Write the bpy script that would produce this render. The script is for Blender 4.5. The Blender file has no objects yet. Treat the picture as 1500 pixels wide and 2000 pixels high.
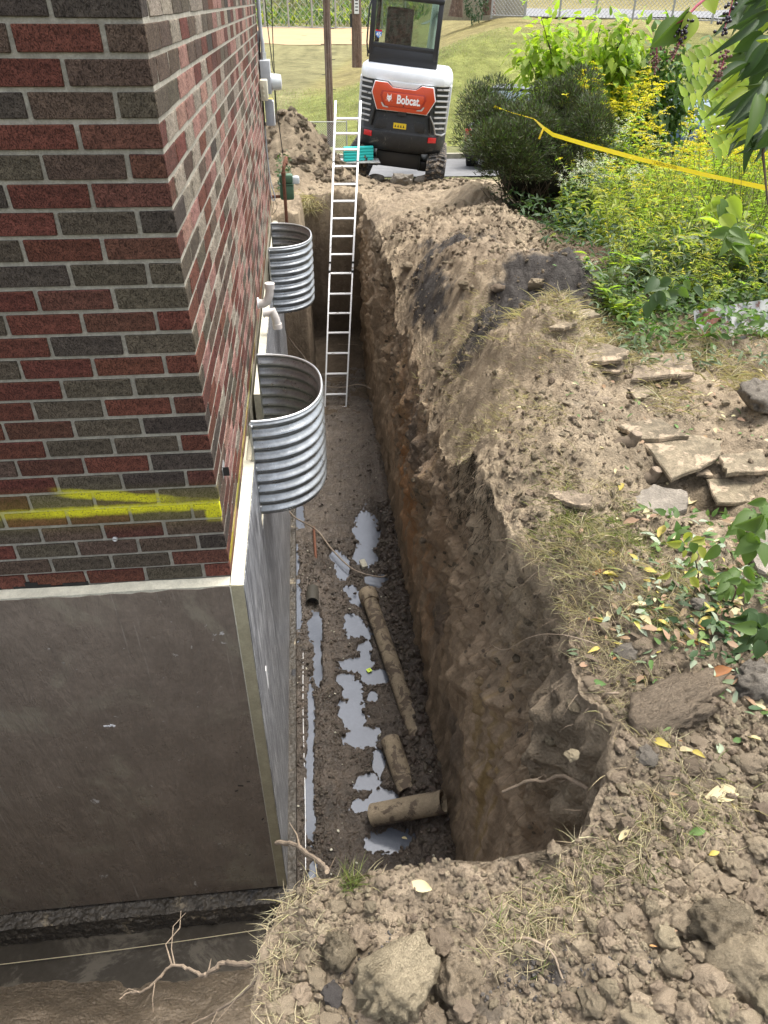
import bpy, bmesh, math, random
import numpy as np
from mathutils import Vector, Matrix
random.seed(7); RNG = np.random.default_rng(11)
scene = bpy.context.scene
COL = scene.collection
# ------------------------------------------------------------------ camera
CF, CP, CR, CY = 1376.0, .6287, .0108, .1086
CAMP = np.array([.4876, -2.8246, .062])
_F = np.array([math.sin(CY)*math.cos(CP), math.cos(CY)*math.cos(CP), -math.sin(CP)])
_R = np.array([math.cos(CY), -math.sin(CY), 0.]); _U = np.cross(_R, _F)
_R2 = math.cos(CR)*_R + math.sin(CR)*_U; _U2 = -math.sin(CR)*_R + math.cos(CR)*_U
cd = bpy.data.cameras.new('camera'); cam = bpy.data.objects.new('camera', cd); COL.objects.link(cam)
m = Matrix.Identity(4)
for i in range(3):
    m[i][0] = _R2[i]; m[i][1] = _U2[i]; m[i][2] = -_F[i]; m[i][3] = CAMP[i]
cam.matrix_world = m
cd.sensor_fit = 'VERTICAL'; cd.sensor_height = 24.0; cd.lens = 24.0*CF/2000.0
cd.clip_start = .05; cd.clip_end = 2000
cd.dof.use_dof = False
scene.camera = cam
# ------------------------------------------------------------------ light
SUN_AZ, SUN_EL = math.radians(58), math.radians(70)     # azimuth clockwise from +Y
w = bpy.data.worlds.new('World'); scene.world = w; w.use_nodes = True
nt = w.node_tree; nt.nodes.clear()
sky = nt.nodes.new('ShaderNodeTexSky'); sky.sky_type = 'NISHITA'; sky.sun_disc = False
sky.sun_elevation = SUN_EL; sky.sun_rotation = SUN_AZ; sky.air_density = 1.0; sky.dust_density = 4.0; sky.ozone_density = .6
bg = nt.nodes.new('ShaderNodeBackground'); bg.inputs[1].default_value = .145
wo = nt.nodes.new('ShaderNodeOutputWorld')
hs_ = nt.nodes.new('ShaderNodeHueSaturation'); hs_.inputs['Saturation'].default_value = .35   # thin overcast
nt.links.new(sky.outputs[0], hs_.inputs['Color']); nt.links.new(hs_.outputs[0], bg.inputs[0]); nt.links.new(bg.outputs[0], wo.inputs[0])
sd = bpy.data.lights.new('sun', 'SUN'); sd.energy = 1.25; sd.angle = math.radians(30); sd.color = (1, .95, .87)
so = bpy.data.objects.new('sun', sd); COL.objects.link(so)
sv = Vector((math.sin(SUN_AZ)*math.cos(SUN_EL), math.cos(SUN_AZ)*math.cos(SUN_EL), math.sin(SUN_EL)))
so.rotation_euler = sv.to_track_quat('Z', 'Y').to_euler(); so.location = (0, 0, 30)
scene.view_settings.view_transform = 'Standard'; scene.view_settings.look = 'None'
scene.view_settings.exposure = 1.62; scene.view_settings.gamma = 1
scene.view_settings.use_curve_mapping = False

# ------------------------------------------------------------------ helpers
def ray(px, py):
    return CAMP, _F + _R2*(px-750)/CF - _U2*(py-1000)/CF
def at(px, py, ax, v):
    c, d = ray(px, py); t = (v-c[ax])/d[ax]; return c + t*d
def hash3(i, j, k, seed):
    n = (i*374761393 + j*668265263 + k*1274126177 + seed*362437) & 0xffffffff
    n = ((n ^ (n >> 13))*1274126177) & 0xffffffff
    n = (n ^ (n >> 16)) & 0xffffffff
    return n/4294967295.0
def vnoise(x, y, z, seed=0):
    x, y, z = np.broadcast_arrays(np.asarray(x, float), np.asarray(y, float), np.asarray(z, float))
    xi = np.floor(x).astype(np.int64); yi = np.floor(y).astype(np.int64); zi = np.floor(z).astype(np.int64)
    fx = x-xi; fy = y-yi; fz = z-zi
    fx = fx*fx*(3-2*fx); fy = fy*fy*(3-2*fy); fz = fz*fz*(3-2*fz)
    r = 0
    for a in (0, 1):
        for b in (0, 1):
            for c in (0, 1):
                wgt = (fx if a else 1-fx)*(fy if b else 1-fy)*(fz if c else 1-fz)
                r = r + wgt*hash3(xi+a, yi+b, zi+c, seed)
    return r*2-1
def fbm(x, y, z, o=4, seed=0, g=.5):
    s = 0; a = 1; t = 0
    for i in range(o):
        s = s + a*vnoise(x*2**i+i*3.1, y*2**i+i*1.7, z*2**i, seed+i); t += a; a *= g
    return s/t
def sst(a, b, x):
    t = np.clip((x-a)/(b-a), 0, 1); return t*t*(3-2*t)

def link(name, me, parent=None, kind=None):
    o = bpy.data.objects.new(name, me); COL.objects.link(o)
    if parent is not None: o.parent = parent
    if kind: o['kind'] = kind
    return o
def tag(o, label=None, cat=None, group=None, kind=None):
    if label: o['label'] = label
    if cat: o['category'] = cat
    if group: o['group'] = group
    if kind: o['kind'] = kind
    return o
def thing(name, label, cat, loc=(0, 0, 0), rz=0, group=None):
    o = bpy.data.objects.new(name, None); COL.objects.link(o); o.empty_display_size = .1
    o.location = loc; o.rotation_euler = (0, 0, rz)
    return tag(o, label, cat, group)
def npmesh(name, V, F, mats, smooth=True, mi=None, col=None):
    """V (n,3) array, F (m,k) array (k 3 or 4) or list of such"""
    me = bpy.data.meshes.new(name)
    V = np.asarray(V, np.float32)
    Fs = F if isinstance(F, list) else [F]
    Fs = [np.asarray(f, np.int32) for f in Fs if len(f)]
    me.vertices.add(len(V)); me.vertices.foreach_set('co', V.ravel())
    loops = np.concatenate([f.ravel() for f in Fs]); tot = np.concatenate([np.full(len(f), f.shape[1]) for f in Fs])
    st = np.concatenate([[0], np.cumsum(tot)[:-1]])
    me.loops.add(len(loops)); me.loops.foreach_set('vertex_index', loops.astype(np.int32))
    me.polygons.add(len(tot)); me.polygons.foreach_set('loop_start', st.astype(np.int32))
    me.polygons.foreach_set('loop_total', tot.astype(np.int32))
    me.polygons.foreach_set('use_smooth', np.full(len(tot), smooth))
    if not isinstance(mats, (list, tuple)): mats = [mats]
    for mt in mats: me.materials.append(mt)
    if mi is not None: me.polygons.foreach_set('material_index', np.asarray(mi, np.int32))
    if col is not None:
        a = me.color_attributes.new('Col', 'FLOAT_COLOR', 'POINT')
        c4 = np.ones((len(V), 4), np.float32); c4[:, :col.shape[1]] = col
        a.data.foreach_set('color', c4.ravel())
    me.update(calc_edges=True); me.validate()
    return me
def gridfaces(nr, nc, off=0):
    r, c = np.meshgrid(np.arange(nr-1), np.arange(nc-1), indexing='ij')
    a = (r*nc+c).ravel()+off
    return np.stack([a, a+1, a+nc+1, a+nc], 1)

class MB:
    """collects shapes into one bmesh"""
    def __init__(s): s.v = []; s.f = []
    def add(s, vs, fs):
        o = len(s.v); s.v += [tuple(v) for v in vs]; s.f += [tuple(i+o for i in f) for f in fs]; return s
    def box(s, c, d, rot=None):
        x, y, z = d[0]/2, d[1]/2, d[2]/2
        vs = [Vector(p) for p in ((-x,-y,-z),(x,-y,-z),(x,y,-z),(-x,y,-z),(-x,-y,z),(x,-y,z),(x,y,z),(-x,y,z))]
        if rot is not None: vs = [rot @ v for v in vs]
        return s.add([v+Vector(c) for v in vs], [(0,3,2,1),(4,5,6,7),(0,1,5,4),(1,2,6,5),(2,3,7,6),(3,0,4,7)])
    def span(s, a, b):
        return s.box([(a[i]+b[i])/2 for i in range(3)], [abs(b[i]-a[i]) for i in range(3)])
    def tube(s, pts, r, n=8, cap=True):
        pts = [Vector(p) for p in pts]; k = len(pts)
        rs = r if isinstance(r, (list, tuple)) else [r]*k
        up = None; rings = []
        for i, p in enumerate(pts):
            d = (pts[min(i+1, k-1)]-pts[max(i-1, 0)])
            d = d.normalized() if d.length > 1e-9 else Vector((0, 0, 1))
            if up is None:
                up = d.orthogonal().normalized()
            up = (up-d*up.dot(d)); up = up.normalized() if up.length > 1e-6 else d.orthogonal().normalized()
            q = d.cross(up)
            rings.append([p+(up*math.cos(2*math.pi*j/n)+q*math.sin(2*math.pi*j/n))*rs[i] for j in range(n)])
        vs = [v for rg in rings for v in rg]; fs = []
        for i in range(k-1):
            for j in range(n):
                fs.append((i*n+j, i*n+(j+1) % n, (i+1)*n+(j+1) % n, (i+1)*n+j))
        if cap: fs.append(tuple(range(n))[::-1]); fs.append(tuple((k-1)*n+j for j in range(n)))
        return s.add(vs, fs)
    def prism(s, poly, h0, h1, M=None):
        """poly list of (x,y), extruded z h0..h1, then matrix M"""
        n = len(poly); vs = [Vector((x, y, h0)) for x, y in poly]+[Vector((x, y, h1)) for x, y in poly]
        if M is not None: vs = [M @ v for v in vs]
        return s.add(vs, [tuple(range(n))[::-1], tuple(range(n, 2*n))]+[(i, (i+1) % n, n+(i+1) % n, n+i) for i in range(n)])
    def lathe(s, prof, n=20, M=None):
        """prof list of (r,z)"""
        vs = []; k = len(prof)
        for r, z in prof:
            for j in range(n):
                a = 2*math.pi*j/n; vs.append(Vector((r*math.cos(a), r*math.sin(a), z)))
        if M is not None: vs = [M @ v for v in vs]
        fs = [(i*n+j, i*n+(j+1) % n, (i+1)*n+(j+1) % n, (i+1)*n+j) for i in range(k-1) for j in range(n)]
        fs.append(tuple(range(n))[::-1]); fs.append(tuple((k-1)*n+j for j in range(n)))
        return s.add(vs, fs)
    def mesh(s, name, mat, bevel=0, smooth=False, seg=2, angle=40):
        bm = bmesh.new(); bv = [bm.verts.new(v) for v in s.v]
        for f in s.f:
            try: bm.faces.new([bv[i] for i in f])
            except ValueError: pass
        bmesh.ops.recalc_face_normals(bm, faces=bm.faces)
        if bevel:
            es = [e for e in bm.edges if len(e.link_faces) == 2 and e.calc_face_angle(0) > math.radians(30)]
            bmesh.ops.bevel(bm, geom=es, offset=bevel, segments=seg, affect='EDGES', profile=.5, clamp_overlap=True)
        me = bpy.data.meshes.new(name); bm.to_mesh(me); bm.free()
        for mt in (mat if isinstance(mat, (list, tuple)) else [mat]): me.materials.append(mt)
        if smooth or bevel:
            me.shade_smooth()
            me.set_sharp_from_angle(angle=math.radians(angle))
        return me
    def obj(s, name, mat, parent=None, kind=None, **k):
        return link(name, s.mesh(name, mat, **k), parent, kind)

# ------------------------------------------------------------------ materials
def mat(name, base=(.5, .5, .5), rough=.8, metal=0, spec=.3, attr=False, var=0, vscale=5, vcol=None, bumps=(), coord='Object',
        transl=0, rvar=0, isl=0, orand=0, alpha=1, trans=0, spots=None, streak=None, groove=0):
    m = bpy.data.materials.new(name); m.use_nodes = True; t = m.node_tree; N = t.nodes; L = t.links
    b = N['Principled BSDF']; out = N['Material Output']
    b.inputs['Roughness'].default_value = rough; b.inputs['Metallic'].default_value = metal
    b.inputs['Specular IOR Level'].default_value = spec
    if trans: b.inputs['Transmission Weight'].default_value = trans
    tc = N.new('ShaderNodeTexCoord')
    def mix(a, bb, fac, mode='MIX'):
        x = N.new('ShaderNodeMix'); x.data_type = 'RGBA'; x.blend_type = mode
        for s, val in ((x.inputs[6], a), (x.inputs[7], bb)):
            if isinstance(val, tuple): s.default_value = (*val[:3], 1)
            else: L.new(val, s)
        if isinstance(fac, (int, float)): x.inputs[0].default_value = fac
        else: L.new(fac, x.inputs[0])
        return x.outputs[2]
    def noise(sc, det=4, rg=.6, dist=0, scl=None):
        n = N.new('ShaderNodeTexNoise'); n.inputs['Scale'].default_value = sc; n.inputs['Detail'].default_value = det
        n.inputs['Roughness'].default_value = rg; n.inputs['Distortion'].default_value = dist
        if scl:
            mp = N.new('ShaderNodeMapping'); mp.inputs['Scale'].default_value = scl
            L.new(tc.outputs[coord], mp.inputs[0]); L.new(mp.outputs[0], n.inputs[0])
        else: L.new(tc.outputs[coord], n.inputs[0])
        return n.outputs[0]
    def ramp(src, a, bb):
        r = N.new('ShaderNodeMapRange'); r.inputs[1].default_value = a; r.inputs[2].default_value = bb
        r.interpolation_type = 'SMOOTHSTEP'; L.new(src, r.inputs[0]); return r.outputs[0]
    if attr:
        at_ = N.new('ShaderNodeAttribute'); at_.attribute_name = 'Col'; c = at_.outputs['Color']
    else:
        rgb = N.new('ShaderNodeRGB'); rgb.outputs[0].default_value = (*base, 1); c = rgb.outputs[0]
    if vcol: c = mix(c, vcol, ramp(noise(vscale), .42, .62))
    if var:
        c = mix(c, (1-var,)*3, ramp(noise(vscale*1.7, 6, .7), .3, .62), 'MULTIPLY')
        c = mix(c, (1-var*.7,)*3, ramp(noise(vscale*14, 5, .75), .35, .62), 'MULTIPLY')
    if groove:
        c = mix(c, (.40, .375, .35), ramp(noise(groove*.72, 1.2, .5, 3.2, (1, 1, .6)), .51, .40), 'MULTIPLY')
    if isl or orand:
        g = N.new('ShaderNodeNewGeometry'); oi = N.new('ShaderNodeObjectInfo')
        hs = N.new('ShaderNodeHueSaturation'); L.new(c, hs.inputs['Color'])
        src = g.outputs['Random Per Island'] if isl else oi.outputs['Random']
        if isl and orand:
            ad = N.new('ShaderNodeMath'); ad.operation = 'ADD'; L.new(src, ad.inputs[0]); L.new(oi.outputs['Random'], ad.inputs[1])
            fr = N.new('ShaderNodeMath'); fr.operation = 'FRACT'; L.new(ad.outputs[0], fr.inputs[0]); src = fr.outputs[0]
        k = max(isl, orand)
        r1 = N.new('ShaderNodeMapRange'); r1.inputs[3].default_value = 1-k; r1.inputs[4].default_value = 1+k; L.new(src, r1.inputs[0])
        L.new(r1.outputs[0], hs.inputs['Value'])
        mu = N.new('ShaderNodeMath'); mu.operation = 'MULTIPLY'; mu.inputs[1].default_value = 7.3; L.new(src, mu.inputs[0])
        fr = N.new('ShaderNodeMath'); fr.operation = 'FRACT'; L.new(mu.outputs[0], fr.inputs[0])
        r2 = N.new('ShaderNodeMapRange'); r2.inputs[3].default_value = .5-.06*k; r2.inputs[4].default_value = .5+.06*k; L.new(fr.outputs[0], r2.inputs[0])
        L.new(r2.outputs[0], hs.inputs['Hue']); c = hs.outputs[0]
    if streak:   # (color, (sx,sy,sz), lo, hi)
        c = mix(c, streak[0], ramp(noise(1, 8, .75, 0, streak[1]), streak[2], streak[3]))
    if spots:    # (color, scale, lo, hi)
        for sp in (spots if isinstance(spots, list) else [spots]):
            c = mix(c, sp[0], ramp(noise(sp[1], 8, .72, .6), sp[2], sp[3]))
    L.new(c, b.inputs['Base Color'])
    if rvar:
        r = N.new('ShaderNodeMapRange'); r.inputs[1].default_value = .3; r.inputs[2].default_value = .7
        r.inputs[3].default_value = max(.02, rough-rvar); r.inputs[4].default_value = min(1, rough+rvar)
        L.new(noise(vscale*3, 5), r.inputs[0]); L.new(r.outputs[0], b.inputs['Roughness'])
    prev = None
    for bp in bumps:  # (type, scale, distance, stretch)
        ty, sc, di = bp[:3]; scl = bp[3] if len(bp) > 3 else None
        if ty == 'n': h = noise(sc, 8, .68, .3, scl)
        elif ty == 'w': h = noise(sc, 3, .5, 2.5, scl)
        else:
            v = N.new('ShaderNodeTexVoronoi'); v.inputs['Scale'].default_value = sc
            if scl:
                mp = N.new('ShaderNodeMapping'); mp.inputs['Scale'].default_value = scl
                L.new(tc.outputs[coord], mp.inputs[0]); L.new(mp.outputs[0], v.inputs[0])
            else: L.new(tc.outputs[coord], v.inputs[0])
            iv = N.new('ShaderNodeMath'); iv.operation = 'SUBTRACT'; iv.inputs[0].default_value = 1; L.new(v.outputs[0], iv.inputs[1]); h = iv.outputs[0]
        bu = N.new('ShaderNodeBump'); bu.inputs['Strength'].default_value = 1; bu.inputs['Distance'].default_value = di
        L.new(h, bu.inputs['Height'])
        if prev: L.new(prev, bu.inputs['Normal'])
        prev = bu.outputs[0]
    if prev: L.new(prev, b.inputs['Normal'])
    if transl:
        tr = N.new('ShaderNodeBsdfTranslucent'); ms = N.new('ShaderNodeMixShader'); ms.inputs[0].default_value = transl
        br = N.new('ShaderNodeMix'); br.data_type = 'RGBA'; br.blend_type = 'MULTIPLY'; br.inputs[0].default_value = 1
        L.new(c, br.inputs[6]); br.inputs[7].default_value = (1.7, 1.9, .8, 1); L.new(br.outputs[2], tr.inputs[0])
        L.new(b.outputs[0], ms.inputs[1]); L.new(tr.outputs[0], ms.inputs[2]); L.new(ms.outputs[0], out.inputs[0])
    return m

def yellow_paint(m, amount=1.0):
    """sprayed yellow line: a band at a fixed height on the wall (world position)"""
    t = m.node_tree; N = t.nodes; L = t.links; b = N['Principled BSDF']
    g = N.new('ShaderNodeNewGeometry'); sp = N.new('ShaderNodeSeparateXYZ'); L.new(g.outputs['Position'], sp.inputs[0])
    def ma(op, a, bb=None, c=None):
        n = N.new('ShaderNodeMath'); n.operation = op
        for i, v in enumerate((a, bb, c)):
            if v is None: continue
            if isinstance(v, (int, float)): n.inputs[i].default_value = v
            else: L.new(v, n.inputs[i])
        return n.outputs[0]
    def rng(src, a, bb, o0=0, o1=1):
        r = N.new('ShaderNodeMapRange'); r.inputs[1].default_value = a; r.inputs[2].default_value = bb
        r.inputs[3].default_value = o0; r.inputs[4].default_value = o1; r.interpolation_type = 'SMOOTHSTEP'; L.new(src, r.inputs[0]); return r.outputs[0]
    nz = N.new('ShaderNodeTexNoise'); nz.inputs['Scale'].default_value = 9; nz.inputs['Detail'].default_value = 5; L.new(g.outputs['Position'], nz.inputs[0])
    nf = N.new('ShaderNodeTexNoise'); nf.inputs['Scale'].default_value = 120; nf.inputs['Detail'].default_value = 3; L.new(g.outputs['Position'], nf.inputs[0])
    X, Y, Z = sp.outputs
    wob = ma('MULTIPLY', ma('SUBTRACT', nz.outputs[0], .5), .035)
    # main line
    d1 = ma('ABSOLUTE', ma('ADD', ma('ADD', Z, 1.908), wob))
    m1 = rng(d1, .012, .042, 1, 0)
    m1 = ma('MULTIPLY', m1, ma('ADD', rng(X, -1.0, -.72, .5, 1), 0))
    # second fading streak, converging to the right
    zc = ma('MULTIPLY_ADD', X, -.135, -1.893)
    d2 = ma('ABSOLUTE', ma('ADD', ma('SUBTRACT', Z, zc), wob))
    m2 = ma('MULTIPLY', rng(d2, .012, .035, .95, 0), ma('MULTIPLY', rng(X, -.78, -.64), rng(X, -.35, -.12, 1, .25)))
    # blob running down at the corner
    m3 = ma('MULTIPLY', ma('MULTIPLY', rng(X, -.085, -.06), rng(Z, -2.02, -1.97)), rng(Z, -1.9, -1.86, 1, 0))
    mm = ma('MAXIMUM', ma('MAXIMUM', m1, m2), m3)
    front = rng(Y, .02, .03, 1, 0)
    mm = ma('MULTIPLY', mm, front)
    # overspray haze
    hz = ma('MULTIPLY', ma('MULTIPLY', rng(ma('ABSOLUTE', ma('ADD', Z, 1.9)), .0, .16, .10, 0), front), 1)
    # side wall line just above the board
    side = ma('MULTIPLY', rng(Y, .02, .05), rng(ma('ABSOLUTE', ma('ADD', ma('ADD', Z, 2.29), wob)), .01, .04, .28, 0))
    side = ma('MULTIPLY', side, rng(Y, .9, 3.5, 1, .25))
    tot = ma('MAXIMUM', ma('MAXIMUM', ma('MULTIPLY', mm, rng(nf.outputs[0], .28, .5, .35, 1)), hz), side)
    mx = N.new('ShaderNodeMix'); mx.data_type = 'RGBA'
    src = b.inputs['Base Color'].links[0].from_socket
    L.new(src, mx.inputs[6]); mx.inputs[7].default_value = (.80, .76, .03, 1)
    cl = ma('MULTIPLY', tot, amount); L.new(cl, mx.inputs[0]); L.new(mx.outputs[2], b.inputs['Base Color'])

BB = [('w', 75, .016, (1, 1, .55)), ('n', 260, .005)]
def brickmat(n, c):
    m = mat(n, c, rough=.85, spec=.25, var=.35, vscale=16, bumps=BB, groove=88, orand=.16, isl=.16, coord='Object')
    yellow_paint(m); return m
M = {}
M['R'] = brickmat('brick_red', (.25, .09, .06))
M['D'] = brickmat('brick_dark_red', (.215, .09, .064))
M['B'] = brickmat('brick_brown', (.20, .138, .10))
M['G'] = brickmat('brick_olive', (.185, .152, .108))
M['K'] = brickmat('brick_charcoal', (.125, .10, .082))
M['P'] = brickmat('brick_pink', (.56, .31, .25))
M['L'] = brickmat('brick_sunlit_beige', (.52, .45, .355))  # pale tone for the side wall, its sunlight put into the brick colour
M['mortar'] = mat('mortar', (.46, .43, .355), rough=.95, var=.3, vscale=9, bumps=[('n', 60, .006), ('n', 260, .002)])
yellow_paint(M['mortar'], .8)
M['concrete'] = mat('concrete', (.42, .39, .30), rough=.9, var=.25, vscale=4, bumps=[('n', 40, .003)])
M['foam'] = mat('foam_core', (.62, .59, .47), rough=.9, var=.22, vscale=8, bumps=[('n', 30, .006)])
M['foam_tan'] = mat('foam_end', (.42, .38, .25), rough=.9, var=.2, vscale=6, bumps=[('n', 25, .003)])
M['facer'] = mat('board_facer_brown', (.235, .192, .152), rough=.32, spec=.45, var=.22, vscale=2.2, rvar=.12,
    bumps=[('n', 2.2, .03, (3, 1, .7)), ('w', 5, .006, (1.4, 1, .5)), ('n', 60, .0008)],
    spots=[((.48, .46, .42), 16, .655, .68), ((.24, .21, .16), 1.6, .52, .66), ((.50, .48, .45), 3.1, .672, .69)],
    streak=((.36, .32, .27), (26, 1, .45), .60, .68))
M['facer_side'] = mat('board_facer_grey', (.15, .155, .17), rough=.38, spec=.5, var=.25, vscale=3,
    bumps=[('n', 14, .003, (1, 1, .15))], streak=((.62, .63, .63), (1, 60, 2.4), .50, .60),
    spots=[((.7, .7, .68), 22, .68, .72)])
M['galv'] = mat('galvanised_steel', (.42, .44, .445), rough=.36, metal=.85, spec=.5, var=.25, vscale=5, rvar=.13,
    bumps=[('n', 30, .0006)], streak=((.36, .37, .37), (5, 5, 1.2), .55, .7), spots=[((.22, .19, .16), 6, .74, .85)])
M['galv_edge'] = mat('steel_edge', (.62, .63, .63), rough=.35, metal=.8)
M['alu'] = mat('ladder_aluminium', (.80, .80, .79), rough=.42, metal=.25, spec=.5, spots=((.20, .15, .10), 11, .60, .68))
M['darkmetal'] = mat('dark_metal', (.05, .05, .05), rough=.5, metal=.5)
M['pvc'] = mat('white_pvc', (.66, .61, .56), rough=.4, spec=.5, var=.08, vscale=20)
M['hose'] = mat('tan_hose', (.36, .29, .22), rough=.6, var=.3, vscale=12)
M['clay'] = mat('muddy_pipe', (.33, .265, .18), rough=.8, var=.25, vscale=7, bumps=[('n', 40, .004)],
    spots=[((.105, .08, .058), 6, .50, .56)])
M['blackpipe'] = mat('black_pipe', (.06, .055, .045), rough=.5)
M['rust'] = mat('rusty_pipe', (.20, .085, .05), rough=.8, var=.3, vscale=18)
M['meter_green'] = mat('meter_green', (.09, .17, .10), rough=.5, var=.2, vscale=14)
M['grey_box'] = mat('grey_enamel', (.42, .44, .47), rough=.5, spec=.4, var=.1, vscale=8)
M['cream_box'] = mat('cream_plastic', (.58, .55, .42), rough=.5)
M['glass_cover'] = mat('clear_cover', (.62, .66, .66), rough=.12, spec=.6)
M['black'] = mat('black_rubber', (.018, .018, .019), rough=.6, var=.3, vscale=20)
M['wire'] = mat('black_wire', (.015, .015, .015), rough=.5)
M['wood_pole'] = mat('weathered_pole', (.20, .13, .095), rough=.9, var=.4, vscale=3, bumps=[('n', 8, .01, (3, 3, .2))], streak=((.36, .30, .25), (20, 20, .5), .5, .7))
M['sign'] = mat('pale_sign', (.7, .7, .68), rough=.6)
M['zinc'] = mat('fence_zinc', (.34, .34, .33), rough=.5, metal=.3)
# soils
M['dirt'] = mat('dirt', attr=True, rough=.97, spec=.12, var=.28, vscale=3.5, bumps=[('n', 9, .05), ('n', 45, .014), ('v', 70, .006), ('n', 220, .003)])
M['cut'] = mat('cut_soil', attr=True, rough=.95, spec=.15, var=.22, vscale=4, bumps=[('n', 9, .04), ('n', 1, .05, (4, 34, 2.2)), ('n', 1, .02, (8, 90, 6)), ('n', 60, .010), ('n', 220, .003)], streak=((.46, .34, .20), (5, 42, 1.6), .56, .68))
M['mud'] = mat('mud', attr=True, rough=.45, spec=.5, rvar=.25, var=.3, vscale=4, bumps=[('n', 14, .03), ('v', 38, .011), ('n', 130, .004)])
M['clod'] = mat('clod', (.47, .38, .265), rough=.97, spec=.12, var=.3, vscale=9, orand=.12, isl=.18, bumps=[('n', 5, .5), ('n', 22, .22)])
M['clod_brown'] = mat('clod_brown', (.36, .29, .205), rough=.97, spec=.12, var=.3, vscale=9, orand=.12, isl=.18, bumps=[('n', 5, .5), ('n', 22, .22)])
M['clod_dark'] = mat('clod_dark', (.13, .118, .108), rough=.95, spec=.15, var=.3, vscale=9, isl=.3, bumps=[('n', 60, .01)])
M['clod_wet'] = mat('clod_wet', (.10, .078, .058), rough=.42, spec=.4, var=.3, vscale=9, isl=.3, bumps=[('n', 60, .01)])
M['slate'] = mat('slate_slab', (.31, .25, .17), rough=.9, var=.45, vscale=6, spots=((.37, .29, .20), 6, .50, .60), orand=.15, bumps=[('n', 10, .015, (1, 1, 5)), ('n', 90, .003)])
M['rock'] = mat('rock', (.33, .29, .235), rough=.9, var=.35, vscale=7, bumps=[('n', 16, .02), ('n', 90, .004)])
M['water'] = mat('silty_sky_water', (.15, .165, .195), rough=.03, spec=.75, var=.12, vscale=3, bumps=[('n', 10, .0015)])  # blue-grey base colour also holds the sky reflected in the silty puddles
M['water_dark'] = mat('murky_water', (.055, .048, .038), rough=.05, spec=.5, var=.2, vscale=2, bumps=[('n', 12, .001)], spots=((.10, .088, .070), 2.2, .5, .62))
M['asphalt'] = mat('asphalt', (.20, .20, .20), rough=.95, var=.25, vscale=1)
M['sand'] = mat('infield_sand', (.42, .29, .16), rough=.98, var=.12, vscale=.12, spots=((.36, .25, .14), .1, .5, .62))
M['court'] = mat('court_surface', (.22, .22, .225), rough=.95, var=.12, vscale=.3)
# vegetation
def leafm(n, c, tr=.35, k=.28, rough=.55): return mat(n, c, rough=rough, spec=.35, transl=tr, isl=k)
M['leaf_lime'] = leafm('leaf_lime', (.24, .32, .045), .45)
M['leaf_mid'] = leafm('leaf_mid', (.075, .135, .03), .3)
M['leaf_deep'] = leafm('leaf_deep', (.040, .078, .026), .25)
M['leaf_gold'] = leafm('leaf_olive_lime', (.25, .28, .055), .4)
M['leaf_grey'] = leafm('leaf_grey_green', (.12, .16, .085), .2)
M['leaf_yew'] = leafm('leaf_yew', (.056, .066, .028), .12, .55)
M['leaf_ivy'] = leafm('leaf_ivy', (.035, .075, .03), .2)
M['flower_gold'] = leafm('goldenrod_bloom', (.55, .47, .02), .3, .2)
M['flower_white'] = leafm('white_bloom', (.72, .74, .64), .25, .1)
M['stem'] = mat('green_stem', (.13, .15, .05), rough=.7)
M['stem_red'] = mat('red_stem', (.30, .05, .08), rough=.5)
M['twig'] = mat('twig', (.17, .13, .09), rough=.9, var=.3, vscale=20)
M['twig_dark'] = mat('dark_twig', (.03, .028, .018), rough=.9, var=.3, vscale=20)
M['root'] = mat('pale_root', (.36, .28, .20), rough=.85, var=.3, vscale=25, bumps=[('n', 80, .003)])
M['straw'] = leafm('dry_straw', (.46, .40, .27), .15, .35, .8)
M['grassblade'] = leafm('grass_blade', (.20, .225, .085), .25, .4, .7)
M['berry'] = mat('pokeberry', (.012, .006, .014), rough=.25, spec=.6)
M['berry_dry'] = mat('shrivelled_berry', (.16, .09, .07), rough=.7)
for nm, c in (('lf_cream', (.50, .44, .25)), ('lf_yellow', (.42, .35, .08)), ('lf_green', (.10, .17, .045)), ('lf_pale', (.28, .33, .23)),
              ('lf_orange', (.30, .14, .05)), ('lf_tan', (.26, .17, .10))):
    M[nm] = leafm(nm, c, .15, .22, .6)
M['tape'] = mat('tape_yellow', (.82, .62, .03), rough=.35, spec=.5, transl=.2)
M['tape_ink'] = mat('tape_ink', (.02, .02, .02), rough=.5)
# machine
M['m_white'] = mat('machine_white', (.80, .82, .84), rough=.28, spec=.5, var=.06, vscale=3, spots=((.5, .47, .42), 4, .66, .78))
M['m_black'] = mat('machine_black', (.030, .031, .033), rough=.5, spec=.4, var=.3, vscale=6, spots=[((.17, .15, .125), 5, .56, .72), ((.4, .38, .34), 30, .70, .73)])
M['m_dark'] = mat('machine_dark', (.018, .018, .02), rough=.4, spec=.5)
M['m_red'] = mat('machine_red', (.62, .075, .022), rough=.35, spec=.5, var=.1, vscale=3)
M['m_red2'] = mat('machine_red_deep', (.36, .035, .018), rough=.35, spec=.5)
M['m_grey'] = mat('machine_grey', (.45, .44, .42), rough=.5, spots=((.10, .09, .08), 9, .55, .65))
M['m_lamp'] = mat('red_lens', (.55, .02, .025), rough=.2, spec=.6)
M['m_label'] = mat('warning_yellow', (.75, .52, .03), rough=.5)
M['glass'] = mat('tinted_glass', (.16, .21, .19), rough=.04, spec=.8, trans=.55)
M['track'] = mat('track_rubber', (.045, .043, .041), rough=.8, var=.3, vscale=12, spots=((.24, .19, .14), 7, .48, .62), bumps=[('n', 40, .004)])
M['teal'] = mat('teal_pipe', (.03, .52, .48), rough=.4)
M['blue_sticker'] = mat('blue_sticker', (.05, .22, .62), rough=.4)
M['letter'] = mat('white_letter', (.85, .85, .85), rough=.4)
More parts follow.
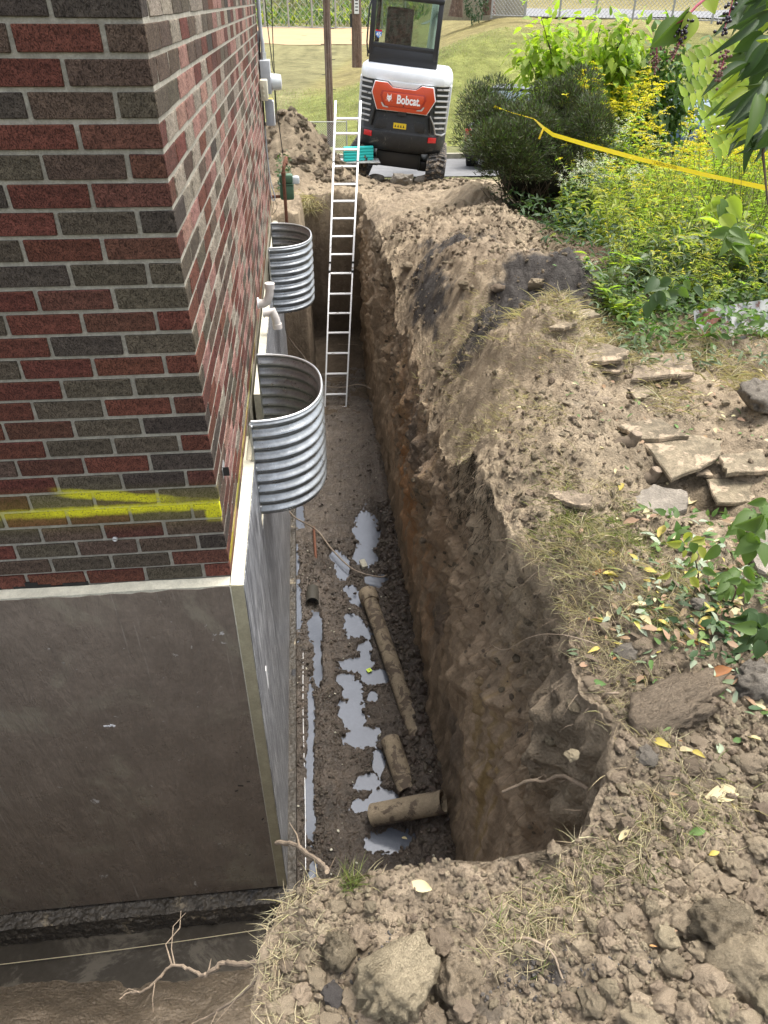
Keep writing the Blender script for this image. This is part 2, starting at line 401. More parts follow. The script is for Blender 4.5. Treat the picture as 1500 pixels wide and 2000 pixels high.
M['silver'] = mat('silver_lip', (.45, .45, .44), rough=.4, metal=.5, var=.3, vscale=8)
M['car_dark'] = mat('car_charcoal', (.035, .037, .04), rough=.25, spec=.6)
M['car_blue'] = mat('car_blue', (.05, .10, .16), rough=.25, spec=.6)
M['car_black'] = mat('car_black', (.02, .022, .027), rough=.25, spec=.6)
M['car_glass'] = mat('car_glass', (.30, .38, .42), rough=.05, spec=.9)
M['rim'] = mat('wheel_rim', (.45, .45, .46), rough=.3, metal=.8)
M['sheet'] = mat('painted_sheet', (.36, .36, .35), rough=.5, spec=.4, spots=[((.16, .05, .03), 2.6, .52, .57), ((.10, .075, .05), 9, .54, .62)], bumps=[('n', 6, .004)])

# ================================================================== TERRAIN
FLOOR = -5.74
def gau(x, y, cx, cy, sx, sy, rot=0):
    c, s = math.cos(rot), math.sin(rot); dx, dy = x-cx, y-cy
    u = dx*c+dy*s; v = -dx*s+dy*c
    return np.exp(-(u/sx)**2-(v/sy)**2)
def ztop(x, y, fine=True):
    """natural height of the ground surface, ignoring the excavation"""
    x = np.asarray(x, float); y = np.asarray(y, float)
    z = np.interp(y, [-6, -2, 0, 3, 6, 9, 13, 17, 22, 30], [-2.1, -2.2, -2.13, -2.15, -2.32, -2.62, -3.08, -3.62, -3.95, -4.1])
    # sloughed shoulder beside the cut
    z = z - .62*np.exp(-((x-1.35)/.42)**2)*sst(.7, 2.0, y)*(1-sst(4.8, 6.5, y))
    z = z - .22*np.exp(-((x-1.35)/.30)**2)*sst(-1.2, -.2, y)*(1-sst(9, 11, y))
    z = z + .36*gau(x, y, 2.25, 2.15, .38, .55)          # loose hump
    z = z + .40*gau(x, y, 2.62, 3.35, .50, .55)          # charcoal hump
    z = z + .30*gau(x, y, 2.15, 4.4, .55, .8)            # spoil
    z = z + .22*gau(x, y, 3.45, 4.3, .35, .6)
    z = z + .30*gau(x, y, 2.7, 6.3, .7, 1.2)
    z = z + .35*gau(x, y, 3.1, 8.6, .35, 1.3)
    z = z + .10*gau(x, y, 2.0, .9, .35, .5)
    z = z - .18*gau(x, y, 2.6, .25, .35, .25)
    z = z + .10*gau(x, y, 1.5, -2.3, .5, .3) + .06*gau(x, y, .5, -2.0, .4, .3)
    z = z + 1.35*gau(x, y, .25, 13.1, .95, .85) + .25*gau(x, y, .2, 11.9, .6, .6)  # heap at the end of the house
    z = z + .15*gau(x, y, 3.6, 12.0, .6, 1.0)
    if fine:
        f = 1-sst(10, 20, y)
        z = z + f*(.075*fbm(x*1.9, y*1.9, 0, 4, 5) + .10*np.abs(fbm(x*5, y*5, 0, 5, 9, .6)) + .03*fbm(x*20, y*20, 0, 4, 15, .6))
        k = sst(1.2, 2, y)*(1-sst(7.5, 9, y))*(1-sst(3.2, 3.8, x))
        z = z + k*.11*fbm(x*4.2, y*4.2, 3, 5, 25, .6)
    return z
def ground(px, py, lo=.5, hi=60):
    """where the sight line of a pixel meets the ground surface"""
    c, d = ray(px, py); ts = lo*1.004**np.arange(1200); ts = ts[ts < hi]
    p = c[None]+d[None]*ts[:, None]; k = np.argmax(p[:, 2] < ztop(p[:, 0], p[:, 1]))
    return p[k]
def soilcol(x, y, z):
    """dry natural colour zones of the soil"""
    n1 = fbm(x*1.3, y*1.3, z*1.3, 4, 41)[..., None]; n2 = fbm(x*5, y*5, z*5, 3, 45)[..., None]
    tan = np.array([.48, .385, .265]); brown = np.array([.32, .25, .175]); grey = np.array([.38, .325, .25])
    c = tan*(.5+.5*np.clip(n1*2+.25, -1, 1)) + brown*(.5-.5*np.clip(n1*2+.25, -1, 1))
    c = c*(1+.3*n2)
    near = (1-sst(-1.2, -.3, y))[..., None]
    c = c*(1-.15*near)+grey*.15*near
    ch = np.array([.085, .078, .073])
    k = 1.0*gau(x, y, 2.62, 3.1, .60, .45, .35)+.9*gau(x, y, 3.1, 3.5, .35, .30)+.9*gau(x, y, 2.05, 2.75, .42, .22, .5)+.85*gau(x, y, 2.1, 5.2, .42, .35, -.3)+.9*gau(x, y, 1.66, 4.3, .2, .75)
    k = k*sst(-2.95, -2.4, z) + .55*gau(x, y, .62, -1.98, .12, .06)+.6*gau(x, y, 1.08, -2.03, .16, .06)+.5*gau(x, y, .85, -2.1, .1, .07)
    k = np.clip(k*.92+.75*fbm(x*7, y*7, z*7, 5, 61, .65)*(k > .10), 0, 1)[..., None]; k = sst(.18, .58, k)*.97
    c = c*(1-k)+ch*k
    red = (gau(x, y, 3.5, 4.3, .30, .45)*.8)[..., None]; c = c*(1-red)+np.array([.17, .095, .065])*red
    return np.clip(c, .01, 1)

# ---- the right bank: wall of the cut + ground above it, one sheet
ys = np.concatenate([np.arange(-4.6, -2.3, .035), np.arange(-2.3, -1.8, .016), np.arange(-1.8, -1.5, .010), np.arange(-1.5, .6, .016),
                     np.arange(.6, 3, .022), np.arange(3, 7, .035), np.arange(7, 11.6, .05)])
def xlip(y):
    a = 1.49 + .05*fbm(y*1.6, 0, 3, 3, 71) + .03*fbm(y*7, 0, 5, 3, 73)
    a = a + .10*np.exp(-((y+.35)/.45)**2) + .05*np.exp(-((y-1.2)/.5)**2)
    yy = y-.028
    b = np.interp(yy, [-4.6, -2.5, -2.05, -1.88, -1.80, -1.745, -1.735, -1.725, -1.715, -1.70, -1.66, -1.58, -1.48, -1.35],
                  [.16, .19, .22, .275, .31, .42, .70, .98, 1.16, 1.24, 1.29, 1.36, 1.44, 1.50])
    b = b + .03*fbm(y*9, 0, 1, 4, 74, .6)
    a = a + .05*fbm(y*5, 0, 2, 4, 76, .6)
    k = sst(-1.48, -1.3, y)
    return b*(1-k)+a*k
def xbase(y):
    a = 1.46 + .035*fbm(y*2, 0, 9, 3, 75) + .04*sst(3, 9, y)
    k = sst(-1.76, -1.6, y)
    return (xlip(y)-.02)*(1-k)+a*k
NW = 150
u = np.linspace(0, 1, NW)
dx = np.concatenate([np.arange(.17, 2.4, .0165), np.arange(2.4, 4.2, .028), np.arange(4.2, 7, .06), np.arange(7, 14.5, .25)])
Y = ys[:, None]; XL = xlip(ys)[:, None]; XB = xbase(ys)[:, None]
ZL = ztop(XL, Y)
zw = FLOOR-.12 + (ZL-FLOOR+.12)*u[None, :]
xw = XB+(XL-XB)*(u[None, :]**1.2)
yw = np.repeat(Y, NW, 1)
# relief of the wall: machine-cut vertical scrapes low down, lumpy above, hollows
inner = sst(-1.66, -1.4, Y)
vert = fbm(yw*9, xw*0, zw*.55, 5, 81, .6)
lump = fbm(yw*2.6, xw, zw*2.6, 5, 85, .55); lump2 = np.abs(fbm(yw*8, xw, zw*8, 4, 88))
fade = np.sin(np.clip(u, 0, 1)*math.pi)[None, :]**.35
low = sst(.75, .35, u)[None, :] if False else (1-sst(.35, .8, u))[None, :]
chunk = np.abs(fbm(yw*4.2+5, xw, zw*3.4, 4, 89, .6)); up_k = sst(.25, .75, u)[None, :]
ledge = np.abs(fbm(yw*1.1, xw*0, zw*2.2, 3, 90))
d = (.060*vert*(.4+.9*low) + .12*lump*(1.15-.75*low) + .06*lump2*(1.3-low) + .26*(chunk-.18)*(.30+up_k) + .018*fbm(yw*26, xw*0, zw*1.5, 3, 92) + .10*(ledge-.2))*inner
d = d - .16*np.exp(-((yw-1.62)/.10)**2)*sst(-4.45, -4.2, zw)*(1-sst(-3.6, -3.3, zw))*inner
d = d - .10*np.exp(-((yw-.55)/.07)**2)*sst(-4.1, -3.9, zw)*(1-sst(-3.2, -3.0, zw))*inner
d = d - .20*np.exp(-((yw-.95)/.35)**2)*np.exp(-((zw+2.62)/.12)**2)*inner   # undercut below the roots
d = d + .13*np.exp(-((yw-.95)/.4)**2)*np.exp(-((zw+2.35)/.10)**2)*inner
d = d + .10*np.exp(-((yw-3.0)/.8)**2)*np.exp(-((zw+3.4)/.30)**2)*inner
d = d + .12*(1-sst(FLOOR, FLOOR+.35, zw))*inner                             # crumbled toe
xw = xw - d*fade
xt = np.maximum(dx[None, :], XL+.0015*(np.arange(len(dx))+1)[None, :])
yt = np.repeat(Y, len(dx), 1)
zt = ztop(xt, yt)
X = np.concatenate([xw, xt], 1); YY = np.concatenate([yw, yt], 1); Z = np.concatenate([zw, zt], 1)
Vb = np.stack([X, YY, Z], -1)
c = soilcol(X, YY, Z)
wl = np.concatenate([np.ones_like(xw), np.exp(-(xt-XL)/.05)], 1)
deep = (1-sst(-3.4, -2.7, Z))*wl
st = fbm(YY*13, 0*X, Z*.45, 5, 91, .65); st2 = fbm(YY*28, 0*X, Z*.8, 4, 95, .6)
brn = np.array([.62, .465, .315])*(1+.55*st[..., None])
c = c*(1-deep[..., None])+brn*deep[..., None]
org = np.clip(gau(YY, Z, 3.6, -4.2, 1.5, 1.0)*1.1 + gau(YY, Z, 2.0, -4.2, .3, .8)*.5, 0, 1)*sst(-.30, .3, st+.3*st2)*wl
c = c*(1-org[..., None])+np.array([.60, .31, .14])*org[..., None]
yel = np.clip(gau(YY, Z, -.05, -4.3, .45, 1.3)+.6*gau(YY, Z, 2.2, -3.6, .6, .8)+.5*gau(YY, Z, 4.5, -3.3, 1.2, .6), 0, 1)*sst(.05, .32, st2+.45*st)*wl
c = c*(1-yel[..., None])+np.array([.56, .40, .19])*yel[..., None]
gr = np.clip(gau(YY, Z, 2.9, -3.2, .7, .45)+.8*gau(YY, Z, .75, -4.9, .5, .5)+.8*gau(YY, Z, 1.6, -4.5, .3, .35), 0, 1)*sst(-.15, .2, fbm(YY*3, 0*X, Z*3, 3, 97))*wl
c = c*(1-.8*gr[..., None])+np.array([.15, .135, .12])*.8*gr[..., None]
wet = (1-sst(FLOOR, FLOOR+.9, Z+.25*st))*wl
c = c*(1-.5*wet[..., None])
# litter-dark humus under the weeds and by the slabs
hum = sst(3.0, 3.6, X)*sst(2.6, 3.4, YY); c = c*(1-.55*hum[..., None])
hum2 = gau(X, YY, 2.15, -.85, .45, .35)+gau(X, YY, 2.6, .4, .35, .3); c = c*(1-.35*np.clip(hum2, 0, 1)[..., None])
nr, nc = X.shape
fb = gridfaces(nr, nc); fj = fb[:, 0] % nc; fi = fb[:, 0]//nc
me = npmesh('trench_bank', Vb.reshape(-1, 3), fb, [M['dirt'], M['cut']], col=np.clip(c, .008, 1).reshape(-1, 3), mi=((fj < NW*.80) & (ys[fi] > -1.6)).astype(int))
link('trench_bank', me, kind='structure')

# ---- end of the trench: its end wall, the left bank past the house, the heap, ground under the machine
xs = np.concatenate([np.arange(-6, -.4, .12), np.arange(-.4, 1.9, .022), np.arange(1.9, 4.6, .06), np.arange(4.6, 16, .3)])
y2 = np.concatenate([np.arange(7.95, 11.6, .025), np.arange(11.6, 14, .05), np.arange(14, 24, .25)])
X, Y = np.meshgrid(xs, y2)
zt = ztop(X, Y) + .10*np.abs(fbm(X*3, Y*3, 0, 4, 33))*gau(X, Y, .4, 12.8, 1.6, 1.8)*2
nx = .09*fbm(X*2, Y*2, 7, 4, 35)
inx = sst(-.02, .10, X+nx-.42*sst(8.2, 8.55, Y+nx))                       # 1 inside the cut
iny = 1-sst(10.85, 11.05, Y+nx*1.4)
ramp_ = np.clip((11.0-Y)/.4, 0, 1)
cut = inx*iny
zin = FLOOR+.03+.05*fbm(X*5, Y*5, 0, 4, 36)+.25*sst(9.4, 10.8, Y)
Z = zt*(1-cut)+zin*cut
Z = Z + .25*cut*(1-cut)*4*fbm(X*7, Y*7, 1, 4, 37)
Z = np.where((X > 1.75) & (Y < 11.5), Z-.35, Z)       # runs on under the bank sheet
c = soilcol(X, Y, Z)
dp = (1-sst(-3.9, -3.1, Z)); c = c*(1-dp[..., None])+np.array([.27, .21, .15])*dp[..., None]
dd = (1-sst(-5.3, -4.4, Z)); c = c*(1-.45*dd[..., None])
heap = gau(X, Y, .4, 12.8, 1.2, 1.5); c = c*(1-.35*np.clip(heap, 0, 1)[..., None])
g = np.clip(sst(13.8, 14.8, Y)+sst(4.4, 5.2, X), 0, 1)[..., None]; c = c*(1-g)+np.array([.20, .20, .09])*g
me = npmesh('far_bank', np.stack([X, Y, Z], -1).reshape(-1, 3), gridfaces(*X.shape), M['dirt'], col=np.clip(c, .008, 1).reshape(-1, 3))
link('far_bank', me, kind='structure')

# ---- trench floor (both legs of the excavation) with puddles
PUD = [(720,1035,25,40),(713,1085,22,22),(668,1110,14,22),(740,1135,22,12),(685,1155,13,10),(700,1235,25,14),(690,1222,18,20),(712,1268,14,14),
       (697,1297,32,14),(735,1322,27,13),(672,1328,16,12),(690,1350,16,20),(688,1395,24,30),(705,1440,32,18),(728,1362,9,9),(740,1490,10,24),
       (718,1530,24,16),(745,1558,28,16),(708,1574,20,12),(762,1645,42,20),(775,1455,7,9),(617,1230,13,34),(622,1300,9,44),(608,1400,7,60),
       (606,1470,6,50),(605,1560,9,75),(582,1185,7,45),(584,1010,9,25),(577,1100,7,32),(610,1712,10,28),(700,1170,14,14),(655,1085,10,10)]
xf = np.concatenate([np.arange(-3.2, -.2, .04), np.arange(-.2, 1.62, .0125)])
yf = np.concatenate([np.arange(-3.6, -1.6, .05), np.arange(-1.6, 3, .016), np.arange(3, 11.2, .035)])
X, Y = np.meshgrid(xf, yf)
WL = FLOOR+.012
Z = FLOOR+.035+.035*fbm(X*3, Y*3, 0, 4, 51)+.030*np.abs(fbm(X*11, Y*11, 0, 4, 53))+.016*fbm(X*40, Y*40, 0, 3, 55)
tread = .02*np.sin(Y*24+3*fbm(X*3, Y*3, 0, 2, 57))*gau(X, 0*Y, .75, 0, .3, 1)*sst(2.6, 3.2, Y); Z = Z+tread*0.6
pn = .50*fbm(X*7, Y*7, 0, 6, 59, .75)+.22*fbm(X*38, Y*38, 0, 2, 58)
pm = np.zeros_like(X)
for px, py, rx, ry in PUD:
    p = at(px, py, 2, WL); ex = abs(at(px+rx, py, 2, WL)[0]-p[0]); ey = abs(at(px, py-ry, 2, WL)[1]-p[1])
    q = ((X-p[0])/ex)**2+((Y-p[1])/ey)**2
    pm = np.maximum(pm, 1.32-np.sqrt(q)*(.72))
pmask = sst(.42, .60, pm+pn)
Z = Z*(1-pmask)+(WL-.022)*pmask
Z = np.where(pmask < .5, np.maximum(Z, WL+.004+.02*np.abs(fbm(X*20, Y*20, 0, 3, 60))), Z)
# berms: mud drawn up against the cut and between the pipes
Z = Z + .16*gau(X, 0*Y, 1.36, 0, .16, 1)*(1-sst(6, 8, Y))*(1-pmask) + .05*gau(X, 0*Y, .42, 0, .10, 1)*(1-pmask)*(1-sst(2.5, 4, Y))
Z = Z + .10*gau(X, Y, 1.2, .55, .12, .6)*(1-pmask) + .10*gau(X, Y, .39, 3.95, .13, .22)*(1-pmask)
# front leg: water along the footing, wet mud in front of it
front = sst(.12, -.02, X) if False else (1-sst(-.05, .15, X))
fz = FLOOR-.035 + .46*(1-sst(-1.05, -.34, Y+.08*fbm(X*3, Y*3, 0, 3, 62)-.10*X*0-.05*np.sin(X*2.2))) + .05*fbm(X*6, Y*6, 2, 4, 63)*(1-sst(-.6, -.35, Y))
fz = fz+.04*fbm(X*2.3, Y*2.3, 2, 3, 64)*(1-sst(-.6, -.35, Y))
kf = front*(1-sst(-.12, .02, Y)*0)
Z = Z*(1-kf)+fz*kf
base = np.array([.105, .082, .062])
n = fbm(X*2.2, Y*2.2, 0, 4, 66)[..., None]; n2 = fbm(X*12, Y*12, 0, 3, 67)[..., None]
c = base*(1+.45*n+.45*n2)
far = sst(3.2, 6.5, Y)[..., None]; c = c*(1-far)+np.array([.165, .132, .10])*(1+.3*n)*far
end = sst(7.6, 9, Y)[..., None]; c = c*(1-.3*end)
kf3 = kf[..., None]; c = c*(1-kf3)+np.array([.215, .17, .12])*(1+.35*n+.2*n2)*kf3
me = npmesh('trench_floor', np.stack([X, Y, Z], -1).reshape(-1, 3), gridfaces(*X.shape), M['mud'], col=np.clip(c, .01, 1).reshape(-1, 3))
link('trench_floor', me, kind='structure')
def waterplane(name, x0, x1, y0, y1, z, mt):
    n = 24; gx, gy = np.meshgrid(np.linspace(x0, x1, n), np.linspace(y0, y1, n))
    link(name, npmesh(name, np.stack([gx, gy, gx*0+z], -1).reshape(-1, 3), gridfaces(n, n), mt), kind='structure')
waterplane('puddle_water', .06, 1.55, -1.5, 8.2, WL, M['water'])
waterplane('footing_water', -3.2, .05, -1.2, -.05, FLOOR+.015, M['water_dark'])

# ---- wide ground, road, hill, ball field
def hillz(x, y):
    xb = -.2+(y-37)*.15
    s = np.minimum(sst(23, 46, y)*1.0, sst(0, 13, x-xb)*sst(20, 40, y))
    z = -4.15 + 3.3*s + .25*fbm(x*.15, y*.15, 0, 3, 101)*sst(24, 34, y)
    z = z - .9*sst(8, 18, x)*s*(1-sst(30, 60, y)) * .35
    return z
xs = np.concatenate([np.arange(-160, -20, 8), np.arange(-20, 40, .5), np.arange(40, 260, 8)])
y3 = np.concatenate([np.arange(21.5, 70, .5), np.arange(70, 180, 4), np.array([200, 260, 400, 800])])
X, Y = np.meshgrid(xs, y3)
Z = hillz(X, Y)
hb = sst(165, 200, Y); Z = Z + hb*9 + sst(200, 400, Y)*10
g1 = np.array([.235, .25, .075]); g2 = np.array([.27, .25, .12]); sd_ = np.array([.34, .27, .13])
xb = -.2+(Y-37)*.15
hm = sst(-.5, 1.0, X-xb)[..., None]
n = fbm(X*.5, Y*.35, 0, 4, 103)[..., None]; n2 = fbm(X*3, Y*1.5, 0, 4, 105)[..., None]
c = (g2*(1-hm)+g1*hm)*(1+.35*n+.4*n2)
dry = (sst(38, 46, Y)*hm[..., 0])[..., None]*.7; c = c*(1-dry)+sd_*dry
wd = hb[..., None]; c = c*(1-wd)+np.array([.10, .12, .05])*(1+.5*n)*wd
M['grass'] = mat('grass', attr=True, rough=.95, spec=.1, var=.35, vscale=.9, bumps=[('n', 3, .10), ('n', 18, .05)])
link('hill_and_field', npmesh('hill_and_field', np.stack([X, Y, Z], -1).reshape(-1, 3), gridfaces(*X.shape), M['grass'], col=np.clip(c, .01, 1).reshape(-1, 3)), kind='structure')
# side ground that reaches away on both sides
def flat(name, x0, x1, y0, y1, zf, mt, nx=30, ny=30):
    gx, gy = np.meshgrid(np.linspace(x0, x1, nx), np.linspace(y0, y1, ny))
    gz = zf(gx, gy) if callable(zf) else gx*0+zf
    link(name, npmesh(name, np.stack([gx, gy, gz], -1).reshape(-1, 3), gridfaces(ny, nx), mt), kind='structure')
M['lawn'] = mat('lawn', (.17, .17, .07), rough=.95, var=.4, vscale=1.5, bumps=[('n', 12, .05)])
flat('side_lawn', 12.5, 120, -60, 22, lambda a, b: ztop(a, b, False)-.12, M['lawn'])
flat('left_lawn', -120, -3.1, -60, 22, lambda a, b: ztop(a, b, False)-.02, M['lawn'])
flat('rear_lawn', -3.1, 12.6, -60, -4.5, lambda a, b: ztop(a, b, False)-.02, M['lawn'])
flat('road', -120, 160, 15.6, 20.4, lambda a, b: ztop(a, b, False)+.03, M['asphalt'], 60, 6)
# kerb
kb = MB()
for i in range(-20, 40): kb.span((i*3.0, 20.4, -3.95), (i*3.0+2.99, 20.56, -3.68))
kb.obj('kerb', M['concrete'], kind='structure')
# sand infield
gx, gy = np.meshgrid(np.linspace(-1, 1, 60), np.linspace(-1, 1, 20))
P = [(at(560, y, 2, -4.05)) for y in (53, 84)]
flat('sand_infield', -30, 14, P[1][1], P[0][1], lambda a, b: hillz(a, b)+.06, M['sand'], 90, 60)
# court behind the hill crest
flat('court', 17, 120, 53, 110, lambda a, b: hillz(a, b)+.08, M['court'], 120, 80)

# ================================================================== BUILDING
BH = .0948; BP = .2905; JT = .0175; WEND = 8.07; BOT = -2.352
bld = thing('brick_building', 'red and brown rugged brick building on a foam-clad foundation beside the trench', 'building', (0, 0, -2.4))
def inv(o):    # keep world coordinates for children of an unrotated root
    o.location = (-o.parent.location[0], -o.parent.location[1], -o.parent.location[2]); return o
core = MB().span((-3.2, .010, BOT-.02), (-.003, WEND-.01, 2.2))
inv(core.obj('mortar', M['mortar'], bld))
MB_found = MB().span((-3.2, .022, -5.5), (-.022, 1.27, BOT-.021)).span((-3.2, 1.27, -5.5), (-.25, 2.1, -2.95)).span((-3.2, 2.1, -5.5), (-.022, 5.1, BOT-.021)) \
    .span((-.25, 1.27, -5.5), (-.022, 2.1, -2.75)).span((-3.2, 5.1, -5.5), (-.022, WEND-.02, BOT-.021))
inv(MB_found.obj('foundation_wall', M['concrete'], bld))
# basement window inside the near well
wf = inv(MB().span((-.09, 1.29, -2.74), (-.05, 1.34, BOT-.03)).span((-.09, 2.03, -2.74), (-.05, 2.08, BOT-.03)).span((-.09, 1.34, -2.74), (-.05, 2.03, -2.69))
    .span((-.09, 1.34, BOT-.08), (-.05, 2.03, BOT-.03)).obj('window', M['cream_box'], bld))
link('pane', MB().span((-.08, 1.34, -2.69), (-.07, 2.03, BOT-.08)).mesh('pane', M['glass']), wf)
SOLD = {-1: 'KKBR', 0: 'BRBR', 1: 'BRRD', 2: 'GBKB', 3: 'DRBR', 4: 'DBGR', 5: 'DRKB', 6: 'KGRB', 7: 'DRGB', 8: 'GGKR', 9: 'GDRB', 10: 'RDRG', 11: 'GKRB',
        12: 'RRRG', 13: 'GGRB', 14: 'DRGR', 15: 'KGDR', 16: 'RGGR', 17: 'KRDB', 18: 'DKGR', 19: 'GBGD', 20: 'BGDR', 21: 'BDBG', 22: 'KBBGR', 23: 'DGGBR', 24: 'RGRRRD'}
def bmeshes(lx, ly, lz, n):
    out = []
    for i in range(n):
        q = MB().box((0, 0, 0), (lx, ly, lz))
        r = random.Random(i*7+int(lx*1000))
        q.v = [tuple(cc+r.uniform(-.0018, .0018) for cc in v) for v in q.v]
        out.append(q)
    return out
BL = BP-JT; HL = .134-JT/2; HZ = BH-JT
proto = {}
def bm(kind, colr):
    k = (kind, colr)
    if k not in proto:
        dims = {'s': (BL, .10, HZ), 'fs': (BL, HL, HZ), 'fh': (HL, BL, HZ), 'side': (.10, BL, HZ)}[kind]
        proto[k] = [q.mesh('brick', M[colr], bevel=.0025, seg=1) for q in bmeshes(*dims, 2)]
    return random.choice(proto[k])
nb = 0
rest = {}
def put(kind, colr, loc, indiv):
    global nb
    if indiv and nb < 300:
        o = link('brick', bm(kind, colr), bld); nb += 1
        o.location = (loc[0], loc[1], loc[2]+2.4)
    else:
        rest.setdefault(colr, []).append((kind, loc))
def rc(): return random.choices('RDBGKP', [3.2, 3, 3, 3, .8, .8])[0]
for pas in (0, 1):
    for r in range(-24, 25):
        zc = -(r+.5)*BH
        if r == 24: zc = -(24*BH+JT/2+ (2.352-24*BH)/2)+.004
        cols = SOLD.get(r, ''.join(rc() for _ in range(4)))
        even = (r % 2 == 0)
        vis = r >= -1
        # corner brick
        lens = HL if even else BL
        jt = lambda: random.uniform(-.002, .002)
        if pas == 0 or True:
            if (pas == 0) == vis:
                if even: put('fh', cols[0], (-HL/2+jt(), BL/2+jt(), zc), vis)
                else: put('fs', cols[0], (-BL/2+jt(), HL/2+jt(), zc), vis)
        x = -lens-JT; i = 1
        while x > -3.1:
            cc = cols[i] if i < len(cols) else rc()
            ind = vis and x > -1.02-.02*r*0
            if (pas == 0) == ind: put('s', cc, (x-BL/2, .05+jt(), zc), ind)
            x -= BP; i += 1
        y = (BL if even else HL)+JT
        while y < WEND-.1:
            ind = vis and y < 1.85
            if (pas == 0) == ind: put('side', random.choices('RDBGKPL', [2.4, 1.2, 2, 1.2, .4, 5, 3.6])[0], (-.05+jt()*.5, min(y+BL/2, WEND-.14), zc), ind)  # mostly pink and beige: the sunlit look of this side is in the colours
            y += BP
# remaining bricks: one joined part
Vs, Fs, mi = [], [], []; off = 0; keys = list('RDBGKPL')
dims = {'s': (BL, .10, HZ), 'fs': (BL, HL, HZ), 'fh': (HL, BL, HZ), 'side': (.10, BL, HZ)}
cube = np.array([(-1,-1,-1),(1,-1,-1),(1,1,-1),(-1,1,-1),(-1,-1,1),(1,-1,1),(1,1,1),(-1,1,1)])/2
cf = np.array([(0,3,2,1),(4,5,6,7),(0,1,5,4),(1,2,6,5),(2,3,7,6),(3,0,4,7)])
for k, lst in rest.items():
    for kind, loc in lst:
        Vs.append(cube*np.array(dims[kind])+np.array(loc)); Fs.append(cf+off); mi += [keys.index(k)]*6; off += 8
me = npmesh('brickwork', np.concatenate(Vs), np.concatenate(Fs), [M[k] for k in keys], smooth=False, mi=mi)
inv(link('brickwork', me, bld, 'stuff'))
# tar smear along the joint over the board
tb = MB()
pts = [(-2.4+.06*i, -.004, -2.372+.012*math.sin(i*1.7)+.01*math.sin(i*.6)) for i in range(36)]
for i in range(30):
    a = pts[i]; h = .012+.010*abs(math.sin(i*.9))
    tb.add([(a[0], -.003, a[2]-h), (a[0]+.062, -.003, a[2]-h), (a[0]+.062, -.003, a[2]+h*1.1), (a[0], -.003, a[2]+h*1.2),
            (a[0], .012, a[2]-h), (a[0]+.062, .012, a[2]-h), (a[0]+.062, .012, a[2]+h), (a[0], .012, a[2]+h)], [(0, 1, 2, 3), (3, 2, 6, 7), (0, 3, 7, 4), (1, 5, 6, 2), (0, 4, 5, 1)])
inv(tb.obj('tar_smear', M['wire'], bld))
# footing: rough cast ledge under the boards
def rough_slab(name, x0, x1, y0, y1, z0, z1, step, amp, mt, parent=None, kind=None, sc=14):
    V = []; F = []; off = 0
    def face(fn, nu, nv):
        nonlocal off
        a, b = np.meshgrid(np.linspace(0, 1, nu), np.linspace(0, 1, nv)); p = fn(a, b)
        n = np.abs(fbm(p[..., 0]*sc, p[..., 1]*sc, p[..., 2]*sc, 3, 7))
        q = p.copy(); cen = np.array([(x0+x1)/2, (y0+y1)/2, (z0+z1)/2]); 
        dirv = np.sign(p-cen)*np.array([.2, 1, 1]); q += dirv*(n[..., None]*amp)
        V.append(q.reshape(-1, 3)); F.append(gridfaces(nv, nu, off)); off += nu*nv
    nu = max(2, int((x1-x0)/step)); ny = max(2, int((y1-y0)/step)); nz = max(2, int((z1-z0)/step))
    L3 = lambda X, Y, Z: np.stack(np.broadcast_arrays(X, Y, Z), -1).astype(float)
    face(lambda a, b: L3(x0+(x1-x0)*a, y0, z0+(z1-z0)*b), nu, nz)
    face(lambda a, b: L3(x0+(x1-x0)*a, y0+(y1-y0)*b, z1), nu, ny)
    face(lambda a, b: L3(x1, y0+(y1-y0)*a, z0+(z1-z0)*b), ny, nz)
    return link(name, npmesh(name, np.concatenate(V), np.concatenate(F), mt), parent, kind)
M['footing'] = mat('muddy_footing', (.12, .105, .085), rough=.45, spec=.4, var=.45, vscale=5, bumps=[('v', 26, .02), ('n', 70, .006)], spots=[((.24, .20, .14), 4, .60, .66), ((.03, .03, .032), 3.1, .58, .66)])
ft = rough_slab('footing', -3.2, .06, -.17, .02, FLOOR-.1, -5.5, .015, .035, M['footing'], bld); inv(ft)
ft2 = rough_slab('footing', -.02, .13, -.17, 8.1, FLOOR-.1, -5.56, .03, .03, M['footing'], bld); inv(ft2)
# conductor: threaded stub and rust spot in the wall
rg = MB().lathe([(.006, -.01), (.013, -.01), (.013, .004), (.009, .006), (.006, .004)], 12, Matrix.Translation(Vector((-.524, -.004, -2.078))) @ Matrix.Rotation(math.pi/2, 4, 'X'))
tag(rg.obj('pipe_stub', M['galv_edge']), 'tiny open metal tube end sticking out of the front brick wall under the yellow line', 'pipe stub')

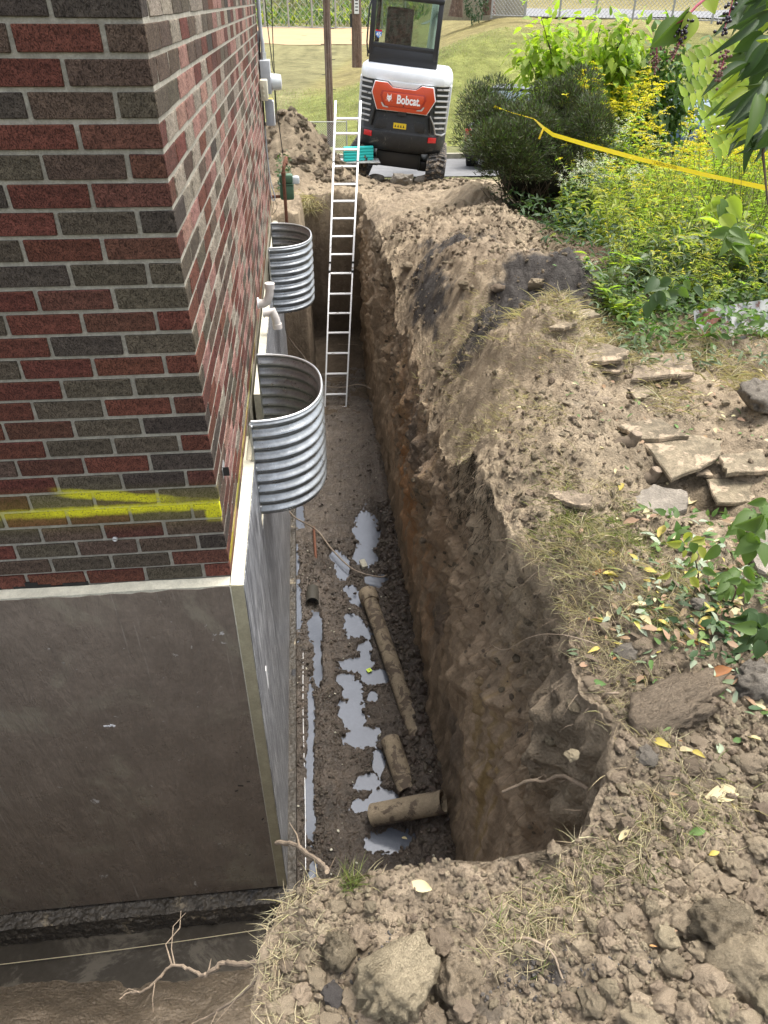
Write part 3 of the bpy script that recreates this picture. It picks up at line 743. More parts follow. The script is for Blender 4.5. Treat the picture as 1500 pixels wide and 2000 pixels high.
# ------------------------------------------------------------------ foam boards
def board(label, axis, a0, a1, z0, z1, t=.068, skew=0, facer='facer', front_end=None):
    """axis 'x': along x at y in [-t,0]; axis 'y': along y at x in [0,t]"""
    n = 40; jag = [random.uniform(-.006, .006)+.008*math.sin(i*.45) for i in range(n+1)]
    def P(s, d, z): return (a0+(a1-a0)*s, -d, z) if axis == 'x' else (d, a0+(a1-a0)*s, z)
    V = []; F = []
    for i in range(n+1):
        s = i/n; zt = z1+jag[i]*.25
        V += [P(s, .002, z0), P(s, t, z0), P(s, t+jag[i]*.35*0, zt-.003), P(s, .002, zt)]
    for i in range(n):
        b = i*4
        for k in range(4): F.append((b+k, b+(k+1) % 4, b+4+(k+1) % 4, b+4+k))
    F += [(0, 1, 2, 3), (n*4+3, n*4+2, n*4+1, n*4)]
    c0 = P(0, 0, z0)
    root = thing('foam_board', label, 'foam board', c0, 0, 'foam insulation boards on the foundation')
    me = MB(); me.v = V; me.f = F; o = me.obj('foam_core', M['foam'], root); o.location = tuple(-q for q in c0)
    # facer sheet, thin, torn along its top edge
    V = []; F = []
    for i in range(n+1):
        s = i/n; zt = z1-.006-abs(jag[i])*1.2
        for d in (t+.0015, t+.004):
            V += [P(s, d, z0+.002), P(s, d, zt)]
    for i in range(n):
        b = i*4; F += [(b, b+1, b+5, b+4), (b+2, b+6, b+7, b+3), (b+1, b+3, b+7, b+5), (b, b+4, b+6, b+2)]
    F += [(0, 2, 3, 1), (n*4, n*4+1, n*4+3, n*4+2)]
    me = MB(); me.v = V; me.f = F; o = me.obj('facer_sheet', M[facer], root); o.location = tuple(-q for q in c0)
    return root
FZ0, FZ1 = -5.46, -2.362
b1 = board('wide grey-brown foam board on the front foundation under the yellow painted line', 'x', -1.98, -.002, FZ0, FZ1)
b2 = board('grey-brown foam board on the front foundation cut off by the left edge, past the seam', 'x', -3.2, -1.986, FZ0-.02, FZ1-.008)
b3 = board('grey streaked foam board at the house corner below the near steel window well', 'y', -.071, 1.14, FZ0, FZ1, facer='facer_side')
b4 = board('low grey foam board under the near steel window well', 'y', 1.145, 2.28, FZ0, -2.93, facer='facer_side')
b5 = board('grey foam board with cream top edge between the two steel window wells', 'y', 2.285, 4.9, FZ0, -2.46, facer='facer_side')
b6 = board('low grey foam board under the far steel window well', 'y', 4.905, 6.15, FZ0, -2.9, facer='facer_side')
b7 = board('last grey foam board toward the ladder end of the foundation', 'y', 6.155, 8.06, FZ0, -2.55, facer='facer_side')
# tan end of the corner board and its white tape scrap
e = MB().span((.002, -.0745, FZ0+.01), (.066, -.0715, FZ1-.004)).obj('end_face', M['foam_tan'], b3); e.location = tuple(-v for v in b3.location)
e = MB().span((.072, .30, -3.62), (.0745, .345, -3.44)).obj('tape_scrap', M['letter'], b3, bevel=.0); e.location = tuple(-v for v in b3.location)
e = MB().tube([(.001, -.072, FZ0+.01), (.0015, -.0735, FZ1-.01)], .0035, 6).obj('torn_edge', M['foam'], b1); e.location = tuple(-v for v in b1.location)
sc_ = at(212, 1418, 1, -.075)
e = MB()
for i in range(5): e.box((sc_[0]+.012*i-.02, -.0745, sc_[2]+.006*math.sin(i*3)), (.016, .002, .012+.006*math.sin(i*5)), Matrix.Rotation(i*.6, 3, 'Y'))
e = e.obj('label_scrap', M['letter'], b1); e.location = tuple(-v for v in b1.location)
# black paint marks
e = MB()
for px, py, w_, h_ in [(470,1535,.035,.012),(462,1545,.02,.01),(485,1527,.02,.006),(462,1470,.006,.004),(483,1480,.006,.004),(485,1507,.005,.003),(488,1670,.008,.014),(478,1700,.006,.01),(513,1600,.01,.02)]:
    p = at(px, py, 1, -.075); e.box((p[0], -.0745, p[2]), (w_, .0016, h_), Matrix.Rotation(random.uniform(-.8, .8), 3, 'Y'))
e = e.obj('black_smudge', M['wire'], b1); e.location = tuple(-v for v in b1.location)

# ------------------------------------------------------------------ window wells
def well(label, yc, zt=-2.10, zb=-2.82, half=.515, proj=.455):
    root = thing('window_well', label, 'window well', (.072, yc, zb), 0, 'corrugated steel window wells')
    nu, nv = 72, 96; ribs = 8.5
    th = np.linspace(0, math.pi, nu); v = np.linspace(0, 1, nv)
    T, Vv = np.meshgrid(th, v)
    prof = .017*np.sin(Vv*ribs*2*math.pi)*sst(0, .05, Vv)*sst(0, .03, 1-Vv)
    e = 2.35
    def pos(off):
        cx = np.sign(np.cos(T))*np.abs(np.cos(T))**(2/e); sy = np.abs(np.sin(T))**(2/e)
        a, b = half+off, proj+off
        return np.stack([sy*b, cx*a, Vv*(zt-zb)], -1)
    o_ = pos(prof+.0015).reshape(-1, 3); i_ = pos(prof-.0015).reshape(-1, 3)
    n = len(o_)
    f1 = gridfaces(nv, nu); f2 = gridfaces(nv, nu, n)[:, ::-1]
    me = npmesh('corrugated_shell', np.concatenate([o_, i_]), np.concatenate([f1, f2]), M['galv'])
    link('corrugated_shell', me, root)
    # rolled rim
    tt = np.linspace(0, math.pi, 60)
    pts = [(abs(math.sin(a))**(2/e)*(proj+.004), math.copysign(abs(math.cos(a))**(2/e), math.cos(a))*(half+.004), zt-zb+.002) for a in tt]
    MB().tube(pts, .0085, 8).obj('rolled_rim', M['galv_edge'], root, smooth=True)
    for s in (-1, 1):
        fl = MB().span((-.012, s*half-.004, 0), (.002, s*(half+.05), zt-zb))
        f = fl.obj('flange', M['galv'], root)
        for k in range(5):
            MB().lathe([(.001, 0), (.010, 0), (.010, .005), (.006, .008), (.001, .008)], 8, Matrix.Translation(Vector((.002, s*(half+.028), .08+k*.155))) @ Matrix.Rotation(math.pi/2, 4, 'Y')).obj('bolt', M['galv_edge'], f)
    return root
well('near corrugated steel window well, largest, hanging over the trench', 1.685)
well('far corrugated steel window well nearer the ladder and gas meter', 5.53)

# ------------------------------------------------------------------ pipes on the wall
def elbow(p, label, L=.12, dirz=.6):
    root = thing('vent_elbow', label, 'pipe elbow', p, 0, 'white plastic pipe elbows on the side wall')
    r = .037
    a = [(0, 0, 0), (.05, -.005, -.005), (.085, -.01, .015), (.11, -.01, .055*dirz*1.6), (.118, -.01, .11*dirz*1.5)]
    MB().tube(a, r, 16).obj('bend', M['pvc'], root, smooth=True)
    e = Vector(a[-1]); d = Vector((.05, 0, dirz)).normalized()
    MB().tube([e-d*.01, e+d*.035], r*1.18, 16).obj('collar', M['pvc'], root, smooth=True)
    MB().tube([(0, 0, 0), (.012, 0, 0)], r*1.3, 16).obj('caulk', M['letter'], root)
    return root
elbow(tuple(at(503, 592, 0, .02)), 'white plastic pipe elbow turned up beside the far window well', dirz=.85)
p = at(514, 610, 0, .05); elbow(tuple(p), 'white plastic pipe elbow turned down, just under the upturned one', dirz=-.7)
p = at(436, 915, 0, .004)
cl = thing('metal_clip', 'small bent metal clip fixed low on the side brick wall near the corner', 'clip', tuple(p))
MB().prism([(-.045, .02), (.035, .03), (.05, .005), (.03, -.03), (-.045, -.035)], 0, .002, Matrix.Rotation(math.pi/2, 4, 'Y') @ Matrix.Rotation(math.pi/2, 4, 'Z')).obj('plate', M['galv_edge'], cl)
MB().box((.016, -.03, .0), (.032, .002, .05)).obj('tab', M['darkmetal'], cl)

# ------------------------------------------------------------------ meters
def ebox():
    p = at(512, 160, 1, 7.8)
    root = thing('electric_meter', 'grey electric meter box with round glass meter at the far end of the side wall', 'electric meter', (0, 7.75, -.98))
    MB().span((.012, -.16, .06), (.135, .14, .42)).obj('meter_box', M['grey_box'], root, bevel=.008)
    dome = MB().lathe([(.09, 0), (.092, .05), (.088, .10), (.08, .125), (.03, .135)], 24, Matrix.Translation(Vector((.136, 0, .18))) @ Matrix.Rotation(math.pi/2, 4, 'Y'))
    g = dome.obj('meter_dome', M['glass_cover'], root, smooth=True)
    MB().lathe([(.098, 0), (.098, .02)], 24, Matrix.Translation(Vector((.137, 0, .18))) @ Matrix.Rotation(math.pi/2, 4, 'Y')).obj('ring', M['galv_edge'], g)
    MB().tube([(.06, .02, .42), (.06, .02, .60), (.05, .02, .66), (.045, .02, 2.6)], .024, 10).obj('conduit', M['grey_box'], root, smooth=True)
    MB().tube([(.06, .02, .42), (.06, .02, .50)], .036, 10).obj('hub', M['galv_edge'], root)
ebox()
r = thing('telecom_box', 'cream plastic cable box below the electric meter on the side wall', 'utility box', (0, 7.35, -.96))
MB().span((.012, -.1, 0), (.10, .1, .22)).obj('case', M['cream_box'], r, bevel=.01)
for k in range(3): MB().lathe([(.001, 0), (.014, 0), (.014, .012), (.001, .016)], 8, Matrix.Translation(Vector((.05, -.101, .05+.05*k))) @ Matrix.Rotation(math.pi/2, 4, 'X')).obj('plug', M['cream_box'], r)
r = thing('disconnect_box', 'narrow pale grey box with yellow sticker, lowest box on the side wall', 'utility box', (0, 7.9, -1.30))
MB().span((.03, -.09, 0), (.13, .09, .30)).obj('case', M['grey_box'], r, bevel=.008)
MB().span((.131, -.085, .0), (.145, .085, .28)).obj('cover', M['sign'], r, bevel=.004)
MB().span((.05, -.05, .301), (.13, .05, .304)).obj('sticker', M['m_label'], r)
# wires
def wire(name, label, cat, pts, rad, mt, group=None, n=6, smoothn=6):
    pts = [Vector(p) for p in pts]; out = []
    for i in range(len(pts)-1):
        p0 = pts[max(i-1, 0)]; p1 = pts[i]; p2 = pts[i+1]; p3 = pts[min(i+2, len(pts)-1)]
        for k in range(smoothn):
            t = k/smoothn
            out.append(.5*((2*p1)+(-p0+p2)*t+(2*p0-5*p1+4*p2-p3)*t*t+(-p0+3*p1-3*p2+p3)*t**3))
    out.append(pts[-1]); o0 = out[0].copy()
    o = MB().tube([q-o0 for q in out], rad, n).obj(name, mt, smooth=True); o.location = o0
    return tag(o, label, cat, group)
def P(px, py, ax, v): return tuple(at(px, py, ax, v))
wire('cable', 'black cable slanting down from the top left to behind the round meter', 'cable', [P(508, -40, 1, 8.1), P(517, 0, 1, 8.1), P(525, 70, 1, 8.1), P(534, 140, 1, 8.1)], .006, M['wire'])
wire('cable', 'black cable running straight down beside the utility pole view to the round meter', 'cable', [P(526, -40, 1, 8.2), P(530, 0, 1, 8.2), P(533, 80, 1, 8.2), P(536, 145, 1, 8.2)], .006, M['wire'])
wire('cable', 'long black cable hanging below the meter down to the rusty gas pipe', 'cable', [P(537, 170, 1, 8.1), P(541, 220, 1, 8.1), P(547, 260, 1, 8.15), P(553, 305, 1, 8.2)], .006, M['wire'])
wire('cable', 'black cable hanging below the meter into the soil heap', 'cable', [P(536, 172, 1, 8.0), P(538, 205, 1, 8.0), P(539, 240, 1, 8.0)], .006, M['wire'])
wire('cable', 'grey service cable down the far edge of the brick wall to the gas meter', 'cable', [P(503, 60, 1, 7.9), P(508, 130, 1, 7.9), P(515, 215, 1, 7.9), P(521, 290, 1, 7.9), P(528, 350, 1, 7.9), P(537, 385, 1, 7.9), P(531, 388, 1, 7.9), P(523, 340, 1, 7.9)], .008, M['grey_box'])
wire('cable', 'black cable along the wall edge under the grey boxes', 'cable', [P(505, 0, 1, 7.85), P(507, 100, 1, 7.85), P(513, 190, 1, 7.85), P(517, 245, 1, 7.85)], .010, M['wire'])
wire('cable', 'thin black loop of cable under the gas meter at the wall', 'cable', [P(536, 388, 1, 7.95), P(541, 405, 1, 7.95), P(531, 420, 1, 7.95), P(534, 400, 1, 7.95), P(532, 385, 1, 7.95)], .003, M['wire'])
# gas meter
gp = at(562, 398, 1, 8.2)
r = thing('gas_meter', 'green gas meter on a rusty pipe past the far window well', 'gas meter', tuple(gp))
s_ = .0097
MB().span((-.10, -.07, .06), (.10, .07, .26)).obj('body_lower', M['meter_green'], r, bevel=.03)
MB().span((-.105, -.075, .26), (.105, .075, .275)).obj('seam', M['meter_green'], r, bevel=.004)
MB().span((-.10, -.07, .276), (.10, .07, .40)).obj('body_upper', M['meter_green'], r, bevel=.035)
g = MB().span((.08, -.05, .27), (.19, .05, .37)).obj('index_cover', M['glass_cover'], r, bevel=.02)
MB().tube([(-.03, -.09, -.30), (-.03, -.09, .42), (-.02, -.08, .50), (.01, 0, .56), (.02, .06, .60)], .024, 12).obj('riser_pipe', M['rust'], r, smooth=True)
MB().tube([(-.03, -.09, .40), (-.03, -.09, .44)], .034, 10).obj('union_nut', M['rust'], r)
MB().tube([(.0, -.03, .53), (.01, 0, .56)], .034, 10).obj('union_nut', M['rust'], r)
MB().tube([(-.28, 0, .10), (-.05, 0, .10)], .022, 10).obj('inlet_pipe', M['rust'], r)

# ------------------------------------------------------------------ ladder
lr = thing('ladder', 'white aluminium extension ladder leaning out of the trench', 'ladder', (.82, 8.25, FLOOR+.02))
B0 = np.array([.82, 8.25, FLOOR+.02]); T0 = at(680, 198, 1, 11.45); T0 = np.array(T0)
def L(t, s):   # t 0..1 up, s -1..1 across
    w2 = .185+.035*t
    c = B0+(T0-B0)*t; return Vector(tuple(c-B0))+Vector((s*w2, -.008*s, 0))
dv = (L(1, 0)-L(0, 0)).normalized()
for s in (-1, 1):
    for k, (a, b) in enumerate(((0, .44), (.445, .80), (.805, 1))):
        w_ = .013+.003*k; p0, p1 = L(a, s), L(b, s)
        q = MB(); side = Vector((1, 0, 0)); nn = dv.cross(side).normalized()
        for e0 in (p0, p1): pass
        vs = [p+side*sx*w_+nn*sy*.03 for p in (p0, p1) for sx, sy in ((-1, -1), (1, -1), (1, 1), (-1, 1))]
        q.add(vs, [(0, 1, 2, 3), (4, 7, 6, 5), (0, 4, 5, 1), (1, 5, 6, 2), (2, 6, 7, 3), (3, 7, 4, 0)])
        q.obj('rail', M['alu'], lr, bevel=.003)
    for a in (.44, .80, .47):
        MB().box(L(a, s), (.038, .07, .07)).obj('hinge_lock', M['darkmetal'] if a != .80 else M['galv_edge'], lr, bevel=.006)
for px in (232,261,292,325,360,393,427,462,497,534,574,612,650,690,730,770,797):
    # find t whose projection matches the rung height
    lo, hi = 0., 1.
    for _ in range(30):
        md = (lo+hi)/2; c = B0+(T0-B0)*md; d = c-CAMP; yy = 1000-CF*(d@_U2)/(d@_F)
        if yy > px: lo = md
        else: hi = md
    a, b = L(lo, -1), L(lo, 1)
    q = MB(); nn = dv.cross(Vector((1, 0, 0))).normalized()
    vs = [p+dv*sx*.016+nn*sy*.02 for p in (a+Vector((.012, 0, 0)), b-Vector((.012, 0, 0))) for sx, sy in ((-1, -1), (1, -1), (1, 1), (-1, 1))]
    q.add(vs, [(0, 1, 2, 3), (4, 7, 6, 5), (0, 4, 5, 1), (1, 5, 6, 2), (2, 6, 7, 3), (3, 7, 4, 0)])
    q.obj('rung', M['alu'], lr, bevel=.003, seg=1)

# ------------------------------------------------------------------ pipes and hoses in the trench
FP = FLOOR+.09
wire('hose', 'thin tan hose drooping from under the near window well across the puddles', 'hose',
     [P(556, 985, 2, -5.2), P(575, 1010, 2, -5.35), P(618, 1035, 2, FP), P(650, 1075, 2, FP), P(690, 1112, 2, FP), P(735, 1126, 2, FP), P(756, 1122, 2, FP), P(757, 1100, 0, 1.34), P(752, 1060, 0, 1.36), P(760, 1030, 0, 1.42)], .011, M['hose'])
wire('hose', 'thin tan hose from under the far window well to the ladder foot', 'hose',
     [P(556, 610, 1, 6.9), P(560, 650, 1, 7.1), P(575, 675, 1, 7.4), P(592, 695, 1, 7.6), P(610, 725, 1, 7.7), P(630, 752, 2, FP+.15), P(665, 757, 2, FP+.12), P(700, 751, 2, FP+.1), P(725, 762, 2, FP+.1), P(728, 795, 2, FP)], .011, M['hose'])
def pipe(label, p0, p1, r, mt, hub=False, holes=(), group=None, open0=False, cat='drain pipe', name='drain_pipe'):
    p0, p1 = Vector(p0), Vector(p1); L_ = (p1-p0).length; d = (p1-p0)/L_
    root = thing(name, label, cat, p0, 0, group)
    q = d.to_track_quat('Z', 'Y').to_matrix().to_4x4()
    prof = [(r*.86, L_-.04), (r*.86, 0), (r, 0), (r, L_), (r*.86, L_), (r*.86, L_-.04)]
    n = 28; m_ = MB(); ks = 14
    pr = [(r*.85, .25*L_), (r*.85, 0), (r*.97, 0)]+[(r, L_*i/ks) for i in range(ks+1)]+[(r*.85, L_), (r*.85, L_*.75)]
    vs = []
    for rr, z in pr:
        for j in range(n):
            a = 2*math.pi*j/n; vs.append(q @ Vector((rr*math.cos(a), rr*math.sin(a), z+.008*math.sin(a*3)*(0 < z < L_))))
    m_.add(vs, [(i*n+j, i*n+(j+1) % n, (i+1)*n+(j+1) % n, (i+1)*n+j) for i in range(len(pr)-1) for j in range(n)])
    m_.obj('barrel', mt, root, smooth=True)
    for zz in (.05, L_-.05):
        MB().lathe([(.001, zz-.002), (r*.84, zz-.002), (r*.84, zz+.002), (.001, zz+.002)], 20, q).obj('hollow', M['m_dark'], root)  # dark disc added inside each end as the shade of the bore
    if hub:
        MB().lathe([(r*.9, -.02), (r*1.28, -.02), (r*1.32, .02), (r*1.3, .13), (r*1.15, .15), (r*.98, .15)], 28, q).obj('hub', mt, root, smooth=True)
    for (t, ang) in holes:
        c_ = q @ Vector((r*math.cos(ang)*.995, r*math.sin(ang)*.995, t*L_)); nrm = (q @ Vector((math.cos(ang), math.sin(ang), 0))).normalized()
        qq = nrm.to_track_quat('Z', 'Y').to_matrix().to_4x4(); qq.translation = c_
        MB().lathe([(.001, 0), (.017, 0), (.017, .004), (.001, .0045)], 10, qq).obj('drain_hole', M['m_dark'], root)  # dark disc on the barrel stands for the shade in the hole
    return root
RZ = FLOOR+.12
pipe('long muddy clay drain pipe with hub running along the cut', P(718, 1160, 2, RZ), P(824, 1462, 2, RZ-.02), .085, M['clay'], hub=True, group='muddy drain pipes in the trench')
pipe('short perforated muddy pipe piece lying past the end of the long pipe', P(762, 1445, 2, RZ), P(797, 1548, 2, RZ-.03), .090, M['clay'], group='muddy drain pipes in the trench', holes=[(.2, -.2), (.45, -.2), (.7, -.2), (.9, -.2)])
hp = pipe('muddy drain pipe lying crosswise with its open end to the cut', P(728, 1592, 2, RZ+.01), P(866, 1566, 2, RZ+.30), .095, M['clay'], group='muddy drain pipes in the trench', holes=[(.35, .15), (.6, .15), (.85, .15)])
pipe('buried dark pipe with its open round mouth facing the camera', P(610, 1178, 2, FLOOR+.09), tuple(Vector(P(610, 1178, 2, FLOOR+.09))+Vector((.01, .30, -.06))), .075, M['blackpipe'], name='buried_pipe')
wire('iron_rod', 'rusty straight rod lying in the mud left of the puddles', 'rod', [P(613, 1030, 2, FP), P(617, 1090, 2, FP-.01), P(622, 1140, 2, FP-.03)], .018, M['rust'])
q = at(710, 1102, 2, FLOOR+.06)
o = MB().box((0, 0, 0), (.075, .15, .05), Matrix.Rotation(.2, 3, 'Z')).obj('foam_scrap', M['foam'], bevel=.008); o.location = tuple(q); tag(o, 'small cream foam scrap beside the puddle and hose', 'foam scrap')
o = MB().box((0, 0, 0), (.05, .05, .006), Matrix.Rotation(.4, 3, 'Z')).obj('lime_chip', mat('lime_chip', (.55, .7, .08), rough=.5), bevel=.001); o.location = P(721, 1309, 2, FLOOR+.03); tag(o, 'tiny bright lime chip floating in the middle puddle', 'chip')
# thin white line added as the bright edge of the gutter water
wire('string_line', 'thin white line added as the bright water edge in the gutter along the foundation', 'string', [P(592, 1275, 2, FLOOR+.05), P(592, 1400, 2, FLOOR+.04), P(596, 1560, 2, FLOOR+.04), P(597, 1700, 2, FLOOR+.05)], .003, M['letter'], n=5)
wire('string_line', 'thin tan string over the murky water along the front footing', 'string', [(-2.6, -.33, FLOOR+.045), (-1.2, -.31, FLOOR+.05), (-.05, -.27, FLOOR+.06)], .0028, M['straw'], n=5)

# ================================================================== LOOSE SOIL, CLODS, STONES
def ico(sub):
    b = bmesh.new(); bmesh.ops.create_icosphere(b, subdivisions=sub, radius=1)
    V = np.array([v.co[:] for v in b.verts]); F = np.array([[v.index for v in f.verts] for f in b.faces]); b.free(); return V, F
ICO = {k: ico(k) for k in (1, 2, 3, 4)}
def clodshape(sub, seed, flat=.75, amp=.35, angular=.0):
    V, F = ICO[sub]; V = V.copy(); amp = amp*1.25 if sub > 2 else amp; r = 1+amp*fbm(V[:, 0]*1.3+seed*9, V[:, 1]*1.3, V[:, 2]*1.3, 4, seed, .55)
    if sub > 2: r = r + .75*np.abs(fbm(V[:, 0]*2.6+seed, V[:, 1]*2.6, V[:, 2]*2.6, 4, seed+3, .6))-.16+.30*fbm(V[:, 0]*7, V[:, 1]*7, V[:, 2]*7, 3, seed+7, .65)+.12*fbm(V[:, 0]*19, V[:, 1]*19, V[:, 2]*19, 2, seed+9)
    if True:
        rng = np.random.default_rng(seed)
        for _ in range(12 if angular else 6):
            n = rng.normal(size=3); n /= np.linalg.norm(n); d = rng.uniform(.55, .85); p = V*r[:, None]
            q = p@n; r = np.where(q > d, r*(d+.35*(q-d))/np.maximum(q, 1e-6), r)
    V = V*r[:, None]; V[:, 2] *= flat; return V, F
CL = {}
def clodmesh(sub, seed, mt, **k):
    key = (sub, seed, mt, str(k))
    if key not in CL:
        V, F = clodshape(sub, seed, **k); CL[key] = npmesh('dirt_clod', V, F, M[mt], smooth=sub > 3)
    return CL[key]
def place_clod(px, py, wpx, hpx, label, mt='clod', sub=3, name='dirt_clod', cat='dirt clod', group=None, flat=.8, angular=0, seed=None):
    p = ground(px, py+hpx*.30); d = p-CAMP; zc = d@_F
    r = wpx/2*zc/CF; r2 = r*min(1.2, max(.42, hpx/wpx*1.1))
    o = link(name, clodmesh(sub, seed if seed is not None else random.randint(1, 9), mt, flat=flat, angular=angular))
    o.location = (p[0], p[1], float(ztop(p[0], p[1]))+r2*.35*flat); o.scale = (r*1.22, r2*1.22, r2*1.2); o.rotation_euler = (0, 0, random.uniform(-.5, .5))
    tag(o, label, cat, group); return o
CG = 'loose clods of soil on the near ground'
place_clod(780, 1878, 140, 118, 'biggest pale tan clod in the near ground, bottom centre, shading a small hollow', sub=4, seed=3, group=CG)
place_clod(893, 1897, 82, 90, 'tan clod touching the right side of the biggest clod', sub=4, seed=5, group=CG)
place_clod(668, 1846, 60, 62, 'grey-brown lump left of the biggest clod', 'clod_brown', sub=4, seed=2, group=CG)
place_clod(703, 1822, 36, 42, 'small clod just above left of the biggest clod', sub=3, group=CG)
place_clod(657, 1768, 34, 30, 'smooth rounded clod near the trench corner grass', sub=3, group=CG)
place_clod(697, 1769, 24, 24, 'round small clod between the smooth clod and the cream leaf', sub=3, group=CG)
place_clod(722, 1768, 24, 24, 'small clod left of the charcoal crumbs', 'clod_brown', sub=3, group=CG)
place_clod(652, 1937, 40, 36, 'dark grey lump left below the biggest clod', 'clod_dark', sub=3, group=CG)
place_clod(690, 1948, 42, 40, 'tan lump directly left below the biggest clod', sub=3, group=CG)
place_clod(860, 1832, 46, 40, 'brown lump above the right-hand neighbour of the biggest clod', 'clod_brown', sub=3, group=CG)
place_clod(718, 1978, 60, 55, 'tan wedge-shaped lump at the bottom edge below the biggest clod', sub=4, seed=7, angular=1, group=CG)
place_clod(1303, 1372, 212, 82, 'long loaf-shaped brown soil block lying at the rim of the cut', 'clod_brown', sub=4, seed=4, group=CG, flat=.9)
place_clod(1262, 1472, 46, 46, 'flat-faced grey stone below the loaf-shaped soil block', 'rock', name='stone', cat='stone', angular=1, group='loose stones', flat=.7)
place_clod(1224, 1272, 50, 38, 'angular brown stone above the left end of the soil block', 'rock', name='stone', cat='stone', angular=1, group='loose stones')
place_clod(1254, 1262, 46, 38, 'darker angular stone touching the litter above the soil block', 'clod_brown', name='stone', cat='stone', angular=1, group='loose stones')
place_clod(1482, 1318, 100, 84, 'large grey stone cut by the right edge beside the leaf litter', 'rock', name='stone', cat='stone', angular=1, group='loose stones', sub=4)
place_clod(1485, 770, 74, 70, 'large squared tan stone at the right edge above the slabs', 'rock', name='stone', cat='stone', angular=1, group='loose stones', sub=4)
place_clod(1365, 1182, 34, 26, 'small brown stone in the leaf litter', 'rock', name='stone', cat='stone', angular=1, group='loose stones')
place_clod(1450, 1876, 112, 120, 'huge rough clod at the right edge near the bottom corner', 'clod', sub=4, seed=6, group=CG)
place_clod(1488, 1925, 70, 80, 'pale tan block cut by the right edge near the bottom corner', sub=4, seed=8, angular=1, group=CG)
place_clod(1335, 1790, 70, 52, 'dark-based clod uphill of the huge rough clod', sub=4, seed=1, group=CG)
place_clod(1405, 1795, 90, 84, 'broad brown clod touching the huge rough clod from above', 'clod_brown', sub=4, seed=9, group=CG)
for i, (px, py, w_, h_) in enumerate([(1232,1785,44,36),(1205,1795,34,30),(1300,1828,44,38),(1250,1800,28,24),(1287,1802,34,26),(1310,1880,52,38),(1365,1850,40,34),
        (1232,1912,32,38),(1160,1950,44,52),(1300,1950,54,48),(1248,1982,70,52),(1338,1978,42,46),(1410,1968,52,42),(1382,1905,60,54),(1458,1985,50,40),(1108,1948,28,24),
        (1075,1930,24,26),(1180,1880,30,28),(1412,1722,48,34),(1482,1650,44,36),(1462,1490,50,34),(1400,1500,36,28),(1350,1496,40,30),(1300,1520,30,22),(1338,1690,34,26),
        (1440,1690,40,34),(1470,1750,44,36),(1190,1840,26,22),(1010,1852,18,16),(1490,1580,40,34),(1120,1470,26,22),(620,1905,34,36),(590,1935,36,34),(560,1965,44,36),(608,1968,40,34),
        (640,1990,50,36),(800,1972,38,36),(845,1985,50,36),(905,1965,44,34),(925,1935,24,20),(560,1885,26,24),(600,1860,30,28),(575,1825,22,20),(630,1815,28,22),(745,1722,22,22),
        (1030,975,24,20),(1045,555,30,22),(862,715,24,18),(800,520,26,20),(975,560,26,18),(905,560,22,16),(1360,1450,36,24),(1150,1330,24,20),(1180,1225,22,18),(1212,1262,20,14)]):
    place_clod(px, py, w_, h_, 'loose lump of soil among the crumbs, too like its neighbours to single out',
               random.choice(['clod', 'clod', 'clod_brown']), sub=3, group='look-alike soil lumps in the crumbs')
def scatter(name, T, F, pos, scale, mt, rot=None, parent=None, kind='stuff', smooth=True, tilt=1.2):
    """join many copies of a template (arrays) into one mesh"""
    n = len(pos); a = RNG.uniform(0, 2*math.pi, n) if rot is None else rot
    b_ = RNG.uniform(-tilt, tilt, n)
    ca, sa, cb, sb = np.cos(a), np.sin(a), np.cos(b_), np.sin(b_)
    V = T[None]*scale[:, None, :]
    x, y, z = V[..., 0], V[..., 1], V[..., 2]
    y2_, z2 = y*cb[:, None]-z*sb[:, None], y*sb[:, None]+z*cb[:, None]
    X_, Y_ = x*ca[:, None]-y2_*sa[:, None], x*sa[:, None]+y2_*ca[:, None]
    V = np.stack([X_, Y_, z2], -1)+pos[:, None, :]
    Fs = (F[None]+(np.arange(n)*len(T))[:, None, None]).reshape(-1, F.shape[1])
    return npmesh(name, V.reshape(-1, 3), Fs, mt, smooth=smooth)
def crumbs(name, n, xr, yr, smin, smax, mt, dens=None, sub=1, power=2.6, zf=None, merge=3):
    for sd in range(merge):
        V, F = clodshape(sub, sd+1, .8, .6, angular=1)
        k = n//merge
        x = RNG.uniform(*xr, k*4); y = RNG.uniform(*yr, k*4)
        if dens is not None:
            keep = RNG.uniform(0, 1, len(x)) < dens(x, y); x, y = x[keep], y[keep]
        x, y = x[:k], y[:k]; z = (zf or ztop)(x, y)
        s = smin+(smax-smin)*RNG.uniform(0, 1, len(x))**power
        sc = s[:, None]*RNG.uniform(.55, 1.35, (len(x), 3))
        me = scatter(name, V, F, np.stack([x, y, z+s*.15], -1), sc, M[mt], smooth=False)
        link(name, me, kind='stuff')
inb = lambda x, y: (x > np.interp(y, ys, xlip(ys))+.02).astype(float)
crumbs('soil_crumbs', 9000, (.15, 2.2), (-2.6, -1.2), .003, .020, 'clod', lambda x, y: inb(x, y)*(.3+.7*sst(-.15, .25, fbm(x*3, y*3, 0, 3, 201))))
crumbs('soil_crumbs', 1500, (.9, 2.6), (-2.5, -1.0), .008, .042, 'clod', lambda x, y: inb(x, y)*sst(.1, .8, (x-.7)-.2*(y+2)))
crumbs('soil_crumbs', 6500, (.15, 2.4), (-2.6, .2), .0025, .016, 'clod_brown', lambda x, y: inb(x, y)*(.3+.7*sst(-.2, .2, fbm(x*2.5, y*2.5, 0, 3, 203))))
crumbs('charcoal_crumbs', 700, (.4, 1.4), (-2.25, -1.85), .003, .010, 'clod_dark', lambda x, y: np.clip(gau(x, y, .62, -1.98, .14, .07)+gau(x, y, 1.05, -2.05, .16, .06)+gau(x, y, .5, -2.13, .08, .06), 0, 1))
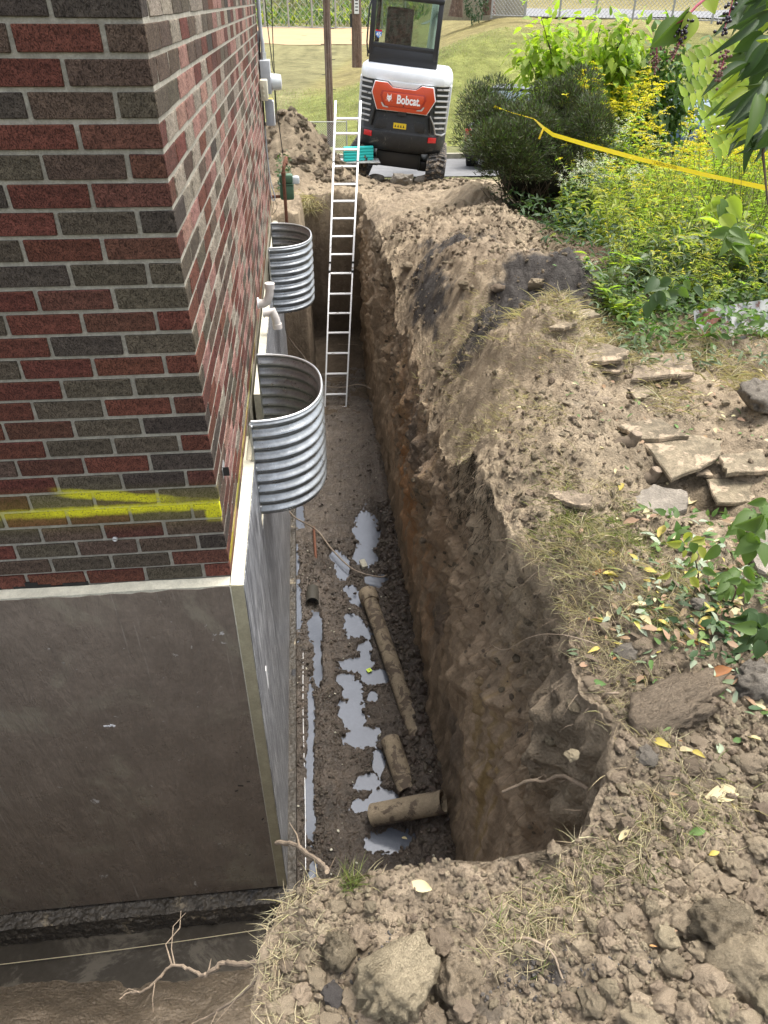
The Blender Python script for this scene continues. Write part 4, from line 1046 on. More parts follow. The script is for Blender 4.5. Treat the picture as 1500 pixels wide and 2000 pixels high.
crumbs('soil_crumbs', 7500, (1.4, 3.4), (-.4, 7.5), .005, .034, 'clod', lambda x, y: inb(x, y)*(.2+.8*sst(-.1, .2, fbm(x*1.5, y*1.5, 0, 3, 205))), power=4)
crumbs('soil_crumbs', 1600, (.0, 4.2), (11.2, 14.5), .012, .07, 'clod', power=3.5)
crumbs('soil_crumbs', 900, (-.5, 1.5), (11.8, 14.2), .02, .14, 'clod_brown', power=3.2)
# mud lumps on the trench floor
def dfl(x, y):
    return (.25+.75*sst(-.05, .2, fbm(x*6, y*6, 0, 3, 209)))
fl = lambda x, y: FLOOR+.05+0*x
from mathutils.bvhtree import BVHTree
def surf_of(name):
    o = [o for o in bpy.data.objects if o.name == name][0]; me = o.data
    vs = np.empty(len(me.vertices)*3, np.float32); me.vertices.foreach_get('co', vs)
    return vs.reshape(-1, 3)
_fv = surf_of('trench_floor').reshape(len(yf), len(xf), 3)
def zfloor(x, y):
    i = np.clip(np.searchsorted(yf, y), 0, len(yf)-1); j = np.clip(np.searchsorted(xf, x), 0, len(xf)-1); return _fv[i, j, 2]
dry = lambda x, y: (zfloor(x, y) > WL+.006)*dfl(x, y)
crumbs('mud_lumps', 9000, (.05, 1.5), (-1.6, 4.5), .004, .022, 'clod_wet', dry, zf=zfloor, power=2.5)
crumbs('mud_lumps', 700, (.1, 1.5), (3.5, 10.5), .006, .03, 'clod_wet', dry, zf=zfloor, power=2.5)
crumbs('mud_lumps', 1200, (1.15, 1.5), (-1.2, 5), .010, .05, 'clod_wet', None, zf=zfloor, power=2)
crumbs('pale_chips', 160, (.1, 1.4), (-.8, 6), .004, .018, 'foam', None, zf=lambda x, y: zfloor(x, y)+.01)
# clods stuck on the wall of the cut: lumps near the lip
yy = RNG.uniform(-1.1, 7, 900); uu = RNG.uniform(.55, 1.0, 900)**.7
ii = np.clip(np.searchsorted(ys, yy), 0, len(ys)-1); jj = np.clip((uu*(NW-1)).astype(int), 0, NW-1)
pw = Vb[ii, jj]; sz = .008+.035*RNG.uniform(0, 1, 900)**3
V_, F_ = clodshape(1, 3, .7, .6, angular=1)
link('wall_lumps', scatter('wall_lumps', V_, F_, pw, sz[:, None]*np.ones((1, 3)), M['clod_brown'], smooth=False), kind='stuff')

# slate slabs -------------------------------------------------------
def slab(label, pts, th, tilt=0, dz=0, name='stone_slab', cat='stone slab', mt='slate', group='flat stone slabs by the weeds', rough=.012):
    P3 = [ground(*p) for p in pts]; c0 = np.mean(P3, 0); zz = c0[2]+dz*.45-.004; th = th*.6
    P2 = [at(px, py, 2, zz+th*.5) for px, py in pts]
    c0 = np.mean(P2, 0)
    ring = []
    n = len(P2)
    for i in range(n):
        a, b = P2[i], P2[(i+1) % n]
        for k in range(5):
            t = k/5; q = a+(b-a)*t; j = rough*(1 if k else .4)
            ring.append((q[0]-c0[0]+random.uniform(-j, j), q[1]-c0[1]+random.uniform(-j, j)))
    m_ = MB(); k = len(ring)
    lays = [(.97, -th*.5), (1.0, -th*.2), (.975, 0.0), (.995, th*.25), (.965, th*.5)]
    vs = []
    for sc_, z in lays:
        vs += [(x*sc_, y*sc_, z+random.uniform(-.12, .12)*th) for x, y in ring]
    fs = [(i*k+j, i*k+(j+1) % k, (i+1)*k+(j+1) % k, (i+1)*k+j) for i in range(len(lays)-1) for j in range(k)]
    # top with an inner ring so the surface has relief
    o_ = len(vs); b0 = (len(lays)-1)*k
    vs += [(x*.6, y*.6, th*.5+random.uniform(-.03, .03)*th) for x, y in ring]; vs.append((0, 0, th*.5))
    fs += [(b0+j, b0+(j+1) % k, o_+(j+1) % k, o_+j) for j in range(k)]+[(o_+j, o_+(j+1) % k, len(vs)-1) for j in range(k)]
    fs.append(tuple(range(k))[::-1]); m_.add(vs, fs)
    o = m_.obj(name, M[mt], smooth=False); o.location = c0; o.rotation_euler = (random.uniform(-.03, .03)+tilt, random.uniform(-.03, .03), 0)
    return tag(o, label, cat, group)
slab('big rectangular tan slab lying in front of the weeds', [(1240,692),(1350,692),(1354,735),(1232,746)], .06, dz=.03)
slab('mossy tan slab leaning at the left end of the weeds', [(1095,682),(1165,672),(1228,690),(1215,706),(1120,712)], .06, dz=.03)
slab('thin slab sticking out under the mossy tan slab', [(1140,716),(1222,704),(1216,726),(1150,728)], .03)
slab('small tan slab at the edge of the charcoal patch', [(1072,640),(1105,622),(1128,632),(1100,645)], .04, dz=.02)
slab('slab edge poking out just above the charcoal-side slab', [(1118,612),(1150,604),(1172,618),(1130,626)], .04)
slab('long broken slab overhanging the stump hollow', [(1246,858),(1330,850),(1412,866),(1400,900),(1312,938)], .055, dz=.05, tilt=.02)
slab('narrow slab edge above the first stump', [(1204,834),(1290,820),(1345,855),(1248,862)], .05, dz=.03)
slab('squarish slab cut by the right edge with a dry leaf on it', [(1404,892),(1492,880),(1500,922),(1418,930)], .05, dz=.05)
slab('large flat pale slab at the right under the ivy leaves', [(1380,938),(1500,938),(1500,985),(1400,985)], .04)
slab('lens-shaped tan stone lying alone above the cut', [(1068,966),(1110,961),(1156,972),(1152,992),(1105,986)], .05, dz=.02)
slab('rough grey concrete chunk under the broken slab', [(1222,985),(1275,952),(1342,965),(1342,1000),(1268,1030)], .07, dz=.03, mt='rock')
slab('flat grey-brown slab half buried under leaves at right centre', [(1300,1012),(1378,1000),(1392,1030),(1330,1042)], .04)
slab('tall grey slab cut by the right edge above the leaf litter', [(1458,1040),(1500,1036),(1500,1130),(1476,1120)], .08, dz=.04, mt='rock')
slab('flat tan stone above the shards', [(1230,762),(1278,752),(1282,775),(1240,782)], .04, dz=.02)
slab('thin slab with curved dark edge between the two big slabs', [(1325,905),(1372,902),(1392,930),(1360,928)], .03, dz=.02)
for i in range(26):
    px = random.uniform(1095, 1345); py = random.uniform(738, 850); a = random.uniform(8, 22); b = a*random.uniform(.3, .55)
    slab('thin slate shard in the patch of shards below the big rectangular slab', [(px-a, py), (px-a*.2, py-b), (px+a, py-b*.3), (px+a*.4, py+b)], .012, name='slate_shard', cat='stone shard', group='slate shards', rough=.004)
# cut stumps
for px, py, lb in [(1232, 868, 'small cut stump with pale top in the hollow under the slab edge'), (1272, 938, 'cut stump with splayed roots below the broken slab')]:
    p = ground(px, py); r = thing('stump', lb, 'stump', tuple(p), 0, 'small cut stumps')
    MB().tube([(-.16, -.03, -.03), (-.07, 0, .01), (0, 0, .02), (.02, .0, .07)], [.02, .035, .042, .036], 12).obj('trunk', M['twig'], r, smooth=True)
    MB().lathe([(.001, 0), (.033, 0), (.033, .006), (.001, .007)], 14, Matrix.Translation(Vector((.021, 0, .07)))).obj('cut_face', M['root'], r)

# bent sheet of painted metal ---------------------------------------
n1, n2_ = 26, 14
A = [at(1352, 608, 1, 2.42), at(1540, 578, 1, 2.6)]; Bt = [at(1400, 668, 1, 2.18), at(1540, 640, 1, 2.25)]
g = []
for i in range(n1):
    t = i/(n1-1)
    for j in range(n2_):
        s = j/(n2_-1)
        p = (A[0]*(1-t)+A[1]*t)*(1-s)+(Bt[0]*(1-t)+Bt[1]*t)*s
        p = p+np.array([0, -.10*math.sin(s*math.pi), -.16*math.sin(s*math.pi)*(1-t*.3)-.008*math.cos(s*22)])
        if j == 0: p = p+np.array([0, -.02, .02])
        g.append(p)
g = np.array(g); c0 = g.mean(0); F0 = gridfaces(n1, n2_)
V = np.concatenate([g-c0, g-c0+np.array([0, .004, -.004])]); F1 = F0[:, ::-1]+len(g)
o = link('metal_sheet', npmesh('metal_sheet', V, np.concatenate([F0, F1]), M['sheet'])); o.location = c0
tag(o, 'bent white sheet metal with rusty red upper edge lying in the weeds', 'sheet metal')

# ================================================================== LEAVES, GRASS, ROOTS
def leaf_tpl(nseg=4, fold=.25, curl=.35, shape=1.0):
    """unit leaf along +Y, width 1, in local x; returns verts, quads"""
    V = []; F = []
    for i in range(nseg+1):
        t = i/nseg; w_ = math.sin(math.pi*min(1, t*.92+.06)**shape)*.5
        if i == nseg: w_ = .02
        z = -curl*t*t
        V += [(-w_, t, z+fold*w_), (0, t, z), (w_, t, z+fold*w_)]
    for i in range(nseg):
        b = i*3; F += [(b, b+1, b+4, b+3), (b+1, b+2, b+5, b+4)]
    return np.array(V, float), np.array(F)
def leafs(T, F, pos, dirs, ln, wd, up=None, roll=None):
    """arrays: position, direction, length, width -> V, F"""
    n = len(pos); pos = np.asarray(pos, float); d = np.asarray(dirs, float); d /= np.linalg.norm(d, axis=1)[:, None]
    u0 = np.tile(np.array([0, 0, 1.]), (n, 1)) if up is None else np.asarray(up, float)
    s = np.cross(d, u0); ns = np.linalg.norm(s, axis=1); s[ns < 1e-3] = [1, 0, 0]; s /= np.linalg.norm(s, axis=1)[:, None]
    u = np.cross(s, d)
    if roll is not None:
        c_, s_ = np.cos(roll)[:, None], np.sin(roll)[:, None]; s, u = s*c_+u*s_, u*c_-s*s_
    ln = np.broadcast_to(ln, n)[:, None, None]; wd = np.broadcast_to(wd, n)[:, None, None]
    V = pos[:, None, :]+s[:, None, :]*T[None, :, 0:1]*wd+d[:, None, :]*T[None, :, 1:2]*ln+u[:, None, :]*T[None, :, 2:3]*ln
    Fs = (F[None]+(np.arange(n)*len(T))[:, None, None]).reshape(-1, F.shape[1])
    return V.reshape(-1, 3), Fs
def cat_(parts):
    Vs, Fs, off = [], [], 0
    for V, F in parts:
        Vs.append(V); Fs.append(F+off); off += len(V)
    return np.concatenate(Vs), np.concatenate(Fs)
LT = leaf_tpl(4); LT2 = leaf_tpl(3, .2, .5); LS = leaf_tpl(2, .15, .3); BL_ = leaf_tpl(3, .1, .25, .7)

# single fallen leaves
FL = [('lf_cream',820,1737,46,-.4,'cream fallen leaf with curled tip on the near clods above the biggest clod'),
      ('lf_cream',1410,1556,70,.1,'large cream leaf on bare soil near the right edge'),
      ('lf_cream',1258,1218,34,-1.2,'pale cream leaf with pointed tip standing out at the litter edge'),
      ('lf_cream',1190,1204,26,.8,'folded cream leaf left of the pointed cream leaf'),
      ('lf_pale',1248,1177,22,1.2,'pale mint round leaf at the litter edge'),
      ('lf_pale',1264,1148,22,.1,'pale mint leaf above the round one'),
      ('lf_yellow',1198,1085,38,.5,'yellow-green leaf in the dry grass'),
      ('lf_yellow',1192,1128,30,-.2,'olive yellow leaf beside an orange one above the litter'),
      ('lf_orange',1168,1124,26,.1,'orange leaf touching the olive yellow one'),
      ('lf_yellow',1190,1142,20,-1.2,'small yellow leaf hanging below the olive yellow one'),
      ('lf_green',1295,1426,34,.3,'dark green leaf under the loaf-shaped soil block'),
      ('lf_yellow',1291,1458,34,-.8,'yellow leaf below the soil block'),
      ('lf_cream',1338,1472,28,-.5,'whitish leaf in the group of leaves below the soil block'),
      ('lf_yellow',1362,1478,24,-.9,'yellowish leaf in the group of leaves below the soil block'),
      ('lf_pale',1402,1465,28,1.1,'mint leaf at the end of the group below the soil block'),
      ('lf_orange',1405,1318,44,.1,'big orange leaf beside the right end of the soil block'),
      ('lf_tan',1424,1340,40,.2,'brownish yellow leaf under the big orange leaf'),
      ('lf_cream',1476,1378,40,-1.3,'long cream leaf near the right edge beside the soil block'),
      ('lf_cream',1470,1450,26,-1.1,'cream leaf stuck in the soil near the right edge'),
      ('lf_yellow',1212,955,24,1.0,'lime yellow leaf below the cut stump'),
      ('lf_cream',1350,982,34,.7,'pale leaf leaning on the flat pale slab'),
      ('lf_cream',1218,1638,28,.3,'small cream leaf at the rim by the pale root'),
      ('lf_green',1358,1632,32,.0,'green leaf in the dry grass strip'),
      ('lf_yellow',1392,1672,20,.1,'tiny yellow leaf below the green leaf in the dry grass strip'),
      ('lf_cream',1440,1205,50,.2,'large cream leaf in the litter near the right edge'),
      ('lf_yellow',1378,1218,40,.2,'long yellow leaf in the middle of the litter'),
      ('lf_cream',1425,1180,44,-.6,'long pale leaf lying across the litter'),
      ('lf_pale',1450,1268,46,.2,'pale mint pointed leaf in the lower litter'),
      ('lf_tan',1232,1024,30,-.1,'tan curled leaf above the dry grass'),
      ('lf_yellow',1292,1044,30,.6,'yellow leaf by the half buried slab'),
      ('lf_cream',768,1195,14,.2,'small cream leaf in the mud beside the long drain pipe'),
      ('lf_cream',790,1640,12,-.6,'small cream leaf at the edge of the last puddle')]
leafmesh = {}
def leafobj(mt, k):
    key = (mt, k)
    if key not in leafmesh:
        V, F = leaf_tpl(6, random.uniform(.3, .7), random.uniform(-.3, .5), random.choice([.8, 1, 1.2]))
        V[:, 2] += .10*np.sin(V[:, 0]*9+V[:, 1]*5+k)*.6
        V[:, 1] -= .5; n = len(V)
        leafmesh[key] = npmesh('fallen_leaf', V, F, M[mt])
    return leafmesh[key]
for i, (mt, px, py, L_, a, lb) in enumerate(FL):
    p = ground(px, py) if not (px < 900 and py < 1700) else at(px, py, 2, FLOOR+.09)
    zc = (p-CAMP)@_F; s = L_*zc/CF
    o = link('fallen_leaf', leafobj(mt, i)); o.location = (p[0], p[1], p[2]+.018); o.scale = (s*.5, s*1.05, s*.7)
    o.rotation_euler = (random.uniform(-.25, .25)+.25, random.uniform(-.3, .3), a-math.pi/2); tag(o, lb, 'leaf', 'single fallen leaves')
# litter (uncountable)
def litter(n, cx, cy, sx, sy, mts, s0, s1):
    for mt in mts:
        k = n//len(mts); x = RNG.normal(cx, sx, k); y = RNG.normal(cy, sy, k)
        ok = inb(x, y) > 0; x, y = x[ok], y[ok]; k = len(x)
        z = ztop(x, y)+RNG.uniform(.004, .035, k)
        a = RNG.uniform(0, 6.283, k); d = np.stack([np.cos(a), np.sin(a), RNG.uniform(-.25, .35, k)], -1)
        L_ = RNG.uniform(s0, s1, k)
        V, F = leafs(*BL_, np.stack([x, y, z], -1), d, L_, L_*RNG.uniform(.3, .55, k), roll=RNG.uniform(-.5, .5, k))
        link('leaf_litter', npmesh('leaf_litter', V, F, M[mt]), kind='stuff')
litter(560, 2.15, -.82, .26, .22, ['lf_tan', 'lf_yellow', 'lf_green', 'lf_pale', 'leaf_grey', 'lf_tan', 'lf_green', 'leaf_grey', 'twig', 'leaf_deep'], .02, .07)
litter(200, 2.5, -.35, .3, .25, ['lf_tan', 'lf_green', 'lf_pale', 'lf_cream'], .03, .08)
litter(90, 2.1, -.9, .5, .5, ['lf_tan', 'lf_orange', 'twig'], .015, .045)
litter(240, 2.9, 1.2, .45, .6, ['lf_tan', 'lf_cream', 'lf_green'], .02, .06)
# dry grass tufts
def grass(name, n, cx, cy, sx, sy, h0, h1, mt, w_=.0020, lay=.9, clump=30, spread=.05, gnd=ztop):
    nc_ = max(1, n//clump); X0 = RNG.normal(cx, sx, nc_); Y0 = RNG.normal(cy, sy, nc_)
    x = (X0[:, None]+RNG.normal(0, spread, (nc_, clump))).ravel(); y = (Y0[:, None]+RNG.normal(0, spread, (nc_, clump))).ravel()
    ok = x > np.interp(y, ys, xlip(ys))-.02; x, y = x[ok], y[ok]; k = len(x)
    z = gnd(x, y)-.005
    a = RNG.uniform(0, 6.283, k); d = np.stack([np.cos(a)*lay, np.sin(a)*lay, RNG.uniform(.15, 1, k)], -1)
    T, F = leaf_tpl(3, .1, .45, .5)
    V, Fs = leafs(T, F, np.stack([x, y, z], -1), d, RNG.uniform(h0, h1, k), w_, roll=RNG.uniform(-1.5, 1.5, k))
    link(name, npmesh(name, V, Fs, M[mt]), kind='stuff')
grass('dry_grass', 2600, 1.78, -.28, .20, .30, .04, .13, 'straw', clump=60)
grass('dry_grass', 1500, 1.95, -.1, .2, .25, .04, .10, 'grassblade', clump=50)
grass('dry_grass', 900, 1.66, -.95, .05, .4, .03, .09, 'straw')
grass('dry_grass', 1100, .31, -1.95, .04, .20, .025, .075, 'straw', w_=.0018, clump=25, spread=.025, lay=1.3)
grass('dry_grass', 300, .38, -1.70, .05, .03, .03, .09, 'straw', w_=.0018, clump=25, spread=.03)
grass('green_tuft', 60, .53, -1.74, .01, .01, .06, .10, 'grassblade', clump=20, spread=.015, lay=.2)
for t in np.linspace(0, 1, 8):
    q = ground(1000+390*t, 1840-300*t); grass('dry_grass', 170, q[0], q[1], .05, .04, .03, .09, 'straw', clump=30, spread=.035)
    grass('dry_grass', 70, q[0], q[1], .05, .04, .03, .08, 'grassblade', clump=30, spread=.035)
grass('dry_grass', 1200, 2.3, 2.2, .15, .35, .04, .12, 'straw', clump=40)
grass('dry_grass', 1000, 2.75, 2.1, .25, .4, .06, .20, 'straw', w_=.0032, clump=40, spread=.08)
grass('dry_grass', 1300, 3.35, 1.8, .3, .3, .06, .22, 'straw', w_=.0032, clump=40, spread=.08)
grass('dry_grass', 1000, 1.75, 1.3, .12, .3, .04, .10, 'straw')
grass('dry_grass', 900, 1.75, 2.9, .15, .4, .04, .10, 'straw')
gz = lambda x, y: ztop(x, y)
grass('bank_grass', 1500, .3, 11.3, .3, .25, .08, .22, 'straw', w_=.008, clump=40, spread=.12) if False else None
x = RNG.normal(.35, .2, 900); y = RNG.normal(11.05, .12, 900); a = RNG.uniform(0, 6.28, 900)
V, Fs = leafs(*leaf_tpl(3, .1, .6, .5), np.stack([x, y, ztop(x, y)-.02-.25*RNG.uniform(0, 1, 900)], -1), np.stack([np.cos(a), -abs(np.sin(a)), RNG.uniform(-.6, .9, 900)], -1), RNG.uniform(.1, .28, 900), .007)
link('bank_grass', npmesh('bank_grass', V, Fs, M['straw']), kind='stuff')
# small ivy-like weed at the wall foot
# roots ----------------------------------------------------------------
def root(name, label, pts, r0, r1, mt='root', cat='root', group='bare roots and twigs', branches=(), n=8):
    pts = [Vector(p) for p in pts]; sm = []
    for i in range(len(pts)-1):
        p0 = pts[max(i-1, 0)]; p1 = pts[i]; p2 = pts[i+1]; p3 = pts[min(i+2, len(pts)-1)]
        for k in range(5):
            t = k/5
            sm.append(.5*((2*p1)+(-p0+p2)*t+(2*p0-5*p1+4*p2-p3)*t*t+(-p0+3*p1-3*p2+p3)*t**3))
    sm.append(pts[-1]); c0 = sm[0].copy()
    sm = [q+Vector([random.uniform(-1, 1)*r0*.35 for _ in range(3)]) for q in sm]
    root_ = thing(name, label, cat, c0, 0, group)
    rr = [r0+(r1-r0)*i/(len(sm)-1) for i in range(len(sm))]; rr = [a*random.uniform(.85, 1.2) for a in rr]
    MB().tube([q-c0 for q in sm], rr, n).obj('main_root', M[mt], root_, smooth=True)
    for b in branches:
        i = int(b[0]*(len(sm)-1)); q0 = sm[i]-c0; qs = [q0]
        for d in b[1]: qs.append(qs[-1]+Vector(d))
        MB().tube(qs, [rr[i]*.6]+[rr[i]*.35]*(len(qs)-2)+[.001], 6).obj('side_root', M[mt], root_, smooth=True)
    return root_
def G(px, py, dz=.02):
    p = ground(px, py); return (p[0], p[1], p[2]+dz)
root('root', 'long bare pale root reaching out from the rim across the lower cut',
     [P(982,1547,1,-1.05), P(1020,1530,1,-1.08), P(1042,1524,1,-1.1), P(1065,1526,1,-1.12), P(1090,1515,1,-1.15), P(1115,1522,1,-1.2), P(1155,1545,1,-1.28), P(1195,1568,1,-1.36), P(1240,1575,1,-1.42), G(1300,1588,.01)], .006, .010,
     branches=[(.35, [(.0, 0, .035), (-.02, .01, .02)]), (.72, [(-.04, -.02, -.06), (-.05, 0, .0), (-.06, 0, .02)]), (.25, [(.03, 0, .03)]), (.55, [(.01, .03, -.07), (-.03, .02, -.03)]), (.8, [(-.02, -.01, -.09), (-.01, 0, -.05)])])
root('root', 'pale crooked root stretched over the muddy water at the lower left',
     [P(535,1855,2,-2.6), P(505,1878,2,-2.75), P(470,1884,2,-2.85), P(440,1880,2,-2.95), P(415,1895,2,-3.0), P(398,1905,2,-3.05), P(370,1893,2,-3.1), P(335,1885,2,-3.15), P(310,1912,2,-3.2), P(280,1937,2,-3.25), P(250,1940,2,-3.3), P(234,1950,2,-3.3)], .011, .003,
     branches=[(.62, [(-.02, .06, .01), (.0, .08, .02), (.05, .04, .02)]), (.64, [(-.03, .07, .03), (.05, .06, .0), (.0, .06, .02)]), (.4, [(.01, .04, .02)]), (.75, [(.0, -.06, .0), (.01, -.05, 0)]), (.85, [(-.05, .02, 0), (-.03, -.02, 0)])])
root('root', 'thin brown root hanging down the left edge of the dirt ledge', [P(532,1865,2,-2.45), P(512,1895,2,-2.6), P(480,1935,2,-2.7), P(440,1965,2,-2.8), P(405,1985,2,-2.9), P(375,2000,2,-2.95)], .007, .003,
     branches=[(.5, [(-.03, -.02, -.02), (-.04, -.04, 0)]), (.7, [(-.02, -.04, 0), (-.04, -.01, 0)])])
root('root', 'tan root arching from the board corner to the dirt ledge', [P(538,1647,2,-3.1), P(560,1646,2,-3.0), P(580,1652,2,-2.9), P(600,1668,2,-2.75), P(625,1685,2,-2.45), G(640,1702,.0)], .010, .008,
     branches=[(.45, [(-.01, .04, .03), (-.03, .04, .03)]), (.9, [(.02, -.02, .03), (.02, .02, .03)])])
root('root', 'hair-thin white root loop halfway along the side of the cut', [P(1165,1258,0,1.56), P(1100,1240,0,1.44), P(1040,1243,0,1.40), P(985,1270,0,1.38), P(955,1255,0,1.42)], .0025, .0015, n=5)
root('twig', 'short twig with pale cut end sticking out under the soil block', [G(1205,1364,.03), G(1180,1372,.05), P(1165,1376,0,1.58)], .005, .005)
root('root', 'thin curved root lying on the soil right of the biggest clod', [G(995,1835,.01), G(1040,1845,.03), G(1075,1870,.03), G(1098,1915,.01)], .004, .003)
for px, py, y_, lb in [(735,440,9.5,'above the other two'), (690,575,10.2,'the middle one'), (700,672,10.4,'lowest, near the undercut')]:
    root('root', 'thin white root poking from the far end of the cut, '+lb, [P(px-40,py,1,y_), P(px,py+2,1,y_), P(px+25,py+8,1,y_)], .004, .002, n=5, group='thin white roots at the far end')
# many fine hair roots along the lip
k = 900; yv = RNG.uniform(-1.2, 6.5, k); ii = np.clip(np.searchsorted(ys, yv), 0, len(ys)-1); jj = (NW-1-(RNG.uniform(0, 1, k)**2*NW*.35)).astype(int)
pp = Vb[ii, jj]; d = np.stack([-RNG.uniform(.2, 1, k), RNG.uniform(-.6, .6, k), RNG.uniform(-1.2, .3, k)], -1)
V, Fs = leafs(*leaf_tpl(4, .05, .5, .4), pp, d, RNG.uniform(.04, .16, k), .0028)
link('hair_roots', npmesh('hair_roots', V, Fs, M['root']), kind='stuff')
k = 500; yv = RNG.uniform(.5, 1.5, k); ii = np.clip(np.searchsorted(ys, yv), 0, len(ys)-1); jj = (NW-1-(RNG.uniform(0, 1, k)**1.5*NW*.15)).astype(int)
V, Fs = leafs(*leaf_tpl(4, .05, .7, .4), Vb[ii, jj], np.stack([-RNG.uniform(.1, .8, k), RNG.uniform(-.6, .6, k), RNG.uniform(-1.2, .0, k)], -1), RNG.uniform(.04, .12, k), .003)
link('hair_roots', npmesh('hair_roots', V, Fs, M['twig_dark']), kind='stuff')

# ================================================================== EXCAVATOR
gm = bpy.data.materials.new('cab_glass'); gm.use_nodes = True; _t = gm.node_tree; _t.nodes.remove(_t.nodes['Principled BSDF'])
_tr = _t.nodes.new('ShaderNodeBsdfTransparent'); _tr.inputs[0].default_value = (.80, .87, .82, 1); _gl = _t.nodes.new('ShaderNodeBsdfGlossy'); _gl.inputs['Roughness'].default_value = .03
_mx = _t.nodes.new('ShaderNodeMixShader'); _mx.inputs[0].default_value = .10; _t.links.new(_tr.outputs[0], _mx.inputs[1]); _t.links.new(_gl.outputs[0], _mx.inputs[2]); _t.links.new(_mx.outputs[0], _t.nodes['Material Output'].inputs[0])
M['cab_glass'] = gm
ex = thing('excavator', 'white, red and black compact excavator parked beyond the end of the trench, seen from behind', 'excavator', (2.39, 13.25, -3.12))
ex.rotation_euler = (0, math.radians(5.4), math.radians(-10)); ex.scale = (.94, 1, 1)
def mirror(m_):
    q = MB(); q.v = [(-a, b, c_) for a, b, c_ in m_.v]; q.f = [tuple(reversed(f)) for f in m_.f]; return q
# undercarriage and tracks
und = MB().span((-.50, .35, .28), (.50, 1.9, .58)).span((-.72, .6, .22), (-.45, 1.7, .42)).span((.45, .6, .22), (.72, 1.7, .42))
und.obj('undercarriage', M['m_dark'], ex, bevel=.03)
MB().lathe([(.001, .55), (.42, .55), (.42, .66), (.001, .66)], 28, Matrix.Translation(Vector((0, 1.1, 0)))).obj('slew_ring', M['m_dark'], ex)
for s in (-1, 1):
    xc = s*.87; w2 = .215; L0, L1, R = .22, 2.2, .30
    prof = []
    for i in range(13): a = math.pi/2+math.pi*i/12; prof.append((L0+R*math.cos(a), R+R*math.sin(a)))
    for i in range(13): a = -math.pi/2+math.pi*i/12; prof.append((L1+R*math.cos(a), R+R*math.sin(a)))
    q = MB(); n = len(prof)
    vs = [(xc-w2, y, z) for y, z in prof]+[(xc+w2, y, z) for y, z in prof]+[(xc-w2, L0+(y-L0)*.9 if y < L0 else (L1+(y-L1)*.9 if y > L1 else y), R+(z-R)*.88) for y, z in prof]+[(xc+w2, L0+(y-L0)*.9 if y < L0 else (L1+(y-L1)*.9 if y > L1 else y), R+(z-R)*.88) for y, z in prof]
    fs = []
    for i in range(n):
        j = (i+1) % n; fs += [(i, j, n+j, n+i), (2*n+i, 3*n+i, 3*n+j, 2*n+j), (i, 2*n+i, 2*n+j, j), (n+i, n+j, 3*n+j, 3*n+i)]
    q.add(vs, fs); tr = q.obj('track', M['track'], ex)
    # lugs round the belt: two staggered chevron rows
    per = []; 
    for i in range(n):
        p0, p1 = prof[i], prof[(i+1) % n]; l = math.dist(p0, p1); k = max(1, int(l/.03))
        for t in range(k): per.append((p0[0]+(p1[0]-p0[0])*t/k, p0[1]+(p1[1]-p0[1])*t/k, math.atan2(-(p1[0]-p0[0]), (p1[1]-p0[1]))))
    acc = 0; last = None; lug = []
    for i, (y, z, a) in enumerate(per):
        if last is None or math.dist((y, z), last) > .085: lug.append((y, z)); last = (y, z)
    for half in (-1, 1):
        q = MB()
        for i, (y, z) in enumerate(lug):
            cy = min(max(y, L0), L1); d = Vector((0, y-cy, z-R)); d = d.normalized() if d.length > 1e-4 else Vector((0, 0, 1))
            tdir = Vector((0, -d.z, d.y)); m3 = Matrix(((1, 0, 0), (0, tdir.y, d.y), (0, tdir.z, d.z)))
            rot = m3 @ Matrix.Rotation(half*.30, 3, 'Z')
            off = Vector((xc+half*.095, y, z))+d*.010+tdir*(.04*half)
            q.box(off, (.17, .050, .042), rot)
        q.obj('track_lugs', M['track'], tr, 'stuff', bevel=.006, seg=1)
    for yy_ in (L0, L1):
        MB().lathe([(.001, -.10), (.20, -.10), (.20, .10), (.001, .10)], 18, Matrix.Translation(Vector((xc, yy_, R))) @ Matrix.Rotation(math.pi/2, 4, 'Y')).obj('sprocket', M['m_dark'], tr)
    for yy_ in (.65, 1.05, 1.45, 1.85):
        MB().lathe([(.001, -.12), (.09, -.12), (.09, .12), (.001, .12)], 14, Matrix.Translation(Vector((xc, yy_, .12))) @ Matrix.Rotation(math.pi/2, 4, 'Y')).obj('roller', M['m_dark'], tr)
# plan outline of the house of the machine (rear at y~0)
def plan(k=1.0, yo=0, front=1.9):
    return [(-.98*k, front), (-1.0*k, .75+yo), (-.95*k, .42+yo), (-.82*k, .20+yo), (-.58*k, .07+yo), (-.3*k, .015+yo), (0, yo), (.3*k, .015+yo), (.58*k, .07+yo), (.82*k, .20+yo), (.95*k, .42+yo), (1.0*k, .75+yo), (.98*k, front)]
def layered(layers):
    q = MB(); n = len(layers[0][0]); vs = []
    for pl, z in layers:
        vs += [(x, y, z(x) if callable(z) else z) for x, y in pl]
    fs = [(i*n+j, i*n+(j+1) % n, (i+1)*n+(j+1) % n, (i+1)*n+j) for i in range(len(layers)-1) for j in range(n)]
    fs += [tuple(range(n))[::-1], tuple((len(layers)-1)*n+j for j in range(n))]
    return q.add(vs, fs)
cwt = layered([(plan(.90, .10), .62), (plan(.97, .02), .70), (plan(1.0, -.02), .84), (plan(1.0, -.02), .98), (plan(1.0, .012), 1.0), (plan(.99, .02), 1.30), (plan(.95, .05), 1.36)])
cw_ = cwt.obj('counterweight', M['m_black'], ex, bevel=.012)
